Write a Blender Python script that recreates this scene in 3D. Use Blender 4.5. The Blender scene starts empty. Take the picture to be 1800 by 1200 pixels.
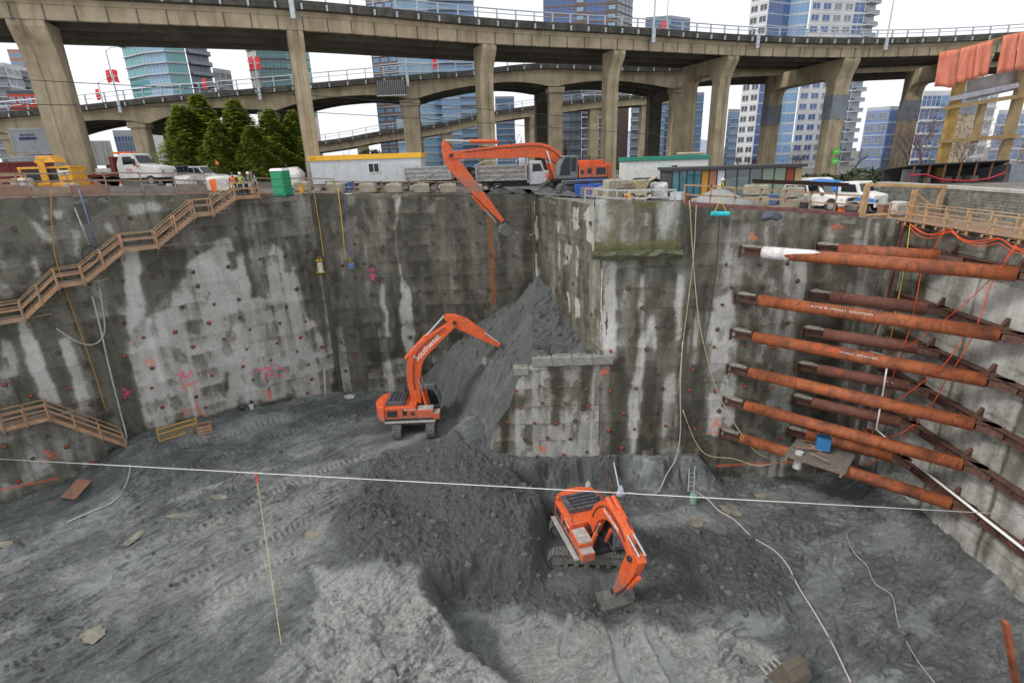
import bpy, math, random
import numpy as np
from mathutils import Vector, Matrix
random.seed(7); rng = np.random.default_rng(7)
SC = bpy.context.scene
COL = SC.collection
# ---------------------------------------------------------------- camera
FPX, PITCH, ROLL = 924.0, math.radians(19.125), math.radians(-1.92)
_c, _s = math.cos(PITCH), math.sin(PITCH)
_cr, _sr = math.cos(ROLL), math.sin(ROLL)
CM = np.array([[_cr, _sr, 0], [-_sr, _cr, 0], [0, 0, 1]]) @ np.array([[1, 0, 0], [0, _s, _c], [0, _c, -_s]])
cd = bpy.data.cameras.new('camera'); cam = bpy.data.objects.new('camera', cd); COL.objects.link(cam)
cd.sensor_width = 36; cd.lens = 36 * FPX / 1800; cd.clip_start = 0.1; cd.clip_end = 6000
cam.matrix_world = Matrix(((CM[0][0], CM[1][0], -CM[2][0], 0), (CM[0][1], CM[1][1], -CM[2][1], 0), (CM[0][2], CM[1][2], -CM[2][2], 0), (0, 0, 0, 1)))
SC.camera = cam
# ---------------------------------------------------------------- overcast sky, weak soft sun, exposure
W = bpy.data.worlds.new('World'); SC.world = W; W.use_nodes = True
_nt = W.node_tree; _bg = _nt.nodes['Background']
_sky = _nt.nodes.new('ShaderNodeTexSky'); _sky.sky_type = 'NISHITA'; _sky.sun_disc = False
_sky.sun_elevation = math.radians(44); _sky.sun_rotation = math.radians(248); _sky.dust_density = 6; _sky.air_density = 1.2
_hsv = _nt.nodes.new('ShaderNodeHueSaturation'); _hsv.inputs['Saturation'].default_value = 0.22
_mix = _nt.nodes.new('ShaderNodeMix'); _mix.data_type = 'RGBA'; _mix.inputs[0].default_value = 0.8
_mix.inputs[7].default_value = (9.0, 9.2, 9.5, 1)      # the cloud layer, even all over
_nt.links.new(_sky.outputs[0], _hsv.inputs['Color']); _nt.links.new(_hsv.outputs[0], _mix.inputs[6])
_nt.links.new(_mix.outputs[2], _bg.inputs['Color']); _bg.inputs['Strength'].default_value = 0.105
sd = bpy.data.lights.new('sun', 'SUN'); sun = bpy.data.objects.new('sun', sd); COL.objects.link(sun)
sd.energy = 1.5; sd.angle = math.radians(11); sd.color = (1, .96, .9)
sun.rotation_euler = (math.radians(46), 0, math.radians(-68))
SC.view_settings.view_transform = 'Standard'; SC.view_settings.look = 'None'
SC.view_settings.exposure = 0.38; SC.view_settings.gamma = 1.0
SC.cycles.max_bounces = 5; SC.cycles.diffuse_bounces = 3; SC.cycles.glossy_bounces = 2; SC.cycles.transmission_bounces = 3
SC.cycles.use_denoising = True; SC.cycles.use_adaptive_sampling = True; SC.cycles.adaptive_threshold = 0.02
# ---------------------------------------------------------------- pixel -> world helpers (photo is 1800 x 1200)
def ray(x, y): return CM.T @ np.array([x - 900.0, 600.0 - y, FPX])
def aY(x, y, Y): d = ray(x, y); return Vector(d * (Y / d[1]))
def aZ(x, y, Z): d = ray(x, y); return Vector(d * (Z / d[2]))
def aX(x, y, X): d = ray(x, y); return Vector(d * (X / d[0]))
def aP(x, y, p, n):
    d = ray(x, y); return Vector(d * (np.dot(n, p) / np.dot(n, d)))
def aV(x, y, A, B):
    n = np.array([-(B[1] - A[1]), B[0] - A[0], 0.0]); return aP(x, y, np.array([A[0], A[1], 0.0]), n)
# ---------------------------------------------------------------- mesh builder
V3 = Vector
class MB:
    def __init__(s): s.v = []; s.f = []; s.mi = []; s.cur = 0
    def add(s, vs, fs):
        o = len(s.v); s.v += [tuple(v) for v in vs]
        for f in fs: s.f.append(tuple(i + o for i in f)); s.mi.append(s.cur)
        return s
    def hexa(s, p):   # 8 corners: bottom 4 ccw, top 4 ccw
        return s.add(p, [(3, 2, 1, 0), (4, 5, 6, 7), (0, 1, 5, 4), (1, 2, 6, 5), (2, 3, 7, 6), (3, 0, 4, 7)])
    def bx(s, x0, x1, y0, y1, z0, z1):
        return s.hexa([(x0, y0, z0), (x1, y0, z0), (x1, y1, z0), (x0, y1, z0), (x0, y0, z1), (x1, y0, z1), (x1, y1, z1), (x0, y1, z1)])
    def beam(s, a, b, w, h, up=(0, 0, 1), w2=None, h2=None):
        a, b = V3(a), V3(b); d = (b - a).normalized(); up = V3(up)
        if abs(d.dot(up)) > .98: up = V3((0, 1, 0))
        sd = d.cross(up).normalized(); u = sd.cross(d)
        w2 = w if w2 is None else w2; h2 = h if h2 is None else h2
        def r(p, w, h): return [p - sd * w / 2 - u * h / 2, p + sd * w / 2 - u * h / 2, p + sd * w / 2 + u * h / 2, p - sd * w / 2 + u * h / 2]
        q = r(a, w, h) + r(b, w2, h2)
        return s.add(q, [(0, 1, 2, 3), (7, 6, 5, 4), (0, 4, 5, 1), (1, 5, 6, 2), (2, 6, 7, 3), (3, 7, 4, 0)])
    def cyl(s, a, b, r, r2=None, n=10, cap=True):
        return s.tube([a, b], r if r2 is None else [r, r2], n, cap)
    def tube(s, pts, r, n=6, cap=True):
        P = [V3(p) for p in pts]; m = len(P); rs = r if isinstance(r, (list, tuple)) else [r] * m
        vs = []; prev = None
        for i in range(m):
            t = (P[min(i + 1, m - 1)] - P[max(i - 1, 0)]).normalized()
            if prev is None:
                q = V3((0, 0, 1)) if abs(t.z) < .9 else V3((1, 0, 0)); u = t.cross(q).normalized()
            else:
                u = (prev - t * prev.dot(t)); u = u.normalized() if u.length > 1e-6 else t.orthogonal().normalized()
            prev = u; w = t.cross(u)
            for k in range(n):
                a = 2 * math.pi * k / n; vs.append(P[i] + (u * math.cos(a) + w * math.sin(a)) * rs[i])
        fs = [(i * n + k, i * n + (k + 1) % n, (i + 1) * n + (k + 1) % n, (i + 1) * n + k) for i in range(m - 1) for k in range(n)]
        if cap: fs += [tuple(range(n - 1, -1, -1)), tuple((m - 1) * n + k for k in range(n))]
        return s.add(vs, fs)
    def prism(s, poly, o, U, Vv, t, Wv=None):   # polygon in the (U,V) frame at o, extruded by t along Wv, centred
        o, U, Vv = V3(o), V3(U), V3(Vv); Wv = V3(Wv) if Wv else U.cross(Vv).normalized(); n = len(poly)
        a = [o + U * p[0] + Vv * p[1] - Wv * t / 2 for p in poly]; b = [o + U * p[0] + Vv * p[1] + Wv * t / 2 for p in poly]
        return s.add(a + b, [tuple(range(n - 1, -1, -1)), tuple(range(n, 2 * n))] + [(i, (i + 1) % n, n + (i + 1) % n, n + i) for i in range(n)])
    def loft(s, rings, cap=True):
        n = len(rings[0]); m = len(rings); vs = [p for r in rings for p in r]
        fs = [(i * n + k, i * n + (k + 1) % n, (i + 1) * n + (k + 1) % n, (i + 1) * n + k) for i in range(m - 1) for k in range(n)]
        if cap: fs += [tuple(range(n - 1, -1, -1)), tuple((m - 1) * n + k for k in range(n))]
        return s.add(vs, fs)
    def build(s, name, mat, parent=None, smooth=False, bevel=0, seg=1):
        me = bpy.data.meshes.new(name); me.from_pydata(s.v, [], s.f)
        for m in (mat if isinstance(mat, (list, tuple)) else [mat]): me.materials.append(m)
        if any(s.mi): me.polygons.foreach_set('material_index', s.mi)
        if smooth: me.polygons.foreach_set('use_smooth', [True] * len(s.f))
        me.update(); o = bpy.data.objects.new(name, me); COL.objects.link(o)
        if parent is not None: o.parent = parent
        if bevel:
            b = o.modifiers.new('bevel', 'BEVEL'); b.width = bevel; b.segments = seg; b.limit_method = 'ANGLE'; b.angle_limit = math.radians(35)
        return o
def tag(o, label, cat, group=None):
    o['label'] = label; o['category'] = cat
    if group: o['group'] = group
    return o
def kind(o, k): o['kind'] = k; return o
def thing(name, label, cat, loc=(0, 0, 0), rz=0, group=None):
    o = bpy.data.objects.new(name, None); COL.objects.link(o); o.location = loc; o.rotation_euler = (0, 0, rz)
    o.empty_display_size = .2
    return tag(o, label, cat, group)
def kids(o): return [c for c in bpy.data.objects if c.parent == o]
def copytree(o, parent=None, _idx=None):
    if _idx is None:
        _idx = {}
        for c in bpy.data.objects: _idx.setdefault(c.parent, []).append(c)
    c = o.copy(); COL.objects.link(c)
    if parent is not None: c.parent = parent
    for ch in _idx.get(o, []): copytree(ch, c, _idx)
    return c
def share(name, src, parent, loc=(0, 0, 0), rot=None, sc=None):
    o = bpy.data.objects.new(name, src); COL.objects.link(o); o.parent = parent; o.location = loc
    if rot is not None: o.rotation_euler = rot
    if sc is not None: o.scale = sc
    return o
def mesh_of(mb, name, mat):
    me = bpy.data.meshes.new(name); me.from_pydata(mb.v, [], mb.f)
    for m in (mat if isinstance(mat, (list, tuple)) else [mat]): me.materials.append(m)
    if any(mb.mi): me.polygons.foreach_set('material_index', mb.mi)
    me.update(); return me
# ---------------------------------------------------------------- materials
class NT:
    def __init__(s, name):
        s.m = bpy.data.materials.new(name); s.m.use_nodes = True; s.t = s.m.node_tree
        s.b = s.t.nodes['Principled BSDF']; s.n = s.t.nodes; s.l = s.t.links
    def node(s, typ, **kw):
        n = s.n.new(typ)
        for k, v in kw.items(): setattr(n, k, v)
        return n
    def noise(s, vec, scale, detail=4, rough=.6, dist=0):
        n = s.node('ShaderNodeTexNoise'); n.inputs['Scale'].default_value = scale; n.inputs['Detail'].default_value = detail
        n.inputs['Roughness'].default_value = rough; n.inputs['Distortion'].default_value = dist
        if vec is not None: s.l.new(vec, n.inputs['Vector'])
        return n.outputs['Fac']
    def ramp(s, fac, stops):
        n = s.node('ShaderNodeValToRGB'); e = n.color_ramp.elements
        while len(e) < len(stops): e.new(.5)
        for el, (p, c) in zip(e, stops): el.position = p; el.color = (c, c, c, 1) if isinstance(c, (int, float)) else (*c, 1)
        s.l.new(fac, n.inputs[0]); return n.outputs[0]
    def mix(s, fac, a, b, mode='MIX'):
        n = s.node('ShaderNodeMix', data_type='RGBA', blend_type=mode)
        for sock, v in ((0, fac), (6, a), (7, b)):
            if hasattr(v, 'is_output') or isinstance(v, bpy.types.NodeSocket): s.l.new(v, n.inputs[sock])
            elif sock == 0: n.inputs[0].default_value = v
            else: n.inputs[sock].default_value = (*v, 1)
        return n.outputs[2]
    def math(s, op, a, b=0.0, clamp=False):
        n = s.node('ShaderNodeMath', operation=op); n.use_clamp = clamp
        for i, v in enumerate((a, b)):
            if isinstance(v, bpy.types.NodeSocket): s.l.new(v, n.inputs[i])
            else: n.inputs[i].default_value = v
        return n.outputs[0]
    def mapping(s, vec, sc=(1, 1, 1), rot=(0, 0, 0)):
        n = s.node('ShaderNodeMapping'); n.inputs['Scale'].default_value = sc; n.inputs['Rotation'].default_value = rot; s.l.new(vec, n.inputs['Vector']); return n.outputs[0]
    def obj(s): return s.node('ShaderNodeTexCoord').outputs['Object']
    def pos(s): return s.node('ShaderNodeNewGeometry').outputs['Position']
    def attr(s, name): return s.node('ShaderNodeAttribute', attribute_name=name)
    def bump(s, h, strength=.3, dist=.05):
        n = s.node('ShaderNodeBump'); n.inputs['Strength'].default_value = strength; n.inputs['Distance'].default_value = dist
        s.l.new(h, n.inputs['Height']); s.l.new(n.outputs[0], s.b.inputs['Normal']); return n
    def set(s, col=None, rough=None, metal=None, spec=None):
        for k, v in (('Base Color', col), ('Roughness', rough), ('Metallic', metal), ('Specular IOR Level', spec)):
            if v is None: continue
            if isinstance(v, bpy.types.NodeSocket): s.l.new(v, s.b.inputs[k])
            else: s.b.inputs[k].default_value = (*v, 1) if isinstance(v, tuple) else v
        return s.m
_MC = {}
def mat(name, col, rough=.6, metal=0, var=.25, scale=3.0, dirt=None, dfac=.35, bump=0, bscale=20, coord='obj', stretch=(1, 1, 1), spec=None):
    if name in _MC: return _MC[name]
    t = NT(name); v = t.mapping(t.pos() if coord == 'pos' else t.obj(), stretch)
    a = t.noise(v, scale, 5, .65)
    lo = tuple(c * (1 - var) for c in col); hi = tuple(min(1, c * (1 + var)) for c in col)
    c = t.ramp(a, [(.3, lo), (.7, hi)])
    if dirt:
        d = t.ramp(t.noise(v, scale * 2.3, 6, .7), [(.62 - dfac * .5, 0.0), (.72 - dfac * .3, 1.0)])
        c = t.mix(t.math('MULTIPLY', d, .75), c, dirt)
    r = t.ramp(t.noise(v, scale * 4, 4), [(.3, max(.05, rough - .12)), (.7, min(1, rough + .12))])
    t.set(c, r, metal, spec)
    if bump: t.bump(t.noise(v, bscale, 5, .6), bump, .03)
    _MC[name] = t.m; return t.m
def glass(name, col, rough=.08, spec=.8):
    if name in _MC: return _MC[name]
    t = NT(name); t.set(t.mix(t.noise(t.obj(), .6, 2), tuple(c * .7 for c in col), col), rough, 0, spec); _MC[name] = t.m; return t.m
# ---------------------------------------------------------------- numpy noise
def _vn(x, y, seed):
    xi = np.floor(x).astype(np.int64); yi = np.floor(y).astype(np.int64); fx = x - xi; fy = y - yi
    fx = fx * fx * (3 - 2 * fx); fy = fy * fy * (3 - 2 * fy)
    def h(a, b):
        n = (a * 374761393 + b * 668265263 + seed * 974711) & 0x7fffffff
        n = ((n ^ (n >> 13)) * 1274126177) & 0x7fffffff
        return ((n ^ (n >> 16)) & 0xffff) / 65535.0
    return (h(xi, yi) * (1 - fx) + h(xi + 1, yi) * fx) * (1 - fy) + (h(xi, yi + 1) * (1 - fx) + h(xi + 1, yi + 1) * fx) * fy
def fbm(x, y, sc, oct=4, seed=1, gain=.5):
    s = np.zeros_like(x); a = 1.0; t = 0
    for o in range(oct): s += a * _vn(x * sc + 17.3 * o, y * sc - 9.1 * o, seed + o * 13); t += a; a *= gain; sc *= 2.03
    return s / t - .5
def worley(x, y, cell, seed=3):     # distance to nearest jittered point, and that point's random value
    gx = np.floor(x / cell).astype(np.int64); gy = np.floor(y / cell).astype(np.int64)
    best = np.full(x.shape, 9e9); val = np.zeros_like(x)
    for i in (-1, 0, 1):
        for j in (-1, 0, 1):
            a, b = gx + i, gy + j
            def h(k):
                n = (a * 73856093 ^ b * 19349663 ^ (seed + k) * 83492791) & 0x7fffffff
                n = ((n ^ (n >> 13)) * 1274126177) & 0x7fffffff; return ((n ^ (n >> 15)) & 0xffff) / 65535.0
            d = np.hypot((a + h(1)) * cell - x, (b + h(2)) * cell - y); m = d < best
            best = np.where(m, d, best); val = np.where(m, h(3), val)
    return best / cell, val
def cells(x, y, cell, seed=3):   # F1, F2-F1 and per-cell randoms with the offset from the cell's point: angular lumps
    gx = np.floor(x / cell).astype(np.int64); gy = np.floor(y / cell).astype(np.int64)
    b1 = np.full(x.shape, 9e9); b2 = b1.copy(); R1 = np.zeros_like(x); R2 = R1.copy(); R3 = R1.copy(); DX = R1.copy(); DY = R1.copy()
    for i in (-1, 0, 1):
        for j in (-1, 0, 1):
            a, b = gx + i, gy + j
            def h(k):
                n = (a * 73856093 ^ b * 19349663 ^ (seed + k) * 83492791) & 0x7fffffff
                n = ((n ^ (n >> 13)) * 1274126177) & 0x7fffffff; return ((n ^ (n >> 15)) & 0xffff) / 65535.0
            dx, dy = x - (a + h(1)) * cell, y - (b + h(2)) * cell; d = np.hypot(dx, dy); m = d < b1
            b2 = np.where(m, b1, np.minimum(b2, d)); b1 = np.where(m, d, b1)
            R1 = np.where(m, h(3), R1); R2 = np.where(m, h(4), R2); R3 = np.where(m, h(5), R3); DX = np.where(m, dx, DX); DY = np.where(m, dy, DY)
    return b1 / cell, (b2 - b1) / cell, R1, ((R2 - .5) * DX + (R3 - .5) * DY) / cell
def sstep(a, b, x): t = np.clip((x - a) / (b - a), 0, 1); return t * t * (3 - 2 * t)
def inpoly(x, y, poly):
    r = np.zeros(x.shape, bool); n = len(poly)
    for i in range(n):
        x1, y1 = poly[i][:2]; x2, y2 = poly[(i + 1) % n][:2]
        if y1 == y2: continue
        c = ((y1 > y) != (y2 > y)) & (x < (x2 - x1) * (y - y1) / (y2 - y1) + x1); r ^= c
    return r
def gridmesh(name, P, attrs, m, parent=None, keep=None):   # P: (ny,nx,3)
    ny, nx = P.shape[:2]; idx = np.arange(ny * nx).reshape(ny, nx)
    q = np.stack([idx[:-1, :-1], idx[:-1, 1:], idx[1:, 1:], idx[1:, :-1]], -1).reshape(-1, 4)
    if keep is not None: q = q[keep.reshape(-1)]
    me = bpy.data.meshes.new(name); me.vertices.add(ny * nx); me.vertices.foreach_set('co', P.reshape(-1).astype(np.float32))
    me.loops.add(q.size); me.loops.foreach_set('vertex_index', q.reshape(-1).astype(np.int32)); me.polygons.add(len(q))
    me.polygons.foreach_set('loop_start', np.arange(0, q.size, 4, dtype=np.int32))
    me.polygons.foreach_set('use_smooth', np.ones(len(q), bool))
    me.update(calc_edges=True)
    for k, a in attrs.items():
        at = me.attributes.new(k, 'FLOAT', 'POINT'); at.data.foreach_set('value', a.reshape(-1).astype(np.float32))
    me.materials.append(m); o = bpy.data.objects.new(name, me); COL.objects.link(o)
    if parent is not None: o.parent = parent
    return o
# ================================================================ PIT FLOOR
WA, WB, WC, WD, WE = (-47.0, 25.55), (-18.2, 50.9), (2.5, 51.5), (6.6, 37.0), (27.9, 37.0)
ZL, ZR, ZS = -22.9, -25.0, -22.87
def zyard(x):
    return np.interp(x, [-80, -47, -38, -30, -17, 2, 12, 20, 27.9, 60], [-.4, -.8, -1.3, -1.6, -2.5, -3.2, -3.4, -4.1, -4.93, -5.3])
def xy(pts, z): return [tuple(aZ(a, b, z)[:2]) for a, b in pts]
def segdist(x, y, poly, closed=True):
    d = np.full(x.shape, 1e9); n = len(poly)
    for i in range(n if closed else n - 1):
        (x1, y1), (x2, y2) = poly[i][:2], poly[(i + 1) % n][:2]; dx, dy = x2 - x1, y2 - y1; L = dx * dx + dy * dy + 1e-9
        t = np.clip(((x - x1) * dx + (y - y1) * dy) / L, 0, 1); d = np.minimum(d, np.hypot(x - x1 - t * dx, y - y1 - t * dy))
    return d
def sdist(x, y, poly): d = segdist(x, y, poly); return np.where(inpoly(x, y, poly), d, -d)
def rbf(x, y, cps):
    P = np.array([[*aZ(a, b, z)[:2], z] for a, b, z in cps]); r = np.hypot(P[:, None, 0] - P[None, :, 0], P[:, None, 1] - P[None, :, 1])
    K = -r + np.eye(len(P)) * -.6; w = np.linalg.solve(K, P[:, 2] - P[:, 2].mean()); out = np.full(x.shape, P[:, 2].mean())
    for (a, b, _), k in zip(P, w): out += -k * np.hypot(x - a, y - b)
    return out
CPL = [(0, 900, -23), (0, 1050, -22.9), (0, 1200, -22.9), (200, 1000, -22.9), (400, 950, -22.8), (300, 1200, -22.9), (600, 1200, -22.8), (750, 1200, -22.9), (600, 1050, -22.6), (720, 1040, -22.7),
       (450, 850, -22.4), (600, 800, -22.6), (250, 900, -22.7), (120, 900, -22.9), (230, 780, -20.9), (340, 748, -20.9), (440, 722, -21.2), (590, 698, -22.6), (300, 820, -21.8), (420, 780, -22.0),
       (700, 765, -22.9), (775, 755, -22.9), (650, 800, -22.9), (700, 850, -22.7), (800, 870, -23), (650, 930, -22.2), (800, 950, -22.7), (900, 930, -23.0), (560, 920, -22.5), (850, 820, -22.9), (140, 815, -22.6), (90, 850, -22.9), (800, 985, -22.6), (900, 965, -22.7)]
DEEP = [(738, 1012), (800, 1004), (870, 990), (930, 976), (962, 930), (940, 880), (880, 835), (850, 812)]
def terrain(x, y):
    w = np.clip(fbm(x, y, .35, 4, 5), -1, 1)
    zl = rbf(x, y, CPL)
    zr = ZR + 1.1 * sstep(23.5, 28, x) ** 1.5 - .35 * sstep(30, 37, y) * sstep(12, 22, x) + .25 * fbm(x, y, .12, 3, 9) * 2
    dp = xy(DEEP, -23.6) + [(-1.5, 40), (40, 40), (40, 5), (-3.5, 5)] + xy([(905, 1230), (850, 1175), (805, 1135), (772, 1090), (744, 1042)], -23.6)
    sd = sdist(x, y, dp) + w * 1.1 + fbm(x, y, 1.6, 3, 21) * .5
    z = zl + (zr - zl) * sstep(-.25, 1.35, sd)
    # cut earth face left below the shotcrete of the middle wall
    face = sstep(35.3, 36.6, y + fbm(x, y, .8, 3, 31) * 1.6) * sstep(-3.2, -1.6, x) * (1 - sstep(14, 17, x))
    z = np.maximum(z, z * (1 - face) + face * (ZS + .02))
    # berm heaped into the corner, cut off in front by its own shotcrete face
    core = [(1.5, 37.2), (7.0, 37.2), (6.6, 38), (2.6, 50.5), (1.9, 47)]
    dd = np.maximum(0, -sdist(x, y, core)); top = -14.25 + 2.9 * sstep(38.5, 50, y) + .5 * w
    k = 2.35 - 1.0 * sstep(37, 43.5, y) - .45 * sstep(44, 50, y)
    bm = top - k * dd * (1 - .08 * np.minimum(dd, 6) / 6) + .8 * fbm(x, y, .5, 3, 41) + 2.6 * fbm(x, y, .2, 3, 42)
    bm = np.where((y < 37.05) & (x > -2.6), -99, bm); bm = np.where(y < 37.05, bm - 2.0 * (37.05 - y), bm)
    berm = sstep(-.2, .6, bm - z); z = np.maximum(z, bm)
    for a, b, h, r in [(835, 795, 1.9, 3.0), (815, 812, .9, 2.6), (880, 770, 1.6, 2.0), (760, 850, .6, 2.6), (850, 880, .9, 2.6), (790, 905, .7, 2.6), (690, 985, .5, 2.0), (870, 925, .4, 2.0), (1290, 985, .55, 2.4), (1190, 1040, .45, 2.0), (1330, 1040, .4, 1.8), (1130, 1010, .3, 1.6), (640, 950, .5, 1.8)]:
        p = aZ(a, b, -23.8); z = z + h * np.exp(-((x - p.x) ** 2 + (y - p.y) ** 2) / r ** 2)
    return z, berm, sd
def mask(x, y, px, z, soft=.5, rag=1.3, seed=50):
    return sstep(-soft, soft, sdist(x, y, xy(px, z)) + rag * 1.6 * fbm(x, y, .55, 4, seed))
nx, ny = 1150, 740
# rows bunch towards the camera so that every face covers about as many pixels
gy = 14.5 + (52.5 - 14.5) * (np.linspace(0, 1, ny) ** 1.25); gx = np.linspace(-40, 29.8, nx)
GX, GY = np.meshgrid(gx, gy)
ins = inpoly(GX, GY, [(-60, 5), (-60, 13.9), WA, (WB[0] - .35, WB[1] + .3), (WC[0] + .3, WC[1] + .3), (WD[0] + .4, WD[1] + .3), (WE[0] + .3, WE[1] + .3), (28.2, 5)])
keep = ins[:-1, :-1] | ins[1:, :-1] | ins[:-1, 1:] | ins[1:, 1:]
sel = np.zeros_like(ins); sel[:-1, :-1] |= keep; sel[1:, :-1] |= keep; sel[:-1, 1:] |= keep; sel[1:, 1:] |= keep
# what the camera could never see from near its place (behind it, far to the left) stays out
X, Yg = GX[sel], GY[sel]
Z, berm, sd = terrain(X, Yg)
crumb = np.maximum.reduce([
    mask(X, Yg, [(600, 900), (640, 850), (680, 790), (760, 790), (850, 812), (900, 835), (960, 850), (985, 880), (970, 960), (985, 1005), (930, 1015), (800, 1035), (740, 1000), (620, 1000), (590, 950)], -23),
    mask(X, Yg, [(960, 990), (1100, 990), (1130, 940), (1200, 930), (1290, 930), (1390, 1010), (1380, 1075), (1250, 1085), (1180, 1105), (1080, 1070), (1000, 1095), (930, 1060), (900, 1040)], -24.8, seed=52),
    mask(X, Yg, [(860, 815), (1090, 815), (1150, 870), (1060, 880), (960, 900), (880, 860)], -24, seed=53) * .7, .68 * berm,
    mask(X, Yg, [(780, 1000), (950, 975), (960, 1040), (860, 1065), (790, 1100), (750, 1040)], -24, seed=54) * .5,
    mask(X, Yg, [(1080, 930), (1300, 870), (1420, 900), (1400, 1000), (1300, 1000), (1150, 960)], -25, seed=55) * .45])
pale = np.maximum.reduce([
    mask(X, Yg, [(540, 1000), (735, 1004), (840, 1170), (900, 1250), (520, 1250), (560, 1100)], -22.8, .3, .9, 61),
    mask(X, Yg, [(860, 1075), (980, 1062), (1080, 1090), (1160, 1110), (1330, 1110), (1440, 1250), (930, 1250)], -24.9, .5, 1.5, 62) * .8,
    mask(X, Yg, [(100, 1000), (420, 900), (600, 850), (620, 900), (540, 1000), (250, 1080)], -22.8, 1, 3.0, 63) * .5,
    mask(X, Yg, [(1100, 905), (1220, 890), (1240, 920), (1110, 930)], -25, .4, .5, 64) * .8,
    mask(X, Yg, [(330, 1010), (480, 960), (520, 1020), (380, 1080)], -22.8, .8, 1.5, 66) * .7])
ca, cb = aZ(100, 1020, -22.9), aZ(620, 800, -22.9); dr = math.atan2(cb.y - ca.y, cb.x - ca.x)
u = X * math.cos(dr) + Yg * math.sin(dr); v = -X * math.sin(dr) + Yg * math.cos(dr)
left = 1 - sstep(-1, .5, sd); ok = 1 - crumb
def ledge(n, k, amp, edge=.72): q = n * k; f = np.floor(q); return amp * (f + sstep(edge, 1, q - f)) / k     # scraped clay: flats with sharp little scarps
ua, va = u + 1.2 * fbm(X, Yg, .3, 3, 70), v + 1.0 * fbm(X, Yg, .35, 3, 69)
nL = fbm(ua * .22, va, .8, 5, 71); fL = nL * 9 - np.floor(nL * 9); rough = left * ok * sstep(.52, .7, fL) * sstep(-.12, .06, fbm(X, Yg, .22, 4, 59))
Z += left * ok * (ledge(nL, 9, 1.1) + .12 * fbm(u * .3, v, 4, 3, 72) + .16 * fbm(X, Yg, 1.3, 4, 68))
wheel_ = np.abs(((va + 2.2) % 7.3) - 3.6); Z -= left * ok * .16 * np.exp(-((wheel_ - 1.2) / .3) ** 2) * sstep(-.1, .15, fbm(ua * .2, va, .5, 2, 67)) * (1 + .5 * np.sin(ua * 14))
dr2 = math.radians(28); u2 = X * math.cos(dr2) + Yg * math.sin(dr2); v2 = -X * math.sin(dr2) + Yg * math.cos(dr2)
u3, v3 = u2 + 1.4 * fbm(X, Yg, .3, 3, 66), v2 + 1.6 * fbm(X, Yg, .28, 3, 65)
nR = fbm(u3 * .35, v3, .7, 5, 73); fR = nR * 8 - np.floor(nR * 8); rough = np.maximum(rough, (1 - left) * ok * sstep(.55, .72, fR) * sstep(-.05, .1, fbm(X, Yg, .25, 4, 48)))
Z += rough * (.16 * np.abs(fbm(X, Yg, 2.5, 4, 47)) * 2 + .05)
Z += (1 - left) * ok * (ledge(nR, 8, .8) + .10 * np.abs(np.sin(v3 * 4.6)) * sstep(0, .15, fbm(X, Yg, .25, 2, 75)) + .14 * fbm(X, Yg, 1.6, 4, 79))
# the berm is scored by the bucket from its top down to the left, and slumped
uu = X * .75 + Yg * .45; vv = -X * .45 + Yg * .75; u4, v4 = uu + fbm(X, Yg, .4, 3, 64), vv + 1.1 * fbm(X, Yg, .4, 3, 63)
Z += berm * (ledge(fbm(u4 * .25, v4, .8, 4, 76), 7, 1.3) + .34 * fbm(uu * .22, vv, 1.8, 5, 77, .6) + .5 * fbm(X, Yg, .35, 3, 62))
# angular clods of four sizes
wob = .5 * fbm(X, Yg, 1.5, 4, 78); wo2 = .5 * fbm(X + 50, Yg, 1.5, 4, 78); big = sstep(.0, .22, fbm(X, Yg, .22, 3, 61))
for cell, amp, sd_, th, gate in ((1.9, .5, 80, .45, big), (1.0, .36, 81, .4, .35 + .65 * big), (.55, .2, 82, .35, .4 + .6 * big), (.3, .12, 83, .3, 1.0)):
    f1, f21, r1, tilt = cells(X + wob, Yg + wo2, cell, sd_)
    Z += crumb * gate * amp * sstep(.02, .3, f21) * np.clip(r1 - th, 0, 1) ** .7 * (1 + 1.5 * tilt)
    if cell < .6: Z += ok * .35 * amp * sstep(.02, .3, f21) * np.clip(r1 - .8, 0, 1) * 4 * sstep(.05, .25, fbm(X, Yg, .4, 3, 60))
Z += crumb * (.8 * np.abs(fbm(X, Yg, .8, 5, 58, .6)) + .55 * fbm(X, Yg, .45, 4, 57) + .25 * fbm(X, Yg, 3, 4, 56, .65))
ps = mask(X, Yg, [(560, 1030), (735, 1012), (835, 1170), (895, 1250), (515, 1250), (545, 1100)], -22.8, .3, .9, 61)
f1, f21, r1, tilt = cells(X + .9 * fbm(X, Yg, .8, 4, 91), (Yg + .9 * fbm(X, Yg, .8, 4, 92)) * .62, 1.5, 84)
gate = sstep(-.05, .12, fbm(X, Yg, .3, 3, 93)); Z += ps * (-.26 * (1 - sstep(0, .06, f21 + .35 * np.abs(fbm(X, Yg, 1.7, 3, 90)))) * gate + .22 * (r1 - .5) * gate + .4 * tilt * gate + ledge(fbm(X, Yg, .7, 6, 95, .6), 10, .9) + .2 * fbm(X, Yg, 2.2, 4, 89))
Z += ok * .05 * fbm(X, Yg, 6, 3, 94)
crumb = np.maximum(crumb, .7 * rough * sstep(-.15, .2, fbm(X, Yg, 1.1, 4, 40)))
pale = np.clip(pale * (1 + 1.5 * fbm(X, Yg, .6, 5, 96)) - .2 * sstep(.05, .3, fbm(X, Yg, .35, 4, 97)), 0, 1)
pale = np.maximum(pale, ok * .55 * sstep(.06, .2, fbm(ua * .3, va, .55, 5, 98)) * left); 
slick_sheen = 0 * X
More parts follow.
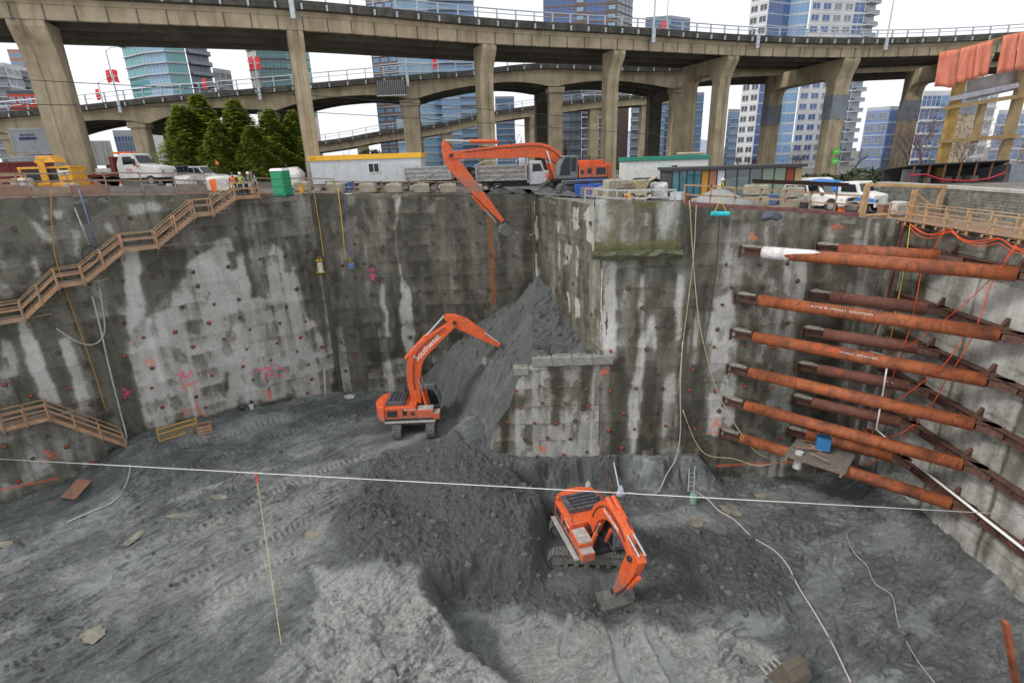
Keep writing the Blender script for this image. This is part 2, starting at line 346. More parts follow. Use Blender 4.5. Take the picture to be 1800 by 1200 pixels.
# bucket swipes: smooth scraped strips in front of the digging machine
for (a, b), (c, d_), wd in (((1068, 1085), (1105, 1200), .55), ((1000, 1085), (985, 1150), .4), ((1140, 1110), (1190, 1200), .45)):
    p, q = aZ(a, b, -25), aZ(c, d_, -25); dd = segdist(X, Yg, [(p.x, p.y), (q.x, q.y)], False) + .5 * fbm(X, Yg, .9, 4, 39) + .12; k = (1 - sstep(wd * .55, wd, dd)) * (.55 + .45 * sstep(-.2, .1, fbm(X, Yg, .8, 4, 38)))
    Z = Z * (1 - k) + (-25.05) * k + .05 * np.exp(-((dd - wd) / .12) ** 2); crumb *= (1 - k); pale = np.maximum(pale * (1 - k), .35 * k); slick_sheen = np.maximum(slick_sheen, k)
# ground pressed flat under the two machines, the hole at the digging bucket
for (cx, cy, rad, zz) in ((4.8, 28.5, 3.6, -24.78), (-8.9, 42.6, 4.4, -22.8)):
    k = 1 - sstep(rad * .75, rad * 1.25, np.hypot(X - cx, Yg - cy) + .8 * fbm(X, Yg, .5, 3, 35)); Z = Z * (1 - k) + k * (zz + .06 * fbm(X, Yg, 1.5, 3, 36)); crumb *= 1 - .6 * k
hx, hy = 5.6, 24.6; rr = np.hypot((X - hx) / 1.9, (Yg - hy) / 2.1) + .5 * fbm(X, Yg, .8, 3, 46); k = (1 - sstep(.25, 1.2, rr)); Z -= .75 * k
slick_sheen = np.maximum(slick_sheen, (1 - crumb) * (1 - ps) * .85 * sstep(.04, .14, fbm(u3 * .45, v3, .5, 5, 45)) * (1 - left)); slick_sheen = np.maximum(slick_sheen, (1 - crumb) * .6 * left * sstep(.1, .18, fbm(ua * .3, va, .45, 5, 44)))
PUD = [(1285, 897, 15, 8, -25.1), (1228, 914, 22, 7, -25.1), (1345, 873, 16, 6, -25.25), (322, 905, 17, 4, -22.8), (391, 914, 6, 5, -22.8), (232, 948, 9, 11, -22.85), (550, 938, 11, 6, -22.7), (165, 1115, 15, 9, -22.9), (385, 873, 11, 3, -22.6), (6, 958, 12, 4, -22.9)]
PUDW = []
for (a, b, rx, ry, z0) in PUD:
    c = aZ(a, b, z0); e = (aZ(a + rx, b, z0) - c).length; g = (aZ(a, b - ry, z0) - aZ(a, b + ry, z0)).length / 2
    rr = np.hypot((X - c.x) / e, (Yg - c.y) / g); k = 1 - sstep(1.0, 2.6, rr); zz = z0
    Z = Z * (1 - k) + (zz - .07 + .10 * np.clip(rr - .8, -.3, 3) + .34 * fbm(X, Yg, 1.3, 5, 33)) * k; crumb *= 1 - k; PUDW.append((c, e, g))
def full(v, fill): q = np.full(GX.shape, fill, float); q[sel] = v; return q
slick_sheen = full(slick_sheen * (.75 + .8 * fbm(X, Yg, 1.5, 4, 43)), 0); Z, crumb, pale, berm = full(Z, -23.0), full(crumb, 0), full(pale, 0), full(berm, 0)
t = NT('mud'); cr = t.attr('crumb').outputs['Fac']; pa = t.attr('pale').outputs['Fac']; P = t.pos()
n1 = t.noise(P, .45, 6, .68); n2 = t.noise(P, 3.2, 6, .7); n3 = t.noise(t.mapping(P, (1, 1, 1)), 14, 5, .7)
base = t.ramp(n1, [(.3, (.083, .088, .084)), (.48, (.112, .124, .122)), (.56, (.155, .168, .164)), (.72, (.225, .238, .23))])
base = t.mix(t.ramp(n2, [(.45, 0.0), (.68, .65)]), base, (.07, .074, .072))
base = t.mix(t.math('MULTIPLY', pa, t.ramp(n2, [(.2, .95), (.8, .45)])), base, (.35, .362, .342))
base = t.mix(t.math('MULTIPLY', cr, t.ramp(n3, [(.3, 1.0), (.8, .72)])), base, (.07, .075, .072))
base = t.mix(t.ramp(n3, [(.62, 0.0), (.8, .35)]), base, (.3, .3, .28))
wet = t.ramp(t.noise(P, .3, 4, .6), [(.4, .24), (.62, .65)])
t.set(base, t.mix(cr, wet, (.85, .85, .85)), 0, .4)
fine = t.ramp(t.noise(P, 7, 8, .78), [(.3, .42), (.5, .95), (.7, 1.5)]); base = t.mix(1.0, base, fine, 'MULTIPLY'); sl = t.attr('slick_sheen').outputs['Fac']; base = t.mix(t.math('MULTIPLY', sl, .8), base, t.ramp(n2, [(.3, (.16, .172, .18)), (.7, (.26, .275, .285))])); t.l.new(base, t.b.inputs['Base Color']); t.l.new(t.mix(sl, t.mix(cr, wet, (.85, .85, .85)), (.3, .3, .3)), t.b.inputs['Roughness'])  # bluish wet sheen is put into the colour here, besides the lower roughness
hh = t.math('ADD', t.math('MULTIPLY', n3, .6), t.math('MULTIPLY', t.noise(P, 45, 4, .7), .3)); t.bump(t.math('MULTIPLY', hh, t.math('SUBTRACT', 1.0, t.math('MULTIPLY', sl, .75))), .9, .12)
floor = kind(gridmesh('pit_floor', np.stack([GX, GY, Z], -1), {'crumb': crumb, 'pale': pale, 'slick_sheen': slick_sheen}, t.m, keep=keep), 'structure')
def zfloor(x, y):
    j = int(np.clip(np.searchsorted(gy, y), 1, ny - 1)); i = int(np.clip(np.searchsorted(gx, x), 1, nx - 1)); return float(Z[j - 1:j + 1, i - 1:i + 1].max())
PUDM = NT('puddle_water'); PUDM.set(PUDM.ramp(PUDM.noise(PUDM.pos(), 1.6, 6, .7), [(.35, (.13, .13, .115)), (.5, (.21, .2, .165)), (.65, (.3, .28, .22))]), .07, 0, .5)
for i, (c, e, g) in enumerate(PUDW):
    m = MB(); n = 64; ph = random.random() * 50; pts = []
    aa = np.linspace(0, 2 * np.pi, n, endpoint=False); nz = fbm(3 * np.cos(aa) + ph, 3 * np.sin(aa) + ph, .45, 4, 5, .65)
    for k in range(n): r = max(.35, 1.15 + 2.2 * nz[k]); pts.append((c.x + e * r * math.cos(aa[k]), c.y + g * r * math.sin(aa[k]), c.z + .004))
    m.add(pts, [tuple(range(n))]); kind(m.build('puddle', PUDM.m), 'structure')
# loose clods and stones lying on the churned ground (nobody could count them)
m = MB(); ico = [(0, 0, 1), (.9, 0, .3), (.28, .85, .3), (-.72, .52, .3), (-.72, -.52, .3), (.28, -.85, .3), (.72, .52, -.4), (-.28, .85, -.4), (-.9, 0, -.4), (-.28, -.85, -.4), (.72, -.52, -.4)]
icf = [(0, 1, 2), (0, 2, 3), (0, 3, 4), (0, 4, 5), (0, 5, 1), (1, 6, 2), (2, 6, 7), (2, 7, 3), (3, 7, 8), (3, 8, 4), (4, 8, 9), (4, 9, 5), (5, 9, 10), (5, 10, 1), (1, 10, 6)]
cand = np.argwhere(crumb * ins * (1 - .6 * berm) > .4); pick = cand[rng.integers(0, len(cand), 1000)]
for j, i in pick:
    r = .04 + .28 * random.random() ** 6.0; q = random.random() * 6.28; cq, sq = math.cos(q), math.sin(q); sx, sy, sz = [random.uniform(.6, 1.25) * r for _ in range(3)]
    xx, yy = gx[i] + random.uniform(-.1, .1), gy[j] + random.uniform(-.1, .1); zz = Z[j, i]
    m.add([(xx + (a * sx * cq - b * sy * sq) * random.uniform(.8, 1.2), yy + (a * sx * sq + b * sy * cq) * random.uniform(.8, 1.2), zz + c * sz * random.uniform(.8, 1.15) + .02) for a, b, c in ico], icf)
clod = mat('clod', (.09, .096, .092), .85, 0, .5, 1.2, bump=.4, coord='pos')
o = kind(m.build('loose_clods', clod), 'stuff'); tag(o, 'loose grey clods scattered over the churned mud of the pit floor', 'soil')
# ================================================================ SHOTCRETE WALLS
t = NT('shotcrete'); tn = t.attr('tone').outputs['Fac']; P = t.pos()
vs = t.mapping(P, (1, 1, .16)); e1 = t.noise(vs, 1.1, 6, .7); e2 = t.noise(P, 5, 6, .72); e3 = t.noise(t.mapping(P, (1, 1, 2.6)), 9, 5, .7)
val = t.math('ADD', tn, t.math('ADD', t.math('MULTIPLY', t.math('SUBTRACT', e1, .5), .52), t.math('MULTIPLY', t.math('SUBTRACT', e2, .5), .42)))
c = t.ramp(val, [(.06, (.048, .044, .033)), (.26, (.102, .097, .075)), (.4, (.165, .157, .128)), (.5, (.265, .258, .235)), (.61, (.4, .393, .372)), (.85, (.6, .592, .565))])
c = t.mix(t.ramp(e3, [(.3, .35), (.55, 0.0)]), c, (.075, .07, .058))
gr = t.ramp(t.noise(P, .25, 3), [(.45, 0.0), (.7, .45)]); c = t.mix(gr, c, (.13, .135, .105), 'SOFT_LIGHT')
mo = t.attr('moss').outputs['Fac']; c = t.mix(t.math('MULTIPLY', mo, t.ramp(e2, [(.35, 0.0), (.6, 1.0)])), c, (.10, .105, .025))
ru = t.attr('rust').outputs['Fac']; c = t.mix(t.math('MULTIPLY', ru, t.ramp(e2, [(.3, .6), (.7, .95)])), c, (.25, .085, .022))
og = t.attr('paint').outputs['Fac']; c = t.mix(t.math('MULTIPLY', og, t.ramp(e2, [(.3, 1.0), (.7, .35)])), c, (.75, .12, .05))
pk = t.attr('pink').outputs['Fac']; c = t.mix(t.math('MULTIPLY', pk, t.ramp(e2, [(.3, 1.0), (.7, .35)])), c, (.75, .05, .22))
t.set(c, t.ramp(val, [(.25, .5), (.55, .88)]), 0, .35)
t.bump(t.math('ADD', t.math('MULTIPLY', e3, .5), t.math('MULTIPLY', t.noise(t.mapping(P, (1, 1, 2)), 26, 4, .7), .4)), .6, .06)
SHOT = t.m
def px_of(P):
    q = np.tensordot(P, CM.T, axes=(-1, 0)); return 900 + FPX * q[..., 0] / q[..., 2], 600 - FPX * q[..., 1] / q[..., 2]
def wall(label, A, B, ztop, zb, base, polys, lifts=1.52, step=.11, extra=None, disp=1.0, name='shotcrete_wall', thick=True, mot=1.0):
    A, B = np.array(A), np.array(B); L = np.linalg.norm(B - A); nu, nv = int(L / step), int(22.5 / step)
    uu = np.linspace(0, L, nu); vv = np.linspace(0, 1, nv); U, Vv = np.meshgrid(uu, vv); d = (B - A) / L; nrm = np.array([d[1], -d[0]])
    xx = A[0] + d[0] * U; yy = A[1] + d[1] * U; zt = ztop(xx) + .12 * fbm(U, U * 0, .9, 3, 5); zz = zt * (1 - Vv) + zb * Vv
    s0 = int(abs(A[0] * 7)) + 100
    h = .16 * fbm(U, zz, .35, 4, s0) + .07 * fbm(U, zz, 1.8, 4, s0 + 1) + .03 * fbm(U, zz, 6, 2, s0 + 2)
    if lifts:
        ph = (zz / lifts + .12 * fbm(U, zz * 0, .5, 2, s0 + 3)) % 1.0
        h += .032 * (np.abs(ph - .5) * 2) ** 3 * (fbm(U, zz, .2, 2, s0 + 4) + .6)
        seam = np.clip(1 - np.minimum(ph, 1 - ph) / .05, 0, 1) * sstep(-.1, .15, fbm(U, zz, .35, 3, s0 + 5))
    else: seam = 0 * U
    h *= disp
    P = np.stack([xx + nrm[0] * h, yy + nrm[1] * h, zz], -1)
    PX, PY = px_of(np.stack([xx, yy, zz], -1)); wx = 7 * fbm(U, zz, .9, 4, s0 + 6) + 9 * fbm(U, zz, .4, 2, s0 + 8); wy = 24 * fbm(U, zz, .5, 3, s0 + 7)
    tone = base + .5 * fbm(U, zz * .12, .8, 4, s0 + 9) + .25 * fbm(U, zz * .3, 2.5, 3, s0 + 10) + .2 * fbm(U, zz, .12, 2, s0 + 11)
    ex = {'rust': 0 * U, 'moss': 0 * U, 'paint': 0 * U, 'pink': 0 * U}
    for pl, val_ in polys:
        if val_ in ('paint', 'pink'):      # spray marks: a few thin strokes inside the outline's box
            q = random.Random(int(pl[0][0] * 7 + pl[0][1])); x0, x1 = min(p[0] for p in pl), max(p[0] for p in pl); y0, y1 = min(p[1] for p in pl), max(p[1] for p in pl)
            for _ in range(5 if x1 - x0 < 60 else 1):
                sx, sy, a_ = q.uniform(x0, x1), q.uniform(y0, y1), q.uniform(-.7, .7) + (1.57 if q.random() < .4 else 0); L_ = q.uniform(.3, .7) * max(x1 - x0, y1 - y0); dx, dy = math.cos(a_) * L_ / 2, math.sin(a_) * L_ / 2
                if x1 - x0 >= 60: (sx, sy), (dx, dy) = (((x0 + x1) / 2, (pl[0][1] + pl[1][1]) / 2), ((x1 - x0) / 2, (pl[1][1] - pl[0][1]) / 2))
                dist = segdist(PX + wx * .5, PY + wy * .15, [(sx - dx, sy - dy), (sx + dx, sy + dy)], False); ex[val_] = np.maximum(ex[val_], np.clip(1.9 - dist, 0, 1))
        elif isinstance(val_, str): ex[val_] = np.maximum(ex[val_], inpoly(PX + wx * .4, PY + wy * .2, pl) * 1.0)
        else:
            k = inpoly(PX + wx, PY + wy, pl) * 1.0
            tone = tone * (1 - k) + k * (val_ + .4 * (tone - base))
    for _ in range(2): tone[1:-1, 1:-1] = (tone[1:-1, 1:-1] * 2 + tone[:-2, 1:-1] + tone[2:, 1:-1] + tone[1:-1, :-2] + tone[1:-1, 2:]) / 6
    pu, pz = U + .9 * fbm(U, zz, .5, 4, s0 + 12), zz + .55 * fbm(U, zz, .45, 4, s0 + 13); pc_ = np.floor(pu / 2.35 + .5 * (np.floor(pz / 1.52) % 2)); pr_ = np.floor(pz / 1.52)
    hsh = np.abs(np.sin(pc_ * 12.9898 + pr_ * 78.233 + s0) * 43758.5453) % 1.0; tone += .085 * mot * (hsh - .5)
    fr = 1 - (pz / 1.52) % 1.0; dr_ = sstep(.05, .2, fbm(U, zz * .03, 1.5, 3, s0 + 14)) * np.clip(1.15 - fr * (.8 + .8 * hsh), 0, 1); tone -= .2 * mot * dr_
    run = sstep(.14, .2, fbm(U, zz * .03, .9, 4, s0 + 15)) * sstep(.0, .06, fbm(U, zz, .16, 2, s0 + 16)); tone += .24 * mot * run
    blot = sstep(.1, .16, fbm(U, zz * .6, .8, 5, s0 + 17)); tone -= .15 * mot * blot
    tone -= .14 * seam
    if extra: extra(U, zz, tone, ex, PX, PY)
    root = kind(thing(name, label, 'wall', (0, 0, 0)), 'thing')
    gridmesh('sprayed_face', P, {'tone': tone, **ex}, SHOT, root)
    if thick:   # concrete lip on top and a solid back
        m = MB(); bk = -nrm * .45
        for i in range(0, nu - 1, 4):
            j = min(i + 4, nu - 1); a, b = P[0, i], P[0, j]
            m.hexa([(a[0] - nrm[0]*.02, a[1] - nrm[1]*.02, a[2] - .5), (b[0]- nrm[0]*.02, b[1]- nrm[1]*.02, b[2] - .5), (b[0] + bk[0], b[1] + bk[1], b[2] - .5), (a[0] + bk[0], a[1] + bk[1], a[2] - .5),
                    (a[0]- nrm[0]*.02, a[1]- nrm[1]*.02, a[2]), (b[0]- nrm[0]*.02, b[1]- nrm[1]*.02, b[2]), (b[0] + bk[0], b[1] + bk[1], b[2]), (a[0] + bk[0], a[1] + bk[1], a[2])])
        m.build('wall_top', mat('lip', (.16, .155, .13), .9, 0, .4, 1.5, bump=.5, coord='pos'), root)
    return root, nrm
# a bearing plate with its nut and the pocket round it, shared by all anchors
def anchor_mesh(nm, mats):
    m = MB(); n = 10
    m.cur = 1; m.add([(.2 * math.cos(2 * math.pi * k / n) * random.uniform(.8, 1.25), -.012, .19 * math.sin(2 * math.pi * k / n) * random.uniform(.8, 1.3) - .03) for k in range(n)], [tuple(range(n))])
    m.cur = 0; m.hexa([(-.13, 0, -.1), (.13, 0, -.1), (.13, .03, -.1), (-.13, .03, -.1), (-.13, -.05, .1), (.13, -.05, .1), (.13, .03, .1), (-.13, .03, .1)])
    m.bx(-.14, .14, -.12, 0, .075, .1); m.cyl((0, -.02, 0), (0, -.16, -.01), .045, .04, 6)
    return mesh_of(m, nm, mats)
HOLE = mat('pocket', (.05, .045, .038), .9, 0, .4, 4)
ANCH = [anchor_mesh('anchor_orange', [mat('marker_orange', (.72, .10, .03), .6, 0, .3, 6, (.2, .08, .04), .3), HOLE]),
        anchor_mesh('anchor_rusty', [mat('plate_rust', (.17, .07, .035), .85, 0, .5, 6), HOLE]),
        anchor_mesh('anchor_grey', [mat('plate_grey', (.16, .14, .12), .8, 0, .4, 6, (.15, .06, .03), .4), HOLE])]
def anchors(root, nrm, A, B, ztop, z0, z1, du, dz, orange_below, skip=.15, u0=.8, u1=None, cond=None):
    A, B = np.array(A), np.array(B); L = np.linalg.norm(B - A); d = (B - A) / L; rz = math.atan2(d[1], d[0]); r = 0; z = z0
    while z > z1:
        uu = u0 + (du / 2 if r % 2 else 0)
        while uu < (u1 or L - .4):
            x, y = A[0] + d[0] * uu + nrm[0] * .06, A[1] + d[1] * uu + nrm[1] * .06; zz = z + random.uniform(-.28, .28)
            if random.random() > skip and (cond is None or cond(x, y, zz)):
                k = 0 if (zz < orange_below and random.random() < .6) else random.choice([1, 2, 2])
                s = random.uniform(.6, .95); share('anchor_plate', ANCH[k], root, (x, y, zz), (random.uniform(-.1, .1), random.uniform(-.2, .2), rz), (s, s, s))
            uu += du * random.uniform(.8, 1.22)
        z -= dz; r += 1
R_ = random
D, M_, LT, HI = .17, .33, .56, .72
polyL = [([(0, 330), (600, 330), (600, 400), (420, 440), (200, 470), (0, 520)], .36), ([(410, 340), (600, 335), (600, 430), (430, 400)], .42),
    ([(252, 555), (300, 540), (305, 490), (325, 485), (330, 425), (405, 415), (412, 440), (440, 438), (446, 530), (470, 530), (474, 420), (520, 470), (540, 560), (562, 580), (590, 690), (500, 695), (300, 745), (275, 640)], .64),
    ([(215, 440), (242, 440), (264, 560), (284, 650), (312, 750), (258, 755), (238, 650), (222, 560)], .74), ([(30, 560), (52, 560), (78, 640), (108, 708), (72, 700), (45, 640)], .74),
    ([(103, 600), (123, 600), (155, 690), (165, 725), (138, 722), (118, 660)], .68), ([(0, 600), (22, 600), (34, 660), (20, 700), (0, 690)], .6), ([(225, 355), (290, 352), (285, 372), (232, 380)], .6),
    ([(70, 362), (80, 362), (86, 388), (76, 388)], .66), ([(90, 365), (112, 365), (106, 384), (96, 384)], .62), ([(50, 385), (60, 385), (95, 430), (75, 430)], .58), ([(50, 445), (62, 450), (74, 485), (62, 485)], .64),
    ([(125, 405), (140, 405), (142, 445), (132, 450)], .58), ([(182, 390), (196, 395), (200, 412), (188, 410)], .6), ([(0, 490), (20, 500), (28, 520), (0, 520)], .6),
    ([(140, 570), (215, 560), (250, 745), (172, 722)], .22), ([(78, 570), (100, 590), (140, 722), (112, 712)], .24), ([(411, 340), (424, 340), (449, 530), (441, 530)], .16), ([(300, 425), (380, 425), (330, 460), (310, 500), (255, 555), (245, 480)], .22),
    ([(400, 440), (415, 440), (418, 470), (405, 470)], .2), ([(490, 420), (520, 450), (515, 480), (500, 480)], .28), ([(575, 400), (600, 400), (600, 690), (585, 640), (560, 560), (545, 480)], .24), ([(565, 480), (573, 480), (588, 660), (578, 660)], .62),
    ([(395, 655), (402, 655), (402, 690), (398, 690)], .2), ([(0, 840), (60, 800), (100, 830), (0, 880)], .55), ([(330, 655), (347, 652), (347, 657), (314, 664)], 'pink'), ([(437, 655), (495, 645), (495, 652), (440, 660)], 'pink'), ([(218, 685), (230, 684), (228, 692), (222, 694)], 'pink'),
    ([(325, 672), (346, 668), (350, 680), (338, 687), (324, 684)], 'paint'), ([(324, 720), (356, 712), (358, 716), (330, 728)], 'paint'), ([(465, 685), (476, 684), (476, 688), (468, 698), (464, 700)], 'paint'), ([(78, 798), (108, 795), (110, 802), (80, 804)], 'paint'),
    ([(0, 861), (100, 841), (100, 844), (0, 866)], 'paint'), ([(255, 632), (270, 630), (272, 640), (262, 646)], 'paint')]
wl, nl = wall('pale and dark stained shotcrete wall behind the long wooden staircase', WA, WB, zyard, -23.3, .36, polyL)
anchors(wl, nl, WA, WB, None, -3.4, -22.6, 2.35, 1.52, -12.5, .25, u0=13)
polyB = [([(688, 338), (706, 338), (700, 378), (696, 420), (703, 470), (706, 500), (701, 500), (697, 440), (692, 400), (696, 372)], .68), ([(700, 500), (712, 500), (728, 560), (734, 628), (716, 628), (703, 560)], .66), ([(669, 505), (676, 505), (684, 592), (676, 592)], .62),
    ([(686, 540), (692, 540), (697, 578), (690, 578)], .5), ([(606, 390), (626, 388), (634, 440), (620, 455), (600, 455)], .6), ([(652, 642), (726, 626), (732, 690), (648, 694)], .5), ([(600, 645), (645, 640), (645, 695), (600, 698)], .3),
    ([(760, 620), (768, 620), (768, 660), (762, 660)], .55), ([(782, 614), (786, 614), (786, 650), (782, 650)], .55), ([(752, 360), (768, 352), (766, 376), (756, 376)], .45), ([(596, 440), (604, 440), (606, 480), (600, 480)], .6), ([(606, 340), (624, 345), (622, 370), (610, 368)], .5),
    ([(858, 378), (866, 378), (870, 534), (862, 534)], 'rust'), ([(873, 390), (877, 390), (880, 470), (876, 470)], .38), ([(617, 470), (624, 470), (630, 540), (624, 545)], .14), ([(648, 472), (660, 476), (662, 488), (652, 492)], 'pink'), ([(590, 690), (600, 380), (640, 345), (660, 345), (620, 480), (640, 640), (640, 700)], .3)]
wb, nb = wall('dark damp shotcrete wall at the back left of the corner', WB, WC, zyard, -23.3, .25, polyB, extra=None)
anchors(wb, nb, WB, WC, None, -4.2, -22.6, 2.3, 1.6, -18, .15, cond=lambda x, y, z: terrain(np.array([x]), np.array([y - .4]))[0][0] < z - .2)
polyC = [([(934, 352), (941, 352), (946, 420), (940, 420)], .66), ([(915, 440), (926, 440), (930, 492), (920, 492)], .62), ([(937, 440), (943, 440), (948, 542), (942, 538)], .7), ([(1010, 366), (1019, 366), (1020, 402), (1010, 402)], .62), ([(1028, 372), (1050, 345), (1050, 440), (1034, 430)], .62),
    ([(990, 428), (1004, 428), (1001, 462), (992, 462)], .58), ([(999, 508), (1003, 508), (1004, 552), (1000, 552)], .66), ([(1011, 520), (1019, 520), (1021, 562), (1012, 562)], .66), ([(975, 380), (990, 385), (1000, 430), (985, 420)], .45), ([(1012, 430), (1016, 430), (1016, 480), (1013, 480)], .6)]
wc, nc = wall('dark narrow shotcrete wall turning the corner above the heaped berm', WC, WD, zyard, -16, .28, polyC, mot=.5)
anchors(wc, nc, WC, WD, None, -4.8, -12.8, 2.4, 1.6, -30, .3, cond=lambda x, y, z: terrain(np.array([x]), np.array([y - .4]))[0][0] < z - .2)
polyD = [([(1056, 450), (1080, 450), (1085, 540), (1080, 615), (1072, 640), (1060, 640), (1057, 540)], .72), ([(1127, 480), (1135, 480), (1132, 560), (1132, 650), (1126, 740), (1114, 805), (1092, 805), (1116, 650), (1121, 560)], .68), ([(1190, 478), (1203, 478), (1198, 600), (1188, 605), (1186, 540)], .68),
    ([(1165, 665), (1186, 650), (1192, 805), (1158, 805)], .56), ([(1255, 520), (1292, 505), (1300, 600), (1284, 762), (1242, 762), (1250, 640)], .66), ([(1270, 400), (1330, 395), (1330, 500), (1270, 505)], .5), ([(1380, 440), (1393, 440), (1387, 525), (1378, 515)], .68), ([(1400, 460), (1420, 450), (1418, 520), (1404, 540)], .62),
    ([(1345, 400), (1352, 400), (1352, 440), (1346, 440)], .6), ([(1365, 545), (1376, 540), (1372, 580), (1362, 590)], .55), ([(1215, 560), (1232, 560), (1226, 640), (1214, 640)], .5), ([(1440, 400), (1462, 398), (1465, 430), (1450, 440)], .55), ([(1500, 410), (1514, 405), (1512, 450), (1502, 452)], .6), ([(1536, 390), (1546, 390), (1542, 430), (1534, 430)], .58),
    ([(1310, 480), (1330, 490), (1322, 540), (1306, 540)], .2), ([(1072, 640), (1100, 625), (1108, 808), (1074, 808)], .18), ([(1132, 640), (1152, 640), (1152, 808), (1122, 808)], .2), ([(1192, 640), (1240, 640), (1236, 808), (1194, 808)], .24), ([(1200, 350), (1260, 360), (1250, 440), (1205, 470)], .24),
    ([(1400, 560), (1480, 560), (1470, 800), (1390, 800)], .16), ([(1205, 520), (1250, 520), (1240, 600), (1205, 640)], .3), ([(1330, 640), (1352, 640), (1352, 700), (1335, 710)], .24), ([(1250, 740), (1262, 742), (1266, 768), (1252, 770)], 'paint'), ([(1050, 650), (1068, 652), (1068, 662), (1050, 660)], 'paint'), ([(1318, 412), (1328, 412), (1328, 424), (1320, 424)], 'paint'),
    ([(1258, 818), (1405, 810), (1405, 813), (1258, 822)], 'paint'), ([(1462, 396), (1478, 398), (1476, 404), (1462, 402)], 'paint'), ([(1060, 345), (1205, 360), (1205, 440), (1060, 430)], .3)]
wd, nd = wall('tall streaked shotcrete wall carrying the left ends of the struts', WD, WE, zyard, -25.7, .36, polyD, lifts=1.52)
anchors(wd, nd, WD, WE, None, -7.5, -23.0, 2.2, 1.62, -13.5, .12, u1=16)
# lower face of the berm, flush with the wall beside it
bermA, bermB = (-2.9, 36.98), (6.62, 36.98)
def bermtop(x): return np.interp(x, [-2.9, -2.1, -1.6, -.4, .3, 1.45, 7], [-22.8, -22.0, -19.8, -18.3, -16.0, -14.6, -14.45])
polyF = [([(895, 722), (1070, 722), (1076, 806), (860, 806)], .58), ([(925, 640), (1065, 640), (1072, 722), (890, 722)], .52), ([(965, 642), (985, 642), (986, 742), (970, 742)], .18), ([(1025, 642), (1044, 642), (1030, 722), (1022, 722)], .2), ([(876, 735), (893, 722), (896, 810), (884, 810)], .17), ([(850, 760), (880, 740), (882, 808), (856, 808)], .62),
    ([(890, 720), (900, 690), (920, 700), (915, 725)], .2), ([(945, 630), (962, 630), (966, 700), (950, 700)], .62), ([(945, 783), (960, 785), (948, 793), (944, 792)], 'paint')]
wf, nf = wall('low grey shotcrete face below the row of concrete blocks', bermA, bermB, bermtop, -22.95, .45, polyF, disp=.5, thick=False)
anchors(wf, nf, bermA, bermB, None, -16.6, -22.8, 1.9, 1.5, -10, .08, cond=lambda x, y, z: z < bermtop(x) - .5)
# right wall
def ztopR(x): return 0 * x - 4.93
WR0, WR1 = (27.9, 37.2), (27.9, 12.0)
def exR(U, zz, tone, ex, PX, PY):
    for j in np.arange(2.2, 25, 4.6):
        k = np.clip(1 - np.abs(U - j - .25 * fbm(U, zz, .7, 3, 7)) / .14, 0, 1); tone -= .3 * k
        k2 = np.clip(1 - np.abs(U - j - .5 - .5 * fbm(U, zz, .4, 3, 8)) / .5, 0, 1) * sstep(0, .2, fbm(U, zz, .3, 2, 9)); tone -= .2 * k2
    for j in np.arange(-7.5, -26, -3.0): tone -= .12 * np.clip(1 - np.abs(zz - j) / .1, 0, 1)
wr, nr = wall('smooth grey shotcrete wall at the right with rusty waler beams along it', WR0, WR1, ztopR, -25.8, .53, [([(1570, 385), (1800, 420), (1800, 480), (1570, 440)], .38)], exR and 3.0, extra=exR, disp=.6, mot=.25)

LIPM = mat('corner_plug_dark', (.07, .066, .053), .9, 0, .4, .8, bump=.6, coord='pos')  # dark plugs added to block sky light coming through the corner gaps
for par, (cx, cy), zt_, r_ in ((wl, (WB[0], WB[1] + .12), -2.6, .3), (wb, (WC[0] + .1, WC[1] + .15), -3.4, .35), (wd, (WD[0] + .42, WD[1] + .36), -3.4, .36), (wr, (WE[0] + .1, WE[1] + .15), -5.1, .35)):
    m = MB(); m.cyl((cx, cy, -15.5 if par is wd else -26), (cx, cy, zt_), r_, n=12); m.build('corner_plug', LIPM, par)
# ================================================================ YARD ROUND THE PIT
m = MB(); R0 = random.Random(3)
ring = [(-120, -10), (-120, 20), WA, WB, WC, WD, WE, (27.9, 12), (27.9, -10)]
ring = [ring[0], ring[1], (WA[0], WA[1]), (-38, WA[1] + 9 * .88), (-30, WA[1] + 17 * .88), WB, (-8, 51.2), WC, WD, (12, 37), (20, 37), WE]
ring = [(p[0], p[1]) for p in ring[2:]]
zy = lambda x: float(zyard(x)) - .03
for (a, b), (c, d) in zip(ring, ring[1:]):
    for y0, y1 in ((0, 1), (1, 2)):
        def pt(x, y, k): return (x, (y + .35, 130, 1500)[k], zy(x) - (0, .5, 4)[k])
        m.add([pt(a, b, y0), pt(c, d, y0), pt(c, d, y1), pt(a, b, y1)], [(0, 1, 2, 3)])
for x0, x1, k0 in ((27.9, 60, 37.35), (60, 900, 37.35)): m.add([(x0, k0, zy(x0)), (x1, k0, zy(x1)), (x1, 130, zy(x1) - .5), (x0, 130, zy(x0) - .5)], [(0, 1, 2, 3)]); m.add([(x0, 130, zy(x0) - .5), (x1, 130, zy(x1) - .5), (x1, 1500, zy(x1) - 4), (x0, 1500, zy(x0) - 4)], [(0, 1, 2, 3)])
m.add([(28.2, 10, -4.96), (60, 10, -5.33), (60, 37.35, -5.33), (27.9, 37.35, -4.96)], [(0, 1, 2, 3)])
for x0, x1 in ((-900, -80), (-80, -47)): m.add([(x0, 25.9, zy(x0)), (x1, 25.9, zy(x1)), (x1, 130, zy(x1) - .5), (x0, 130, zy(x0) - .5)], [(0, 1, 2, 3)]); m.add([(x0, 130, zy(x0) - .5), (x1, 130, zy(x1) - .5), (x1, 1500, zy(x1) - 4), (x0, 1500, zy(x0) - 4)], [(0, 1, 2, 3)])
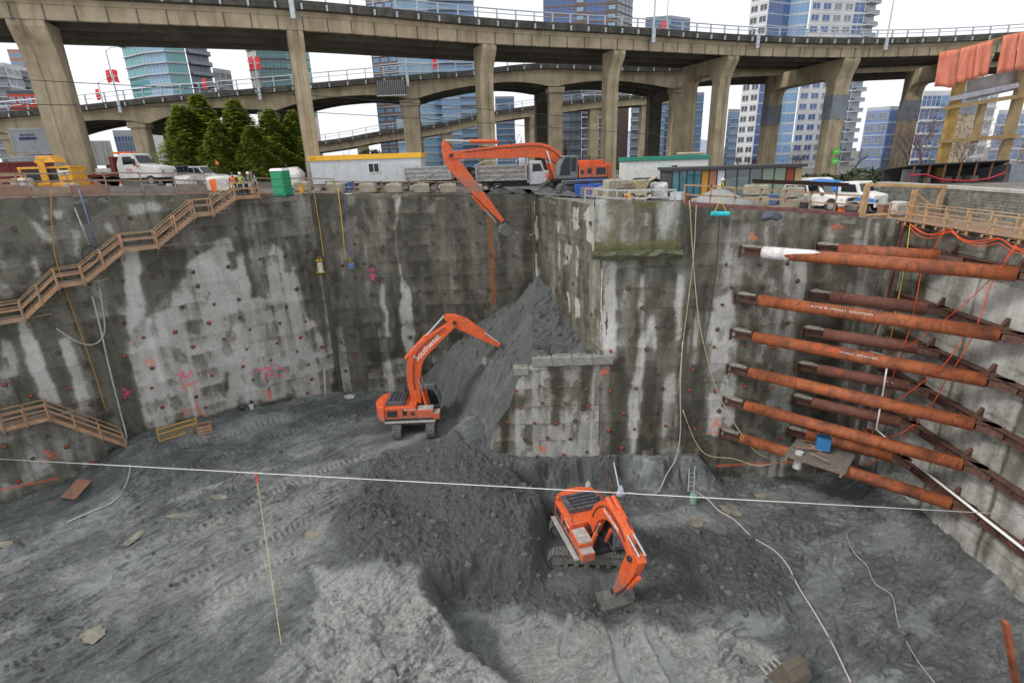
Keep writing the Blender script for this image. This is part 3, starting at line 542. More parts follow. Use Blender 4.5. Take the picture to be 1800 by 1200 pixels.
yd = mat('yard_gravel', (.17, .165, .15), .95, 0, .45, .5, (.08, .075, .065), .4, bump=.6, bscale=8, coord='pos')
kind(m.build('yard', yd), 'structure')
# ================================================================ VIADUCTS
t = NT('viaduct_concrete'); P = t.pos(); vs = t.mapping(P, (1, 1, .12))
a = t.noise(vs, .9, 6, .7); b = t.noise(P, .5, 5, .65); d3 = t.noise(P, 6, 5, .7)
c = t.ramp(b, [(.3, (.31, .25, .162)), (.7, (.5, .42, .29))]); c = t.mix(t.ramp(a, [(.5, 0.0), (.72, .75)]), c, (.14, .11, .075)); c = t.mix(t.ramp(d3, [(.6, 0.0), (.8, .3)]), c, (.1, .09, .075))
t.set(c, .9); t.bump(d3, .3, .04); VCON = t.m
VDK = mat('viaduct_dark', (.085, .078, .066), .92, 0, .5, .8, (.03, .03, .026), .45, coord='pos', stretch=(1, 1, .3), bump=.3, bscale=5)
VSHADE = mat('viaduct_shaded', (.11, .096, .075), .9, 0, .35, .4, (.07, .06, .05), .35, coord='pos')  # darker copy of the concrete: underside shade is put into the colour
STEEL = mat('galvanised', (.42, .45, .48), .5, .55, .2, 3)
DKST = mat('dark_steel', (.07, .075, .08), .55, .4, .3, 3)
BLUEP = mat('faded_blue_paint', (.20, .235, .28), .85, 0, .25, .8, (.2, .18, .14), .3, coord='pos')
def crom(P, n):
    P = [np.array(p, float) for p in P]; P = [2 * P[0] - P[1]] + P + [2 * P[-1] - P[-2]]; out = []
    for i in range(1, len(P) - 2):
        for k in range(n):
            u = k / n; a, b, c, d = P[i - 1:i + 3]
            out.append(.5 * ((2 * b) + (-a + c) * u + (2 * a - 5 * b + 4 * c - d) * u * u + (-a + 3 * b - 3 * c + d) * u ** 3))
    out.append(P[-2]); return out
def offs(C, s):
    o = []
    for i in range(len(C)):
        t = C[min(i + 1, len(C) - 1)] - C[max(i - 1, 0)]; n = np.array([-t[1], t[0], 0]); n /= np.linalg.norm(n); o.append(C[i] + n * s)
    return o
def ribbon(C, s0, s1, z0, z1, m):   # z0,z1: numbers or functions of index
    A, B = offs(C, s0), offs(C, s1); rings = []
    for i, (a, b) in enumerate(zip(A, B)):
        l = z0(i) if callable(z0) else z0; h = z1(i) if callable(z1) else z1
        rings.append([(a[0], a[1], a[2] + l), (b[0], b[1], b[2] + l), (b[0], b[1], b[2] + h), (a[0], a[1], a[2] + h)])
    m.loft(rings)
def resample(C, step):
    C = [np.array(c) for c in C]; out = [C[0]]; acc = 0
    for a, b in zip(C, C[1:]):
        L = np.linalg.norm(b - a); pos = step - acc
        while pos < L: out.append(a + (b - a) * pos / L); pos += step
        acc = (acc + L) % step if L else acc
    return out
def pxx(p): q = CM @ np.array(p); return 900 + FPX * q[0] / q[2]
def viaduct(name, label, ctrl, width, depth, haunch, piers, rail_h, post_step, ties=False, ngird=4, slab=.42, over=.9, fine=8):
    root = thing(name, label, 'bridge'); C = crom(ctrl, fine); n = len(C)
    px_ = [pxx(c) for c in C]
    def dep(i):
        if not haunch: return -slab - depth
        k = min([abs(px_[i] - p['x']) / p.get('span', 120) for p in piers] + [1.0]); return -slab - depth - haunch * max(0, 1 - k) ** 2
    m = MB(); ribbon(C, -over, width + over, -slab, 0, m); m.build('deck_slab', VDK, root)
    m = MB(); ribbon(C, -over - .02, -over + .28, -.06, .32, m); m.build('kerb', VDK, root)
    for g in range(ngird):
        s = g * (width - .5) / (ngird - 1); m = MB(); ribbon(C, s, s + .5, dep, -slab + .01, m); m.build('girder', VCON if g == 0 else VSHADE, root)
    m = MB(); ribbon(C, -.12, .02, lambda i: -slab - .45, -slab - .01, m); m.build('ledge', VCON, root)
    # cross diaphragms under the deck
    for q in resample(C, 9.0)[1:-1]:
        i = min(range(n), key=lambda k: np.linalg.norm(C[k] - q)); a, b = offs(C, .5)[i], offs(C, width - .5)[i]
        m = MB(); m.beam((a[0], a[1], a[2] - slab - .5), (b[0], b[1], b[2] - slab - .5), .3, .9); m.build('diaphragm', VSHADE, root)
    # railing
    Rl = [c + np.array([0, 0, 0]) for c in offs(C, -over + .1)]
    for zz, w in ((.32 + rail_h, .07), (.32 + rail_h * .55, .045)):
        m = MB(); m.tube([(p[0], p[1], p[2] + zz) for p in Rl], w, 6); m.build('rail', STEEL, root)
    pm = MB(); pm.bx(-.06, .06, -.09, .09, 0, rail_h + .34); pm.bx(-.09, .09, -.3, .05, -.45, .05); pme = mesh_of(pm, 'railing_post', STEEL)
    pk = MB(); pk.bx(-.03, .03, -.03, .03, 0, rail_h * .9 + .3); pke = mesh_of(pk, 'baluster', STEEL)
    for i, q in enumerate(resample(Rl, post_step)):
        j = min(range(n), key=lambda k: np.linalg.norm(Rl[k] - q)); tt = Rl[min(j + 1, n - 1)] - Rl[max(j - 1, 0)]; share('railing_post', pme, root, q, (0, 0, math.atan2(tt[1], tt[0])))
    if ties:
        for q in resample(C, post_step):
            j = min(range(n), key=lambda k: np.linalg.norm(C[k] - q)); tt = C[min(j + 1, n - 1)] - C[max(j - 1, 0)]; nn = np.array([-tt[1], tt[0], 0]) / np.linalg.norm(tt[:2])
            a = q - nn * .05; m = MB(); m.tube([(a[0], a[1], q[2] - slab - .02), (a[0], a[1], q[2] - slab - depth)], .035, 5); m.beam((a[0] - nn[0] * .1, a[1] - nn[1] * .1, q[2] - slab - depth - .06), (a[0] + nn[0] * .6, a[1] + nn[1] * .6, q[2] - slab - depth - .06), .12, .12); m.build('tie_rod', DKST, root)
    # piers
    for p in piers:
        ins = p.get('inset', 2.2); I = offs(C, ins); k = min(range(n), key=lambda q: abs(pxx((I[q][0], I[q][1], I[q][2] - depth * 3)) - p['x']))
        c0 = C[k]; tt = C[min(k + 1, n - 1)] - C[max(k - 1, 0)]; tt /= np.linalg.norm(tt); tt[2] = 0; tt /= np.linalg.norm(tt); nn = np.array([-tt[1], tt[0], 0])
        o = V3((c0[0], c0[1], 0)); U, Wv = V3(nn), V3(tt); zt = c0[2] + dep(k) + .0; zb = float(zyard(c0[0])) - 2.5; w, dpt = p['w'], p.get('d', 1.7)
        def prof(e):   # e: how far the face is set back
            s0, s1 = ins - dpt / 2 + e, ins + dpt / 2 - e; h = zt - p.get('flare', 4.2); pts = [(s0, zb), (s1, zb)]
            if p.get('far'):
                f0, f1 = p['far'] - dpt / 2 + e, p['far'] + dpt / 2 - e; bb = zt - p.get('beam', 1.9) + e; r = 1.2
                pts += [(s1, bb - r), (s1 + r * .3, bb - r * .3), (s1 + r, bb), (f0 - r, bb), (f0 - r * .3, bb - r * .3), (f0, bb - r), (f0, zb), (f1, zb), (f1, zt), (e, zt)]
            else: pts += [(s1, zt), (e if p.get('flare', 1) else s0, zt)]
            if p.get('flare', 1):
                ro = ins - dpt / 2
                pts += [(e, zt - .5), (ro * .25 + e, zt - 1.15), (ro * .62 + e, zt - 1.9), (ro * .88 + e, zt - 2.8), (s0, h)]
            return pts
        if p.get('far') or p.get('flare', 1):
            m = MB(); m.prism(prof(.16), o, U, (0, 0, 1), w * .99, Wv); pr = m.build('pier', VCON, root)
            for sg in (-1, 1):
                m = MB(); m.prism(prof(0), o + Wv * sg * w * .31, U, (0, 0, 1), w * .38, Wv); m.build('rib', VCON, pr, bevel=.12, seg=2)
        else:
            m = MB(); m.prism(prof(0), o, U, (0, 0, 1), w, Wv); pr = m.build('pier', VCON, root, bevel=.15, seg=2)
            if p.get('cap'):
                m = MB(); s0, s1 = ins - dpt / 2 - .25, ins + dpt / 2 + .25; m.prism([(s0, zt - .9), (s1, zt - .9), (s1, zt - .02), (s0, zt - .02)], o, U, (0, 0, 1), w + .5, Wv); m.build('pier_cap', VCON, pr, bevel=.06)
                m = MB(); f = width - ins; m.prism([(f - .8, zb), (f + .8, zb), (f + .8, zt), (f - .8, zt)], o, U, (0, 0, 1), w, Wv); m.build('rear_column', VSHADE, pr)
                m = MB(); m.prism([(ins, zt - 1.6), (f, zt - 1.6), (f, zt), (ins, zt)], o, U, (0, 0, 1), w * .8, Wv); m.build('cross_beam', VSHADE, pr)
        if p.get('foot'):
            m = MB(); s0, s1 = ins - dpt / 2 - .02, ins + dpt / 2 + .02; m.prism([(s0, zb), (s1, zb), (s1, p['foot']), (s0, p['foot'])], o, U, (0, 0, 1), w + .04, Wv); m.build('painted_base', mat('repaired_base', (.5, .48, .43), .9, 0, .15, .8, (.3, .28, .24), .3, coord='pos'), pr)
        if p.get('blue'):
            z0, z1 = p['blue']
            m = MB(); s0, s1 = ins - dpt / 2 - .02, ins + dpt / 2 + .02; m.prism([(s0, z0), (s1, z0), (s1, z1), (s0, z1)], o, U, (0, 0, 1), w + .04, Wv)
            m.build('painted_band', BLUEP, pr); m = MB(); f = p.get('far', ins); m.prism([(f - dpt / 2 - .02, z0), (f + dpt / 2 + .02, z0), (f + dpt / 2 + .02, z1), (f - dpt / 2 - .02, z1)], o, U, (0, 0, 1), w + .04, Wv) if p.get('far') else None
            if p.get('far'): m.build('painted_band', BLUEP, pr)
    return root, C
HT = 14.47
up_ctrl = [(-75, 37, HT), (-58, 44, HT), (-40.2, 51.2, HT), (-20, 58.2, HT), (-1.4, 67.6, HT), (16, 74.2, HT), (34.5, 81.5, HT), (54, 86, HT), (72, 85.5, HT), (92, 80, HT)]
vu, CU = viaduct('viaduct', 'nearest high concrete viaduct curving across the top with square girders', up_ctrl, 11.0, 1.6, 0, [
    dict(x=88, w=2.7, d=2.0, inset=2.4, foot=-.2), dict(x=524, w=1.5, d=1.3, inset=1.5, foot=.3), dict(x=842, w=1.75, d=1.7), dict(x=1077, w=1.7, d=1.5),
    dict(x=1268, w=1.9, d=1.6, far=9.2), dict(x=1482, w=2.6, d=1.9, far=18, beam=2.4, blue=(4.2, 7.6)), dict(x=1702, w=2.6, d=1.9, far=17, beam=2.4, blue=(4.2, 7.6))], .95, 2.3, ties=True, fine=14)
def lv(px, Y): p = aY(px[0], px[1], Y); return (p.x, p.y, p.z)
lo_ctrl = [lv((-160, 216), 82), lv((0, 203), 84), lv((138, 191), 85), lv((277, 176), 86), lv((460, 160), 87), (lv((660, 142), 88)), lv((817, 130), 90), lv((950, 117), 93), (24, 96, 13.2), (42, 99, 13.7), (60, 101, 13.9), (80, 100, 13.9), (104, 93, 13.9)]
vl, CL = viaduct('viaduct', 'middle viaduct ramp with haunched girders passing behind the cedars', lo_ctrl, 12.0, 1.3, 1.3, [
    dict(x=30, w=2.4, inset=1.4, flare=0, cap=True, span=110), dict(x=252, w=2.2, inset=1.4, flare=0, cap=True, span=110), dict(x=470, w=2.2, inset=1.4, flare=0, cap=True, span=110), dict(x=724, w=2.6, inset=1.4, flare=0, cap=True, span=120), dict(x=973, w=2.2, inset=1.2, flare=0, cap=True, span=120), dict(x=1187, w=2.4, inset=1.4, flare=0, cap=True, span=120)], 1.3, 2.7, fine=12)
th_ctrl = [lv((480, 262), 125), lv((600, 246), 126), lv((667, 234), 127), lv((773, 220), 129), lv((867, 199), 132), lv((983, 183), 135), lv((1060, 174), 138), lv((1190, 166), 142)]
vt, CT = viaduct('viaduct', 'far thin viaduct ramp climbing to the right beneath the others', th_ctrl, 8.0, 1.5, 0, [
    dict(x=640, w=2.4, inset=1.5, flare=0), dict(x=790, w=2.4, inset=1.5, flare=0), dict(x=944, w=2.6, inset=1.5, flare=3, far=6), dict(x=1042, w=2.4, inset=1.5, flare=0), dict(x=1130, w=2.4, inset=1.5, flare=0)], 1.2, 3.0, fine=8, ngird=3)
# ================================================================ FAR CITY
m = MB(); n = 60
for i in range(n):
    x0, x1 = -2600 + i * 90, -2600 + (i + 1) * 90
    def hh(x): return max(0, 130 * (.5 + .5 * math.sin(x * .0021 + 1.1)) * (1 if x > 300 else .45) + 25 * math.sin(x * .011) + 12 * math.sin(x * .037)) - 20
    m.add([(x0, 2400, -30), (x1, 2400, -30), (x1, 2500, hh(x1)), (x0, 2500, hh(x0))], [(0, 1, 2, 3)])
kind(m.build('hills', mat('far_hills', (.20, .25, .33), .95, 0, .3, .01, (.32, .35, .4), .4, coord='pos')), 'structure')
TM = {}
def tmat(k):
    D_ = {'teal': (.10, .36, .38), 'tealdark': (.07, .20, .21), 'blue': (.07, .14, .34), 'bluelight': (.17, .33, .56), 'grey': (.22, .26, .31), 'dark': (.05, .06, .08), 'sky': (.24, .42, .60)}
    if k in D_: return glass('glass_' + k, D_[k], .1)
    E_ = {'white': (.58, .59, .6), 'cream': (.52, .5, .44), 'brown': (.16, .11, .095), 'pink': (.42, .22, .19), 'slab': (.38, .42, .46), 'bluewall': (.15, .22, .42), 'greywall': (.36, .38, .4), 'red': (.5, .06, .03), 'charcoal': (.08, .085, .095)}
    return mat('facade_' + k, E_[k], .75, 0, .12, .15, coord='pos')
FRAME = mat('window_frame', (.45, .47, .49), .5, .3, .1, 2)
def bay_mesh(style, w, fh, g, wl):
    key = (style, round(w, 2), fh, g, wl)
    if key in TM: return TM[key]
    m = MB(); h = fh
    if style == 'glass':      # full-height glazing: dark spandrel, panes between real mullions
        m.cur = 0; m.bx(-w / 2 + .05, w / 2 - .05, -.02, .1, .45, h - .2); m.cur = 1; m.bx(-w / 2, w / 2, -.08, .1, 0, .42)
        m.bx(-w / 2, -w / 2 + .09, -.1, .08, .42, h - .2); m.bx(-.04, .04, -.08, .08, .42, h - .2); m.bx(-w / 2, w / 2, -.07, .08, h * .62, h * .62 + .07)
    elif style == 'punched':
        ww = min(w * .7, 2.6); m.cur = 0; m.bx(-ww / 2, ww / 2, -.03, .1, .95, h - .55); m.cur = 1
        m.bx(-ww / 2 - .1, ww / 2 + .1, -.1, .05, .83, .95); m.bx(-ww / 2 - .1, ww / 2 + .1, -.08, .05, h - .55, h - .45); m.bx(-.05, .05, -.07, .05, .95, h - .55); m.bx(-ww / 2 - .1, -ww / 2, -.08, .05, .95, h - .55); m.bx(ww / 2, ww / 2 + .1, -.08, .05, .95, h - .55)
    elif style == 'balcony':
        m.cur = 0; m.bx(-w / 2 + .05, w / 2 - .05, -.02, .1, .2, h - .2); m.cur = 1; m.bx(-w / 2, w / 2, -1.5, .1, -.12, .1); m.bx(-w / 2, w / 2, -1.48, -1.42, 1.05, 1.12); m.bx(-w / 2, -w / 2 + .07, -.1, .05, .1, h - .2)
        m.cur = 0; m.bx(-w / 2 + .03, w / 2 - .03, -1.47, -1.43, .12, 1.05)
    TM[key] = mesh_of(m, style + '_bay', [tmat(g), wl if not isinstance(wl, str) else tmat(wl)]); return TM[key]
def tower(label, plan, segs, z0, z1, fh, wall_, back=16, slabm='slab', slabout=.3, cat='building', name='tower_block', z00=-9):
    root = kind(thing(name, label, cat, (plan[0][0], plan[0][1], z00)), 'thing'); ox, oy = plan[0]
    Pp = [(x - ox, y - oy) for x, y in plan]; ctr = ((Pp[0][0] + Pp[-1][0]) / 2, (Pp[0][1] + Pp[-1][1]) / 2)
    bd = np.array([ctr[0] + ox, ctr[1] + oy]); bd = bd / np.linalg.norm(bd) * back
    poly = Pp + [(Pp[-1][0] + bd[0], Pp[-1][1] + bd[1]), (Pp[0][0] + bd[0], Pp[0][1] + bd[1])]
    m = MB(); N = len(poly); m.add([(x, y, 0) for x, y in poly] + [(x, y, z1 - z00) for x, y in poly], [tuple(range(N))[::-1], tuple(range(N, 2 * N))] + [(i, (i + 1) % N, N + (i + 1) % N, N + i) for i in range(N)])
    m.build('wall', tmat(wall_), root)
    m = MB(); m.add([(x, y, z1 - z00 + .01) for x, y in poly] + [(x, y, z1 - z00 + .9) for x, y in poly], [tuple(range(N))[::-1], tuple(range(N, 2 * N))] + [(i, (i + 1) % N, N + (i + 1) % N, N + i) for i in range(N)]); m.build('parapet', tmat(slabm), root)
    nf = int((z1 - z0) / fh)
    for f in range(nf):
        z = z1 - (f + 1) * fh - z00
        m = MB()
        for (a, b) in zip(Pp, Pp[1:]):
            d = V3((b[0] - a[0], b[1] - a[1], 0)).normalized(); nn = V3((d.y, -d.x, 0))
            p0 = V3((a[0], a[1], z)); p1 = V3((b[0], b[1], z)); q = [p0 + nn * slabout - d * slabout * .3, p1 + nn * slabout + d * slabout * .3, p1, p0]
            m.hexa([v - V3((0, 0, .16)) for v in q] + [v + V3((0, 0, .1)) for v in q])
        m.build('floor_slab', tmat(slabm), root)
        for (a, b), sg in zip(zip(Pp, Pp[1:]), segs):
            d = V3((b[0] - a[0], b[1] - a[1], 0)); L = d.length; d.normalize(); rz = math.atan2(d.y, d.x); tot = sum(x[3] if len(x) > 3 else 1 for x in sg); pos = 0
            for st in sg:
                w = L * (st[3] if len(st) > 3 else 1) / tot
                if st[0] != 'solid':
                    c = V3((a[0], a[1], z)) + d * (pos + w / 2); share('window' if st[0] != 'balcony' else 'balcony', bay_mesh(st[0], w, fh, st[1], st[2]), root, c, (0, 0, rz))
                pos += w
    return root
def plan_px(pts, y, Y0):   # (px, Y) pairs -> plan
    return [tuple(aY(p, y, Yq)[:2]) for p, Yq in pts]
def ztop(px, py, Y): return aY(px, py, Y).z
G = lambda g, w='slab', n=1: [('glass', g, w)] * n
PN = lambda g, w, n=1: [('punched', g, w)] * n
BL = lambda g, w='slab', n=1: [('balcony', g, w)] * n
# curved teal tower, left of the second pier
pl = plan_px([(228, 188), (262, 182), (300, 180), (335, 183)], 140, 0)
tower('curved teal glass tower seen under the viaduct at left', pl, [G('teal', 'slab', 3), G('sky', 'slab', 3), G('teal', 'slab', 3)], 14, 46, 3.0, 'greywall', 18, slabout=.6)
tower('dark balcony side wing of the curved teal tower', plan_px([(337, 184), (374, 190)], 140, 0), [BL('grey', 'charcoal', 2)], 14, 46, 3.0, 'greywall', 16, slabm='charcoal')
tower('small pale grey block right of the curved teal tower', plan_px([(377, 215), (408, 222)], 140, 0), [PN('grey', 'greywall', 3)], 12, ztop(390, 126, 218), 3.0, 'greywall', 12)
tower('dark teal tower with a pale flank behind the second pier', plan_px([(440, 205), (456, 203), (548, 206)], 130, 0), [[('solid',)], G('tealdark', 'charcoal', 4) + BL('tealdark', 'slab', 1) + G('teal', 'slab', 2)], 16, 50, 3.0, 'cream', 16, slabm='charcoal')
tower('pinkish brick tower peeping out at the far left', plan_px([(28, 260), (62, 262)], 140, 0), [PN('bluelight', 'white', 3)], 30, ztop(40, 90, 260), 3.2, 'pink', 14, slabm='pink', slabout=.05)
tower('white and grey apartment block at the left edge of the photo', plan_px([(-40, 175), (18, 178), (66, 190)], 150, 0), [BL('grey', 'white', 3), PN('grey', 'white', 2) + BL('dark', 'white', 2)], -2, ztop(10, 116, 178), 2.9, 'white', 14, slabm='white')
tower('low dark building with red bays at the far left', plan_px([(18, 150), (75, 152)], 185, 0), [PN('sky', 'red', 4)], -2, ztop(40, 166, 151), 3.2, 'red', 12, slabm='charcoal')
tower('low glazed building under the ramp behind the tow truck', plan_px([(205, 105), (262, 107)], 260, 0), [G('blue', 'slab', 5)], -3, ztop(230, 238, 106), 3.2, 'greywall', 10)
# brick and glass tower between the second and third piers
tower('brick and glass tower rising between the second and third piers', plan_px([(655, 230), (700, 226), (838, 232)], 120, 0), [PN('bluelight', 'brown', 3), G('sky', 'slab', 3) + BL('bluelight', 'slab', 4)], -6, 75, 3.0, 'brown', 18)
tower('dark brown and blue tower above the viaduct in the centre', plan_px([(955, 240), (1085, 236), (1112, 246)], 20, 0), [G('blue', 'brown', 3) + PN('sky', 'brown', 1) + G('blue', 'brown', 2) + PN('sky', 'brown', 1), G('grey', 'charcoal', 2)], 20, 86, 3.0, 'brown', 18, slabm='brown', slabout=.1)
tower('grey balcony tower behind the bare tree in the centre', plan_px([(985, 190), (1040, 192)], 220, 0), [G('grey', 'charcoal', 3)], -6, 32, 3.0, 'greywall', 14, slabm='charcoal')
tower('dark balcony block left of the fourth pier', plan_px([(1022, 170), (1062, 172)], 240, 0), [BL('dark', 'white', 3)], -6, 26, 3.0, 'greywall', 14, slabm='white')
tower('pale blue glass tower right of the fourth pier', plan_px([(1108, 215), (1122, 214), (1166, 216)], 240, 0), [BL('grey', 'white', 1), G('bluelight', 'slab', 5)], -6, 42, 3.0, 'white', 16)
tower('blue glass slab block behind the fifth pier', plan_px([(1195, 230), (1232, 232)], 240, 0), [G('bluelight', 'slab', 4)], -6, 22, 3.0, 'greywall', 14)
# the white and blue tower at right
tower('white and blue apartment tower topping the viaduct at right', plan_px([(1300, 182), (1330, 178), (1366, 182), (1398, 180)], 200, 0), [PN('dark', 'white', 2), [('glass', 'blue', 'bluewall')] * 3, G('bluelight', 'slab', 2)], -6, 78, 3.05, 'white', 10, slabm='white', slabout=.08)
tower('white gridded wing of the apartment tower at right', plan_px([(1400, 179), (1490, 183), (1508, 186)], 200, 0), [PN('blue', 'white', 2) + PN('grey', 'white', 2) + G('blue', 'white', 1), BL('grey', 'white', 1)], -6, 78, 3.05, 'white', 14, slabm='white', slabout=.06)
tower('pale and slate blue low block behind the seventh pier', plan_px([(1516, 150), (1556, 146), (1592, 150)], 240, 0), [PN('grey', 'greywall', 2), G('blue', 'bluewall', 2)], -7, ztop(1540, 195, 148), 3.0, 'bluewall', 12, slabm='slab', slabout=.12)
tower('white terraced block with blue glazing at the right', plan_px([(1610, 140), (1690, 142), (1740, 146)], 230, 0), [G('blue', 'white', 2) + BL('bluelight', 'white', 2) + PN('blue', 'white', 1), PN('grey', 'white', 3)], -7, ztop(1650, 167, 141), 3.0, 'white', 12, slabm='white', slabout=.35)
tower('pale block at the right edge behind the timber frame', plan_px([(1745, 150), (1850, 152)], 240, 0), [G('bluelight', 'white', 2) + BL('grey', 'white', 2)], -7, ztop(1760, 200, 150), 3.0, 'white', 12, slabm='white')
tower('blue glass tower between the fourth and fifth piers', plan_px([(1126, 260), (1168, 258), (1200, 264)], 230, 0), [G('bluelight', 'slab', 3) + BL('sky', 'slab', 2), G('blue', 'slab', 2)], -6, 55, 3.0, 'greywall', 16)
tower('slim blue balcony tower just right of the fifth pier', plan_px([(1276, 240), (1302, 244)], 240, 0), [BL('bluelight', 'white', 2) + G('blue', 'slab', 1)], -6, 16, 3.0, 'white', 14)
tower('blue glazed tower seen left of the third pier', plan_px([(780, 205), (812, 207)], 230, 0), [G('bluelight', 'slab', 3)], -6, 24, 3.0, 'greywall', 14)
tower('brick tower low behind the lattice left of the third pier', plan_px([(700, 180), (745, 182)], 250, 0), [G('sky', 'slab', 3) + PN('bluelight', 'brown', 1)], -6, 12, 3.0, 'brown', 14)
tower('glass block filling the gap right of the third pier', plan_px([(872, 300), (905, 302)], 220, 0), [G('bluelight', 'slab', 3)], -6, 30, 3.0, 'greywall', 14)
# ================================================================ TREES
t = NT('cedar_foliage'); oi = t.node('ShaderNodeObjectInfo'); P = t.pos(); a = t.noise(P, .9, 5, .7); b_ = t.noise(P, 7, 3)
c = t.ramp(a, [(.3, (.09, .13, .02)), (.5, (.25, .31, .045)), (.72, (.43, .46, .085))]); c = t.mix(t.ramp(b_, [(.62, 0.0), (.74, .5)]), c, (.14, .11, .04)); t.set(c, .75); CEDAR = t.m
tl = t.node('ShaderNodeBsdfTranslucent'); t.l.new(c, tl.inputs['Color']); mx = t.node('ShaderNodeMixShader'); mx.inputs[0].default_value = .5; t.l.new(t.b.outputs[0], mx.inputs[1]); t.l.new(tl.outputs[0], mx.inputs[2]); t.l.new(mx.outputs[0], t.n['Material Output'].inputs['Surface'])
BARK = mat('bark', (.075, .058, .045), .95, 0, .4, 4, bump=.5)
def cedar_mesh(seed):
    r = random.Random(seed); m = MB(); H = 10.0
    for i in range(9500):
        h = r.random() ** .95 * H * .985 + .1; rad = (1 - (h / H) ** 1.25) * 3.3 * (.9 + .12 * r.random()) + .12; a = r.random() * 6.283
        lob = 1 + .16 * math.sin(3 * a + h * 1.3 + seed) + .12 * math.sin(7 * a + h * 2.9); rr = rad * lob * (1 - .5 * r.random() ** 2.2)
        x, y = rr * math.cos(a), rr * math.sin(a); L = r.uniform(.16, .45); w = L * .42; h += r.uniform(-.2, .2); dz = r.uniform(-.35, .5)
        dx, dy = math.cos(a + r.uniform(-.7, .7)), math.sin(a + r.uniform(-.7, .7)); tx, ty = -dy, dx; tw = r.uniform(-.5, .5)
        m.add([(x, y, h), (x + dx * L * .5 + tx * w, y + dy * L * .5 + ty * w, h + dz * L * .5 + w * tw), (x + dx * L, y + dy * L, h + dz * L), (x + dx * L * .5 - tx * w, y + dy * L * .5 - ty * w, h + dz * L * .5 - w * tw)], [(0, 1, 2, 3)])
    for k in range(24):     # the shaded inner mass of the crown
        a0, a1 = k * 6.2832 / 24, (k + 1) * 6.2832 / 24
        for h0, h1 in ((.3, 3.5), (3.5, 6.5), (6.5, 9.2)):
            f = lambda h: (1 - (h / H) ** 1.25) * 2.1
            m.add([(f(h0) * math.cos(a0), f(h0) * math.sin(a0), h0), (f(h0) * math.cos(a1), f(h0) * math.sin(a1), h0), (f(h1) * math.cos(a1), f(h1) * math.sin(a1), h1), (f(h1) * math.cos(a0), f(h1) * math.sin(a0), h1)], [(0, 1, 2, 3)])
    return mesh_of(m, 'cedar_crown', CEDAR)
CM_ = [cedar_mesh(1), cedar_mesh(2), cedar_mesh(5)]
tk = MB(); tk.tube([(0, 0, -1.5), (.05, 0, 3), (0, .05, 6), (0, 0, 9.4)], [.24, .18, .1, .02], 8); TKM = mesh_of(tk, 'trunk', BARK)
CED = [(345, 168, 76, 1.4, 'tallest cedar of the green clump, second from the left'), (314, 186, 74, 1.35, 'leftmost cedar of the green clump beside the ramp pier'), (410, 178, 77, 1.4, 'pointed cedar in the middle of the green clump'), (378, 212, 73, 1.5, 'low broad cedar in front of the tall pointed ones'),
       (472, 193, 78, 1.35, 'cedar near the right end of the green clump'), (513, 196, 80, 1.3, 'rightmost cedar of the clump, half behind the slim pier'), (440, 222, 73, 1.5, 'low cedar behind the white tented pallet')]
for i, (px, py, Y, ws, lb) in enumerate(CED):
    top = aY(px, py, Y); g = float(zyard(top.x)) - .6; sc = (top.z - g) / 10
    tr = thing('cedar_tree', lb, 'tree', (top.x, Y, g), i * 1.3, 'cedars before the ramp'); tr.scale = (sc * ws, sc * ws, sc); share('trunk', TKM, tr); share('crown', CM_[i % 3], tr)
def bare_mesh(seed, H, LVM=4, spread=.5):
    r = random.Random(seed); m = MB()
    def br(p, d, L, rad, lv):
        q = p + d * L * .5 + V3((r.uniform(-.06, .06), r.uniform(-.06, .06), 0)) * L; e = q + (d + V3((r.uniform(-.15, .15), r.uniform(-.15, .15), .08))).normalized() * L * .5
        m.tube([p, q, e], [rad, rad * .8, rad * .6], 5 if lv < 2 else 3, cap=False)
        if lv >= LVM: return
        for k in range(r.randint(2, 3) + (1 if lv in (1, 2) else 0)):
            f = r.uniform(.45, 1); s = p.lerp(e, f); dd = (d + V3((r.uniform(-1, 1), r.uniform(-1, 1), r.uniform(-.1, .6))) * spread * (1.15 if lv else .9)).normalized(); br(s, dd, L * r.uniform(.55, .8), max(.012, rad * .55), lv + 1)
    br(V3((0, 0, -.5)), V3((.03, 0, 1)), H * .36, H * .018, 0)
    return m
BT = [mesh_of(bare_mesh(s, 10, spread=.62), 'bare_branches', BARK) for s in (11, 12, 13)]
t = NT('blossom'); t.set(t.ramp(t.noise(t.pos(), 3, 3), [(.35, (.35, .24, .25)), (.7, (.55, .44, .44))]), .9); BLOS = t.m
def blossom(seed, H):
    r = random.Random(seed); m = MB()
    for i in range(1500):
        a = r.random() * 6.28; rr = H * .42 * r.random() ** .5; h = H * (.35 + .55 * r.random()); rr *= math.sin(max(.15, min(1, (h / H - .25) * 1.3)) * 3.0) + .25; s = r.uniform(.05, .12)
        x, y = rr * math.cos(a), rr * math.sin(a); m.add([(x - s, y, h), (x, y - s, h + s * .5), (x + s, y, h), (x, y + s, h + s * .9)], [(0, 1, 2, 3)])
    return mesh_of(m, 'blossom', BLOS)
RTW = mat('reddish_twigs', (.17, .10, .095), .9, 0, .4, 4)
BTR = [mesh_of(bare_mesh(s, 10, 5, .75), 'twiggy_branches', RTW) for s in (21, 22)]
BLM = blossom(3, 10)
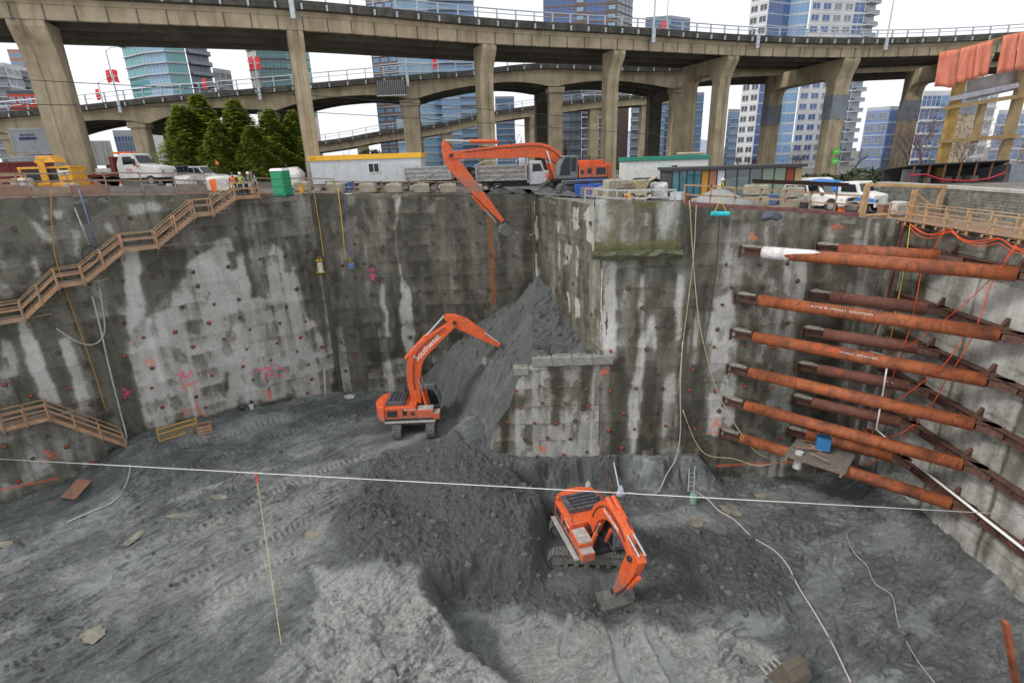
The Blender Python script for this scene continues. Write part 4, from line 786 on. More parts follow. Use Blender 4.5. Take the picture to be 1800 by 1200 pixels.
BARE = [(992, 205, 150, 'tall bare tree behind the orange boom', 0), (1140, 262, 120, 'small bare tree beside the pale blue tower', 0), (620, 262, 110, 'leafless tree beneath the far ramp, left of the lattice', 0), (905, 205, 145, 'leafless tree left of the slender middle pier', 0), (1000, 250, 105, 'small dark bare tree right behind the boom', 0),
        (1322, 262, 105, 'pink budding cherry tree below the white and blue tower', 1), (1300, 268, 112, 'pink budding cherry tree right of the fifth pier', 1), (1410, 258, 105, 'pink budding cherry tree before the white gridded wing', 1), (1505, 258, 95, 'pink budding cherry tree right of the pier with green signs', 1), (1570, 240, 80, 'bare thin tree in front of the pale and slate low block', 0),
        (1640, 200, 75, 'budding tree left of the timber frame', 1), (1700, 215, 78, 'budding tree behind the timber frame', 1), (1790, 210, 70, 'budding tree at the right edge of the photo', 1), (1610, 225, 90, 'bare tree before the terraced white block', 0)]
for i, (px, py, Y, lb, bl) in enumerate(BARE):
    top = aY(px, py, Y); g = -6.0; sc = (top.z - g) / 8.6; tr = thing('blossom_tree' if bl else 'bare_tree', lb, 'tree', (top.x, Y, g), i * 2.1, 'leafless and budding trees'); tr.scale = (sc, sc, sc); share('branches', BTR[i % 2] if bl else BT[i % 3], tr)
    if bl: share('blossom', BLM, tr)
# dark evergreen shrubs behind the yard
t = NT('shrub_leaf'); t.set(t.ramp(t.noise(t.pos(), 4, 3), [(.3, (.02, .035, .012)), (.7, (.06, .085, .03))]), .8); SHR = t.m
def shrub_mesh(seed):
    r = random.Random(seed); m = MB()
    for i in range(1100):
        u, v = r.random() * 6.28, r.random(); h = v ** .7; rr = math.sqrt(max(0, 1 - (h * .95) ** 2.2)) * (.65 + .35 * r.random()) * (1 + .2 * math.sin(3 * u + seed)); s = r.uniform(.05, .12)
        x, y, z = rr * math.cos(u), rr * math.sin(u), h; q = [V3((r.uniform(-1, 1), r.uniform(-1, 1), r.uniform(-1, 1))) * s for _ in range(3)]; m.add([V3((x, y, z)) + k for k in q], [(0, 1, 2)])
    return mesh_of(m, 'shrub_foliage', SHR)
SHM = [shrub_mesh(1), shrub_mesh(2)]
st = MB(); st.tube([(0, 0, -.3), (0, 0, .7)], [.07, .03], 6); STM = mesh_of(st, 'stem', BARK)
for i, (px, py, Y, w, h, lb) in enumerate([(1520, 318, 62, 4.0, 3.0, 'dark evergreen shrub left of the thick sloping pier'), (1570, 318, 60, 3.2, 2.6, 'dark evergreen shrub at the foot of the thick sloping pier'), (1440, 312, 70, 5.0, 2.2, 'low dark hedge behind the parked van'), (1330, 300, 85, 6.0, 2.2, 'low hedge behind the glazed pavilion'), (820, 298, 78, 3.0, 2.2, 'dark green shrub behind the dump truck box'),
        (868, 300, 78, 3.4, 2.4, 'dark green shrub behind the dump truck cab'), (560, 300, 82, 3.2, 2.4, 'shrub in the shade right of the slim pier'), (650, 262, 110, 4.0, 4.0, 'round evergreen under the far ramp')]):
    b = aY(px, py, Y); g = float(zyard(b.x)) - .8; s = thing('shrub', lb, 'shrub', (b.x, Y, g), i, 'shrubs behind the yard'); s.scale = (w, w * .7, h + (b.z - g) * .2); share('foliage', SHM[i % 2], s); share('stem', STM, s)
# ================================================================ YARD OBJECTS
def gp(px, Y, dz=0):
    y = 320.0
    for _ in range(6):
        X_ = aY(px, y, Y).x; z = float(zyard(X_)) + dz; q = CM @ np.array([X_, Y, z]); y = 600 - FPX * q[1] / q[2]
    return V3((X_, Y, z))
def zg(p): return V3((p[0], p[1], float(zyard(p[0])) - .03))
def text(name, s, size, m, parent, loc, rot, ext=.004, align='CENTER', shear=0):
    cu = bpy.data.curves.new(name, 'FONT'); cu.body = s; cu.size = size; cu.align_x = align; cu.align_y = 'CENTER'; cu.extrude = ext; cu.shear = shear; cu.materials.append(m)
    f = bpy.data.objects.new('tmp', cu); me = bpy.data.meshes.new_from_object(f); me.name = name; bpy.data.objects.remove(f); bpy.data.curves.remove(cu)
    o = bpy.data.objects.new(name, me); COL.objects.link(o); o.parent = parent; o.location = loc; o.rotation_euler = rot; return o
WHITE = mat('white_paint', (.68, .68, .66), .45, 0, .08, 1.5, (.4, .38, .34), .18)
OWHITE = mat('off_white_paint', (.58, .58, .55), .55, 0, .1, 1.0, (.36, .33, .28), .25)
LGREY = mat('light_grey_paint', (.50, .53, .56), .6, 0, .07, .7, (.4, .4, .38), .2)
TYRE = mat('tyre', (.022, .022, .023), .9, 0, .3, 5, (.12, .11, .095), .3)
RIM = mat('rim', (.42, .43, .44), .4, .6, .2, 5)
BLK = mat('black_plastic', (.025, .026, .03), .6, 0, .3, 4)
CGLASS = glass('car_glass', (.022, .03, .034), .06, .3)
RED = mat('dark_red_paint', (.16, .02, .018), .55, 0, .2, 2); BRRED = mat('bright_red', (.62, .03, .03), .6, 0, .1, 2)
CHROME = mat('chrome', (.6, .6, .6), .25, .9, .1, 4)
YEL = mat('machine_yellow', (.72, .34, .02), .5, 0, .12, 2, (.25, .15, .06), .25); YEL2 = mat('trailer_yellow', (.76, .40, .02), .5, 0, .08, 1)
ORG = mat('safety_orange', (.85, .15, .02), .6, 0, .1, 3)
CONC = mat('block_concrete', (.37, .355, .3), .92, 0, .3, 1.1, (.23, .215, .12), .35, bump=.4)
CONC2 = mat('plain_concrete', (.40, .385, .345), .92, 0, .2, 1.3, (.24, .22, .19), .35, bump=.3)
def wood(name, col, dark=.55):
    if name in _MC: return _MC[name]
    t = NT(name); v = t.obj(); oi = t.node('ShaderNodeObjectInfo').outputs['Random']; P = t.pos()
    a = t.noise(t.mapping(P, (1, 1, 1)), 1.7, 3); b = t.noise(t.mapping(P, (6, 6, 25)), 1.5, 4)
    c = t.ramp(a, [(.3, tuple(x * dark for x in col)), (.7, col)]); c = t.mix(t.ramp(b, [(.5, 0.0), (.75, .45)]), c, tuple(x * .45 for x in col))
    c = t.mix(t.math('MULTIPLY', oi, .45), c, (.22, .19, .16)); t.set(c, .85); t.bump(b, .3, .02); _MC[name] = t.m; return t.m
LUM = wood('lumber', (.50, .29, .16)); LUMN = wood('new_lumber', (.58, .36, .17)); LUMO = wood('weathered_lumber', (.36, .235, .165)); PLY = wood('stained_plywood', (.36, .15, .09))
def wheel(parent, x, y, z, r, w, dual=False):
    wh = bpy.data.objects.new('wheel', None); COL.objects.link(wh); wh.parent = parent; wh.location = (x, y, z)
    m = MB(); n = 18; rings = []
    for yy, rr in ((-w / 2, r * .62), (-w / 2, r * .9), (-w * .38, r), (w * .38, r), (w / 2, r * .9), (w / 2, r * .62)): rings.append([(rr * math.cos(2 * math.pi * k / n), yy, rr * math.sin(2 * math.pi * k / n)) for k in range(n)])
    m.loft(rings); m.build('tyre', TYRE, wh, smooth=False)
    m = MB(); sg = -1 if y < 0 else 1; m.cyl((0, sg * w * .3, 0), (0, sg * (w / 2 + .015), 0), r * .58, r * .5, 14); m.cyl((0, sg * w * .4, 0), (0, sg * (w / 2 + .06), 0), r * .16, n=8); m.build('rim', RIM, wh)
    return wh
def car(name, label, loc, rz, L, Wd, prof, belt, roof, x0, x1, x2, x3, paint, wr=.38, wheels=(-.3, .3), cat='car', group=None, wins=2, clad=None, ground=.0):
    # +X forward.  prof: lower body side outline; greenhouse from x0 (rear belt) to x3 (front belt), roof x1..x2
    r = thing(name, label, cat, loc, rz, group); m = MB(); m.prism(prof, (0, 0, 0), (1, 0, 0), (0, 0, 1), Wd); m.build('body', paint, r, bevel=.07, seg=2)
    t_ = Wd / 2 - .04; q = Wd / 2 - .2; m = MB(); zb, zt = belt - .02, roof
    m.hexa([(x0, -t_, zb), (x3, -t_, zb), (x3, t_, zb), (x0, t_, zb), (x1, -q, zt), (x2, -q, zt), (x2, q, zt), (x1, q, zt)]); m.build('cabin', paint, r, bevel=.09, seg=2)
    def lerp(u, v): # point on the side plane: u along, v up
        xb = x0 + (x3 - x0) * u; xt = x1 + (x2 - x1) * u; return xb + (xt - xb) * v, t_ + (q - t_) * v, zb + (zt - zb) * v
    for sg in (-1, 1):
        for k in range(wins):
            u0, u1 = .05 + k * .92 / wins, .05 + (k + 1) * .92 / wins - .05; m = MB(); ps = [lerp(u0, .14), lerp(u1, .14), lerp(u1, .84), lerp(u0, .84)]
            m.hexa([(p[0], sg * (p[1] - .02), p[2]) for p in ps] + [(p[0], sg * (p[1] + .012), p[2]) for p in ps]); m.build('window', CGLASS, r)
        m = MB(); m.bx(x3 - .35, x3 - .15, sg * (Wd / 2 + .02) - .1, sg * (Wd / 2 + .02) + .1, belt, belt + .2); m.build('mirror', BLK, r, bevel=.03)
        m = MB(); m.bx(L / 2 - .06, L / 2 + .015, sg * (Wd / 2 - .28) - .17, sg * (Wd / 2 - .28) + .17, belt - .42, belt - .22); m.build('headlight', CHROME, r)
        m = MB(); m.bx(-L / 2 - .015, -L / 2 + .05, sg * (Wd / 2 - .16) - .09, sg * (Wd / 2 - .16) + .09, belt - .5, belt - .1); m.build('tail_light', RED, r)
        for wx in wheels: wheel(r, wx * L, sg * (Wd / 2 - .1), wr, wr, .25)
    for (xa, xb_, nm) in ((x3, x2, 'windscreen'), (x0, x1, 'rear_window')):
        s = 1 if xa > xb_ else -1; m = MB(); f = lambda v, y: (xa + (xb_ - xa) * v + s * .012, y, zb + (zt - zb) * v)
        f2 = lambda v, y: (xa + (xb_ - xa) * v - s * .03, y, zb + (zt - zb) * v); w0, w1 = t_ - .12, q - .06
        m.hexa([f2(.12, -w0), f(.12, -w0), f(.12, w0), f2(.12, w0), f2(.88, -w1), f(.88, -w1), f(.88, w1), f2(.88, w1)]); m.build(nm, CGLASS, r)
    m = MB(); m.bx(L / 2 - .05, L / 2 + .1, -Wd / 2 + .05, Wd / 2 - .05, wr + .02, wr + .24); m.bx(-L / 2 - .1, -L / 2 + .05, -Wd / 2 + .05, Wd / 2 - .05, wr + .02, wr + .24); m.build('bumper', clad or BLK, r, bevel=.03)
    m = MB(); m.bx(L / 2 - .05, L / 2 + .012, -Wd / 2 + .5, Wd / 2 - .5, belt - .45, belt - .2); m.build('grille', BLK, r)
    return r
def suvp(L, belt, wr, hood=.25): return [(-L / 2, wr + .05), (-L / 2, belt), (L * hood, belt), (L / 2 - .1, belt - .13), (L / 2, belt - .25), (L / 2, wr + .05), (L * .3 + .48, wr), (L * .3 + .4, wr * 1.5), (L * .3 + .15, wr * 2.25), (L * .3 - .2, wr * 2.25), (L * .3 - .42, wr * 1.5), (L * .3 - .48, wr), (-L * .3 + .48, wr), (-L * .3 + .4, wr * 1.5), (-L * .3 + .15, wr * 2.25), (-L * .3 - .2, wr * 2.25), (-L * .3 - .42, wr * 1.5), (-L * .3 - .48, wr)]
# --- left yard
p = gp(18, 47); r = thing('waste_skip', 'dark red steel waste skip at the left edge of the yard', 'skip', p, math.radians(30))
m = MB(); m.bx(-4.2, 3.2, -1.2, 1.2, .15, 2.1); m.build('bin', RED, r, bevel=.03)
for k in range(7): m = MB(); x = -3.9 + k * 1.1; m.bx(x, x + .14, -1.3, -1.19, .15, 2.0); m.build('rib', RED, r)
m = MB(); m.bx(-4.25, 3.25, -1.32, -1.18, 1.98, 2.14); m.bx(-4.25, 3.25, 1.18, 1.32, 1.98, 2.14); m.build('rim', RED, r)
m = MB(); m.tube([(-4, -1.2, 2.1), (-4, -1.2, 2.9), (3, -1.2, 2.8), (3, -1.2, 2.1)], .04, 6); m.build('guard_rail', LUMO, r)
def container(label, px, Y, rz, L, paint, logo=False, dz=0):
    p = gp(px, Y, dz); r = thing('storage_container', label, 'container', p, rz); m = MB(); m.bx(-L / 2, L / 2, -1.2, 1.2, .12, 2.65); m.build('shell', paint, r)
    n = int(L / .28)
    for k in range(n): x = -L / 2 + .12 + k * (L - .24) / (n - 1); m2 = MB(); m2.bx(x - .05, x + .05, -1.24, -1.19, .25, 2.52); m2.build('corrugation', paint, r)
    for x0, x1, z0, z1 in ((-L / 2, L / 2, 2.52, 2.7), (-L / 2, L / 2, .1, .26), (-L / 2, -L / 2 + .14, .1, 2.7), (L / 2 - .14, L / 2, .1, 2.7)): m2 = MB(); m2.bx(x0, x1, -1.27, -1.19, z0, z1); m2.build('frame_rail', paint, r)
    for sg in (-1, 1):
        m2 = MB(); m2.bx(L / 2 + .005, L / 2 + .05, (0 if sg > 0 else -1.16), (1.16 if sg > 0 else 0), .28, 2.5); d = m2.build('door', paint, r)
        for yy in (.35, .8): m3 = MB(); m3.cyl((L / 2 + .09, sg * yy, .3), (L / 2 + .09, sg * yy, 2.5), .025, n=6); m3.build('lock_bar', STEEL, d)
    if logo:
        m3 = MB(); m3.bx(-L / 2 + .9, -L / 2 + 2.6, -1.262, -1.25, 1.55, 1.82); m3.build('logo_bar', mat('logo_blue', (.03, .05, .2), .6, 0, .05), r); text('logo_script', 'Storagetek', .36, mat('logo_blue', (.03, .05, .2)), r, (-L / 2 + 1.75, -1.262, 2.05), (math.pi / 2, 0, 0), shear=.3)
    return r
container('pale grey storage container with blue logo left of the big pier', 96, 61, math.radians(3), 6.1, LGREY, True, 2.72); container('lower grey storage container under the one with the blue logo', 96, 61, math.radians(3), 6.1, LGREY)
rC = container('white storage container with ribbed side right of the big pier', 178, 65, math.radians(-50), 6.1, WHITE, False, 1.5)
for x in (-2.4, 2.4):
    for y in (-.9, .9): m = MB(); m.bx(x - .3, x + .3, y - .25, y + .25, -1.6, .11); m.build('support_block', CONC2, rC)
# yellow screening plant
p = gp(104, 44.5); r = thing('screening_machine', 'yellow machine with black panels behind the left guard rail', 'machine', p, math.radians(4))
m = MB(); m.bx(-2.0, 2.0, -.9, .9, .35, .75); m.build('base_frame', YEL, r, bevel=.03)
m = MB(); m.bx(-1.9, 1.85, -.8, .8, .75, 1.75); m.build('housing', BLK, r)
for x in (-1.95, -.35, .9, 1.75): m = MB(); m.bx(x, x + .2, -.86, .86, .75, 1.78); m.build('pillar', YEL, r)
m = MB(); m.bx(-1.98, 1.98, -.88, .88, 1.78, 1.95); m.build('roof', YEL, r, bevel=.03)
m = MB(); m.bx(-.32, .2, -.98, -.87, .6, 2.6); m.build('mast', YEL, r); m = MB(); m.hexa([(-.5, -.98, 2.25), (1.1, -.98, 2.25), (1.1, .3, 2.25), (-.5, .3, 2.25), (-.3, -.9, 2.75), (.7, -.9, 2.75), (.7, .2, 2.75), (-.3, .2, 2.75)]); m.build('hopper', YEL, r)
m = MB(); m.bx(.95, 1.75, -.9, -.86, 1.3, 1.65); m.build('sign_plate', WHITE, r); m = MB(); m.bx(1.1, 2.0, -.9, -.87, .78, 1.25); m.build('side_panel', YEL, r)
text('serial_number', '650', .26, BLK, r, (-1.0, -.905, .55), (math.pi / 2, 0, 0))
for x in (-1.5, 1.4):
    for y in (-.8, .8): wheel(r, x, y, .3, .3, .22)
# tow truck
p = gp(238, 53.5); r = thing('tow_truck', 'white flatbed tow truck with dark red deck behind the guard rail', 'truck', p, math.radians(-6))
m = MB(); m.prism([(-.5, .75), (-.5, 2.0), (.0, 2.95), (.15, 3.0), (1.25, 3.0), (1.4, 2.9), (1.75, 2.1), (2.0, 2.0), (3.7, 1.75), (3.85, 1.55), (3.85, .75)], (0, 0, 0), (1, 0, 0), (0, 0, 1), 2.2); m.build('cab', WHITE, r, bevel=.1, seg=2)
for sg in (-1, 1):
    m = MB(); m.prism([(.25, 2.0), (.3, 2.7), (1.15, 2.7), (1.4, 2.05)], (0, sg * 1.1, 0), (1, 0, 0), (0, 0, 1), .03); d = m.build('window', CGLASS, r)
    m = MB(); m.prism([(.15, .8), (.15, 1.98), (1.5, 1.98), (1.5, .8)], (0, sg * 1.11, 0), (1, 0, 0), (0, 0, 1), .02); d = m.build('door', WHITE, r)
    text('door_lettering', 'PHIL', .36, BRRED, d, (.8, sg * 1.13, 1.5), (math.pi / 2, 0, 0 if sg < 0 else math.pi))
    m = MB(); m.bx(1.45, 1.55, sg * 1.25 - .1, sg * 1.25 + .1, 1.9, 2.5); m.build('mirror', BLK, r)
    for wx in (2.7, -3.0, -4.2): wheel(r, wx, sg * 1.0, .5, .5, .32)
    m = MB(); m.bx(3.8, 3.88, sg * .8 - .15, sg * .8 + .15, 1.2, 1.45); m.build('headlight', CHROME, r)
    m = MB(); m.bx(1.6, 1.8, sg * 1.12 - .05, sg * 1.12 + .05, 1.75, 1.9); m.build('indicator', ORG, r)
m = MB(); m.hexa([(1.5, -.95, 2.12), (1.83, -.95, 2.12), (1.83, .95, 2.12), (1.5, .95, 2.12), (1.25, -.85, 2.8), (1.45, -.85, 2.8), (1.45, .85, 2.8), (1.25, .85, 2.8)]); m.build('windscreen', CGLASS, r)
m = MB(); m.bx(-5.2, -.6, -1.2, 1.2, 1.0, 1.22); m.build('flatbed', RED, r, bevel=.02); m = MB(); m.bx(-1.0, -.62, -1.2, 1.2, 1.22, 2.75); m.build('headboard', RED, r)
m = MB(); m.bx(-.95, .6, -.75, .75, 3.0, 3.16); m.build('light_bar', ORG, r); m = MB(); m.bx(-5, 3.6, -.4, .4, .5, .95); m.build('chassis', BLK, r); m = MB(); m.bx(-3.0, -1.4, -.8, .8, 1.23, 1.75); m.build('load_crate', WHITE, r, bevel=.03)
def pickup(label, px, Y, rz, paint, name='pickup_truck'):
    L = 5.6; r = car(name, label, gp(px, Y), rz, L, 1.95, suvp(L, 1.08, .38, .2), 1.08, 1.85, -.55, -.35, .75, 1.35, paint, .38, cat='pickup', group='pickups and cars in the yard')
    return r
pickup('dark pickup truck half hidden behind the tow truck bonnet', 306, 58, math.radians(170), mat('dark_car', (.03, .033, .04), .3, 0, .1, 2))
pickup('white pickup truck in front of the cedars', 352, 57, math.radians(-8), WHITE)
pickup('dark grey pickup roof showing above the white wrapped pallet', 330, 62, math.radians(175), mat('grey_car', (.06, .07, .085), .35, 0, .1, 2))
def wrapped(label, px, Y, w, d, h, name='wrapped_pallet', m_=None, peak=.0):
    p = gp(px, Y); r = thing(name, label, 'pallet', p, random.uniform(-.2, .2)); t = random.Random(int(px)); n = 12; rings = []
    for z, s in ((.14, 1.0), (h * .4, .98), (h * .8, 1.0), (h * .97, .9), (h + peak, .45)):
        rings.append([((w / 2) * s * math.copysign(abs(math.cos(a)) ** .4, math.cos(a)) * t.uniform(.95, 1.05), (d / 2) * s * math.copysign(abs(math.sin(a)) ** .4, math.sin(a)) * t.uniform(.95, 1.05), z * t.uniform(.97, 1.03)) for a in [2 * math.pi * (k + .5) / n for k in range(n)]])
    m = MB(); m.loft(rings); m.build('wrapping', m_ or mat('plastic_wrap', (.6, .6, .61), .35, 0, .2, 2, (.38, .33, .3), .4, bump=.5, bscale=6), r)
    m = MB()
    for k in range(3): m.bx(-w / 2, w / 2, -d / 2 + k * (d - .12) / 2, -d / 2 + k * (d - .12) / 2 + .12, 0, .13)
    m.build('pallet_boards', LUMO, r); return r
wrapped('white wrapped pallet beside the white pickup', 331, 48, 1.5, 1.2, 1.25); wrapped('big white tarpaulin heap behind the orange sign', 398, 49, 3.2, 1.6, 1.35, 'tarpaulin_heap', OWHITE); wrapped('white tarpaulin crate half behind the green toilet', 520, 57, 2.0, 2.0, 1.7, 'covered_crate', WHITE, .35); wrapped('white bag of plaster at the left end of the yard', 48, 43.5, 1.5, 1.1, 1.1, 'plastic_bag'); wrapped('white wrapped pallet beside the cream machine', 1157, 43, 1.3, 1.1, 1.3)
wrapped('white wrapped crate at the corner by the timber frame', 1576, 39.5, .95, .9, 1.1, 'wrapped_crate')
for px, Y, h, lb in ((378, 46.4, 1.15, 'orange sheet sign behind the guard rail'), (166, 46, .7, 'small orange marker board right of the yellow machine')):
    p = gp(px, Y); r = thing('sign_board', lb, 'sign', p, 0); m = MB(); m.bx(-.24, .24, -.02, .02, .2, h); m.build('panel', ORG, r); m = MB(); m.bx(-.03, .03, .021, .05, 0, h); m.build('stake', LUM, r)
p = gp(388, 52); r = thing('marker_flag', 'small orange flag on a mast before the cedars', 'flag', p); m = MB(); m.cyl((0, 0, 0), (0, 0, 2.6), .02, n=6); m.build('mast', DKST, r); m = MB(); m.prism([(0, 2.15), (.35, 2.2), (.05, 2.65)], (0, 0, 0), (1, 0, 0), (0, 0, 1), .01); m.build('cloth', ORG, r)
# pallets / crate of lumber
p = gp(22, 42.5); r = thing('wooden_crate', 'open slatted wooden crate at the left end of the yard', 'crate', p, .2)
for z in (.1, .5, .9, 1.25):
    for y in (-.5, .5): m = MB(); m.bx(-.9, .9, y - .02, y + .02, z, z + .16); m.build('slat', LUM, r)
for x in (-.85, .85):
    for y in (-.53, .53): m = MB(); m.bx(x - .05, x + .05, y - .04, y + .04, 0, 1.4); m.build('post', LUM, r)
# portable toilet
p = gp(499, 45.8); r = thing('portable_toilet', 'green portable toilet with white roof behind the guard rail', 'toilet', p, math.radians(-12)); GRN = mat('toilet_green', (.012, .22, .10), .5, 0, .12, 2)
m = MB(); m.bx(-.56, .56, -.56, .56, .1, 2.05); m.build('cabin', GRN, r, bevel=.05, seg=2)
for sx, sy in ((0, -1), (1, 0)):
    for k in range(3):
        m = MB(); z = .25 + k * .58
        if sy: m.bx(-.44, .44, -.6, -.55, z, z + .46)
        else: m.bx(.55, .6, -.44, .44, z, z + .46)
        m.build('door_panel' if sy else 'side_panel', GRN, r, bevel=.02)
m = MB(); m.hexa([(-.62, -.62, 2.05), (.62, -.62, 2.05), (.62, .62, 2.05), (-.62, .62, 2.05), (-.5, -.5, 2.26), (.5, -.5, 2.26), (.5, .5, 2.26), (-.5, .5, 2.26)]); m.build('roof', WHITE, r, bevel=.05, seg=2)
m = MB(); m.bx(-.62, .62, -.62, .62, 0, .1); m.build('skid_base', BLK, r); m = MB(); m.cyl((.4, .4, 2.2), (.4, .4, 2.6), .05, n=8); m.build('vent_pipe', BLK, r)
# site office trailer with yellow fascia
def trailer(label, pxa, pxb, Y, rz, h, wallm, fm, fh, wins, name='office_trailer', base=.75):
    a, b = gp(pxa, Y), gp(pxb, Y); L = (b - a).length; r = thing(name, label, 'trailer', (a + b) / 2, rz); m = MB(); m.bx(-L / 2, L / 2, 0, 3.0, base, base + h); m.build('wall', wallm, r)
    m = MB(); m.bx(-L / 2 - .12, L / 2 + .12, -.12, 3.12, base + h - fh, base + h + .06); m.build('roof_fascia', fm, r, bevel=.02)
    m = MB(); m.bx(-L / 2, L / 2, .05, 2.95, base - .25, base - .01); m.build('chassis', BLK, r)
    n = int(L / 1.22)
    for k in range(1, n): m = MB(); x = -L / 2 + k * L / n; m.bx(x - .02, x + .02, -.015, .0, base, base + h - fh); m.build('batten', wallm, r)
    for x, z, w_, h_ in wins:
        m = MB(); x = -L / 2 + x * L; m.bx(x - w_ / 2, x + w_ / 2, -.03, .01, base + z, base + z + h_); w = m.build('window', CGLASS, r)
        m = MB(); zz = base + z; m.bx(x - w_ / 2 - .07, x + w_ / 2 + .07, -.06, 0, zz - .07, zz); m.bx(x - w_ / 2 - .07, x + w_ / 2 + .07, -.06, 0, zz + h_, zz + h_ + .07); m.bx(x - w_ / 2 - .07, x - w_ / 2, -.06, 0, zz, zz + h_); m.bx(x + w_ / 2, x + w_ / 2 + .07, -.06, 0, zz, zz + h_); m.bx(x - .03, x + .03, -.05, 0, zz, zz + h_); m.build('frame', WHITE, w)
    for x in (-.32, -.24, .24): wheel(r, x * L, .3, .36, .36, .25)
    for k in range(7): m = MB(); x = -L / 2 + .4 + k * (L - .8) / 6; m.bx(x - .15, x + .15, .2, .5, -.3, base - .26); m.build('support', CONC2, r)
    return r, L
r, L = trailer('long pale site office trailer with a yellow roof fascia', 552, 744, 56, 0, 2.65, LGREY, YEL2, .42, [(.57, 1.0, 1.0, .8)])
text('fascia_lettering', 'CO', .42, BLK, r, (-L / 2 + .35, -.125, 3.2), (math.pi / 2, 0, 0))
r2, L2 = trailer('white site building with green roof edge behind the glazed pavilion', 1098, 1240, 56, 0, 2.75, WHITE, mat('green_trim', (.03, .22, .16), .6, 0, .1), .35, [(.58, 1.0, .8, .9)], 'site_building')
m = MB(); m.bx(1.5, 4.0, .5, 2.0, 3.6, 3.85); m.build('roof_tarpaulin', mat('tan_tarp', (.42, .34, .25), .9, 0, .2), r2, bevel=.08)
m = MB(); m.bx(-.6, .5, -.045, -.01, 2.4, 2.85); m.build('green_sign', mat('pale_green', (.5, .65, .58), .8), r2)
# glazed pavilion with coloured panels
a, b = gp(1180, 48.5), gp(1402, 48.5); L = (b - a).length; r = thing('pavilion', 'flat roofed pavilion with tall glass panes and coloured panels', 'building', (a + b) / 2, math.radians(0))
m = MB(); m.bx(-L / 2, L / 2, .12, 4, -.4, 2.72); m.build('wall', mat('pavilion_dark', (.06, .065, .07), .7), r); m = MB(); m.bx(-L / 2 - .2, L / 2 + .2, -.35, 4.2, 2.72, 2.98); m.build('roof', mat('roof_charcoal', (.045, .045, .05), .7, 0, .2), r)
x = -L / 2; PT = glass('pane_teal', (.07, .22, .27), .06); PG = glass('pane_grey', (.20, .24, .24), .06); PGR = glass('pane_green', (.30, .38, .28), .08)
pn = [(1.0, PT)] * 4 + [(1.05, mat('panel_yellow', (.52, .27, .03), .6, 0, .05)), (1.1, mat('panel_salmon', (.42, .17, .10), .6, 0, .05)), (1.1, mat('panel_white', (.62, .65, .7), .5, 0, .05))] + [(1.7, PG)] * 3 + [(1.65, PGR)] * 2 + [(1.15, mat('panel_rust', (.32, .06, .015), .6, 0, .05)), (1.1, mat('panel_olive', (.42, .32, .12), .6, 0, .05))]
tw = sum(q[0] for q in pn)
for w, mm in pn:
    w = w * L / tw; m = MB(); m.bx(x + .04, x + w - .04, 0, .1, -.3, 2.68); m.build('pane' if mm in (PT, PG, PGR) else 'panel', mm, r); m = MB(); m.bx(x - .04, x + .04, -.05, .11, -.4, 2.7); m.build('mullion', BLK, r); x += w
# grey tipper trailer and tipper truck
GRYM = mat('tipper_grey', (.38, .38, .37), .6, .1, .15, 1.5, (.2, .19, .17), .35)
def tipbox(r, x0, x1, z0, z1, w):
    m = MB(); m.hexa([(x0 + .25, -w / 2 + .1, z0), (x1, -w / 2 + .1, z0), (x1, w / 2 - .1, z0), (x0 + .25, w / 2 - .1, z0), (x0, -w / 2, z1), (x1, -w / 2, z1), (x1, w / 2, z1), (x0, w / 2, z1)]); b = m.build('tipper_box', GRYM, r)
    for k in range(4): z = z0 + .05 + k * (z1 - z0 - .1) / 3; f = (z - z0) / (z1 - z0); yy = -w / 2 + .1 * (1 - f); m = MB(); m.bx(x0 + .1, x1, yy - .1, yy + .02, z - .06, z + .06); m.build('side_rib', GRYM, b)
    for xx in (x0 + .05, x1 - .2): m = MB(); m.bx(xx, xx + .16, -w / 2 - .12, -w / 2 + .05, z0, z1 + .02); m.build('corner_post', GRYM, b)
    m = MB(); m.beam((x0 + 1.6, -w / 2 - .06, z0 + .1), (x1 - .3, -w / 2 - .06, z1 - .05), .05, .09); m.build('brace', GRYM, b)
a, b = gp(716, 54.5), gp(797, 54.5); L = (b - a).length; r = thing('tipper_trailer', 'grey ribbed tipper trailer before the site office', 'trailer', (a + b) / 2, 0)
tipbox(r, -L / 2, L / 2, 1.15, 2.4, 2.4); m = MB(); m.bx(-L / 2 + .3, L / 2, -.4, .4, .7, 1.1); m.build('chassis', BLK, r)
for x in (-1.6, -.5, 1.2):
    for sg in (-1, 1): wheel(r, x, sg * 1.05, .5, .5, .3)
a, b = gp(838, 53.5), gp(930, 53.5); L = (b - a).length; r = thing('tipper_truck', 'grey tipper truck with pale cab behind the high excavator', 'truck', (a + b) / 2, 0)
tipbox(r, -L / 2, L / 2 - .2, 1.2, 2.55, 2.4); m = MB(); m.bx(-L / 2, L / 2 + 2.8, -.45, .45, .6, 1.1); m.build('chassis', BLK, r)
m = MB(); m.prism([(L / 2, .7), (L / 2, 2.75), (L / 2 + .2, 2.9), (L / 2 + 1.2, 2.85), (L / 2 + 1.45, 2.0), (L / 2 + 2.9, 1.75), (L / 2 + 3.0, .7)], (0, 0, 0), (1, 0, 0), (0, 0, 1), 2.2); m.build('cab', mat('cab_silver', (.48, .49, .52), .35, .1, .1, 2), r, bevel=.1, seg=2)
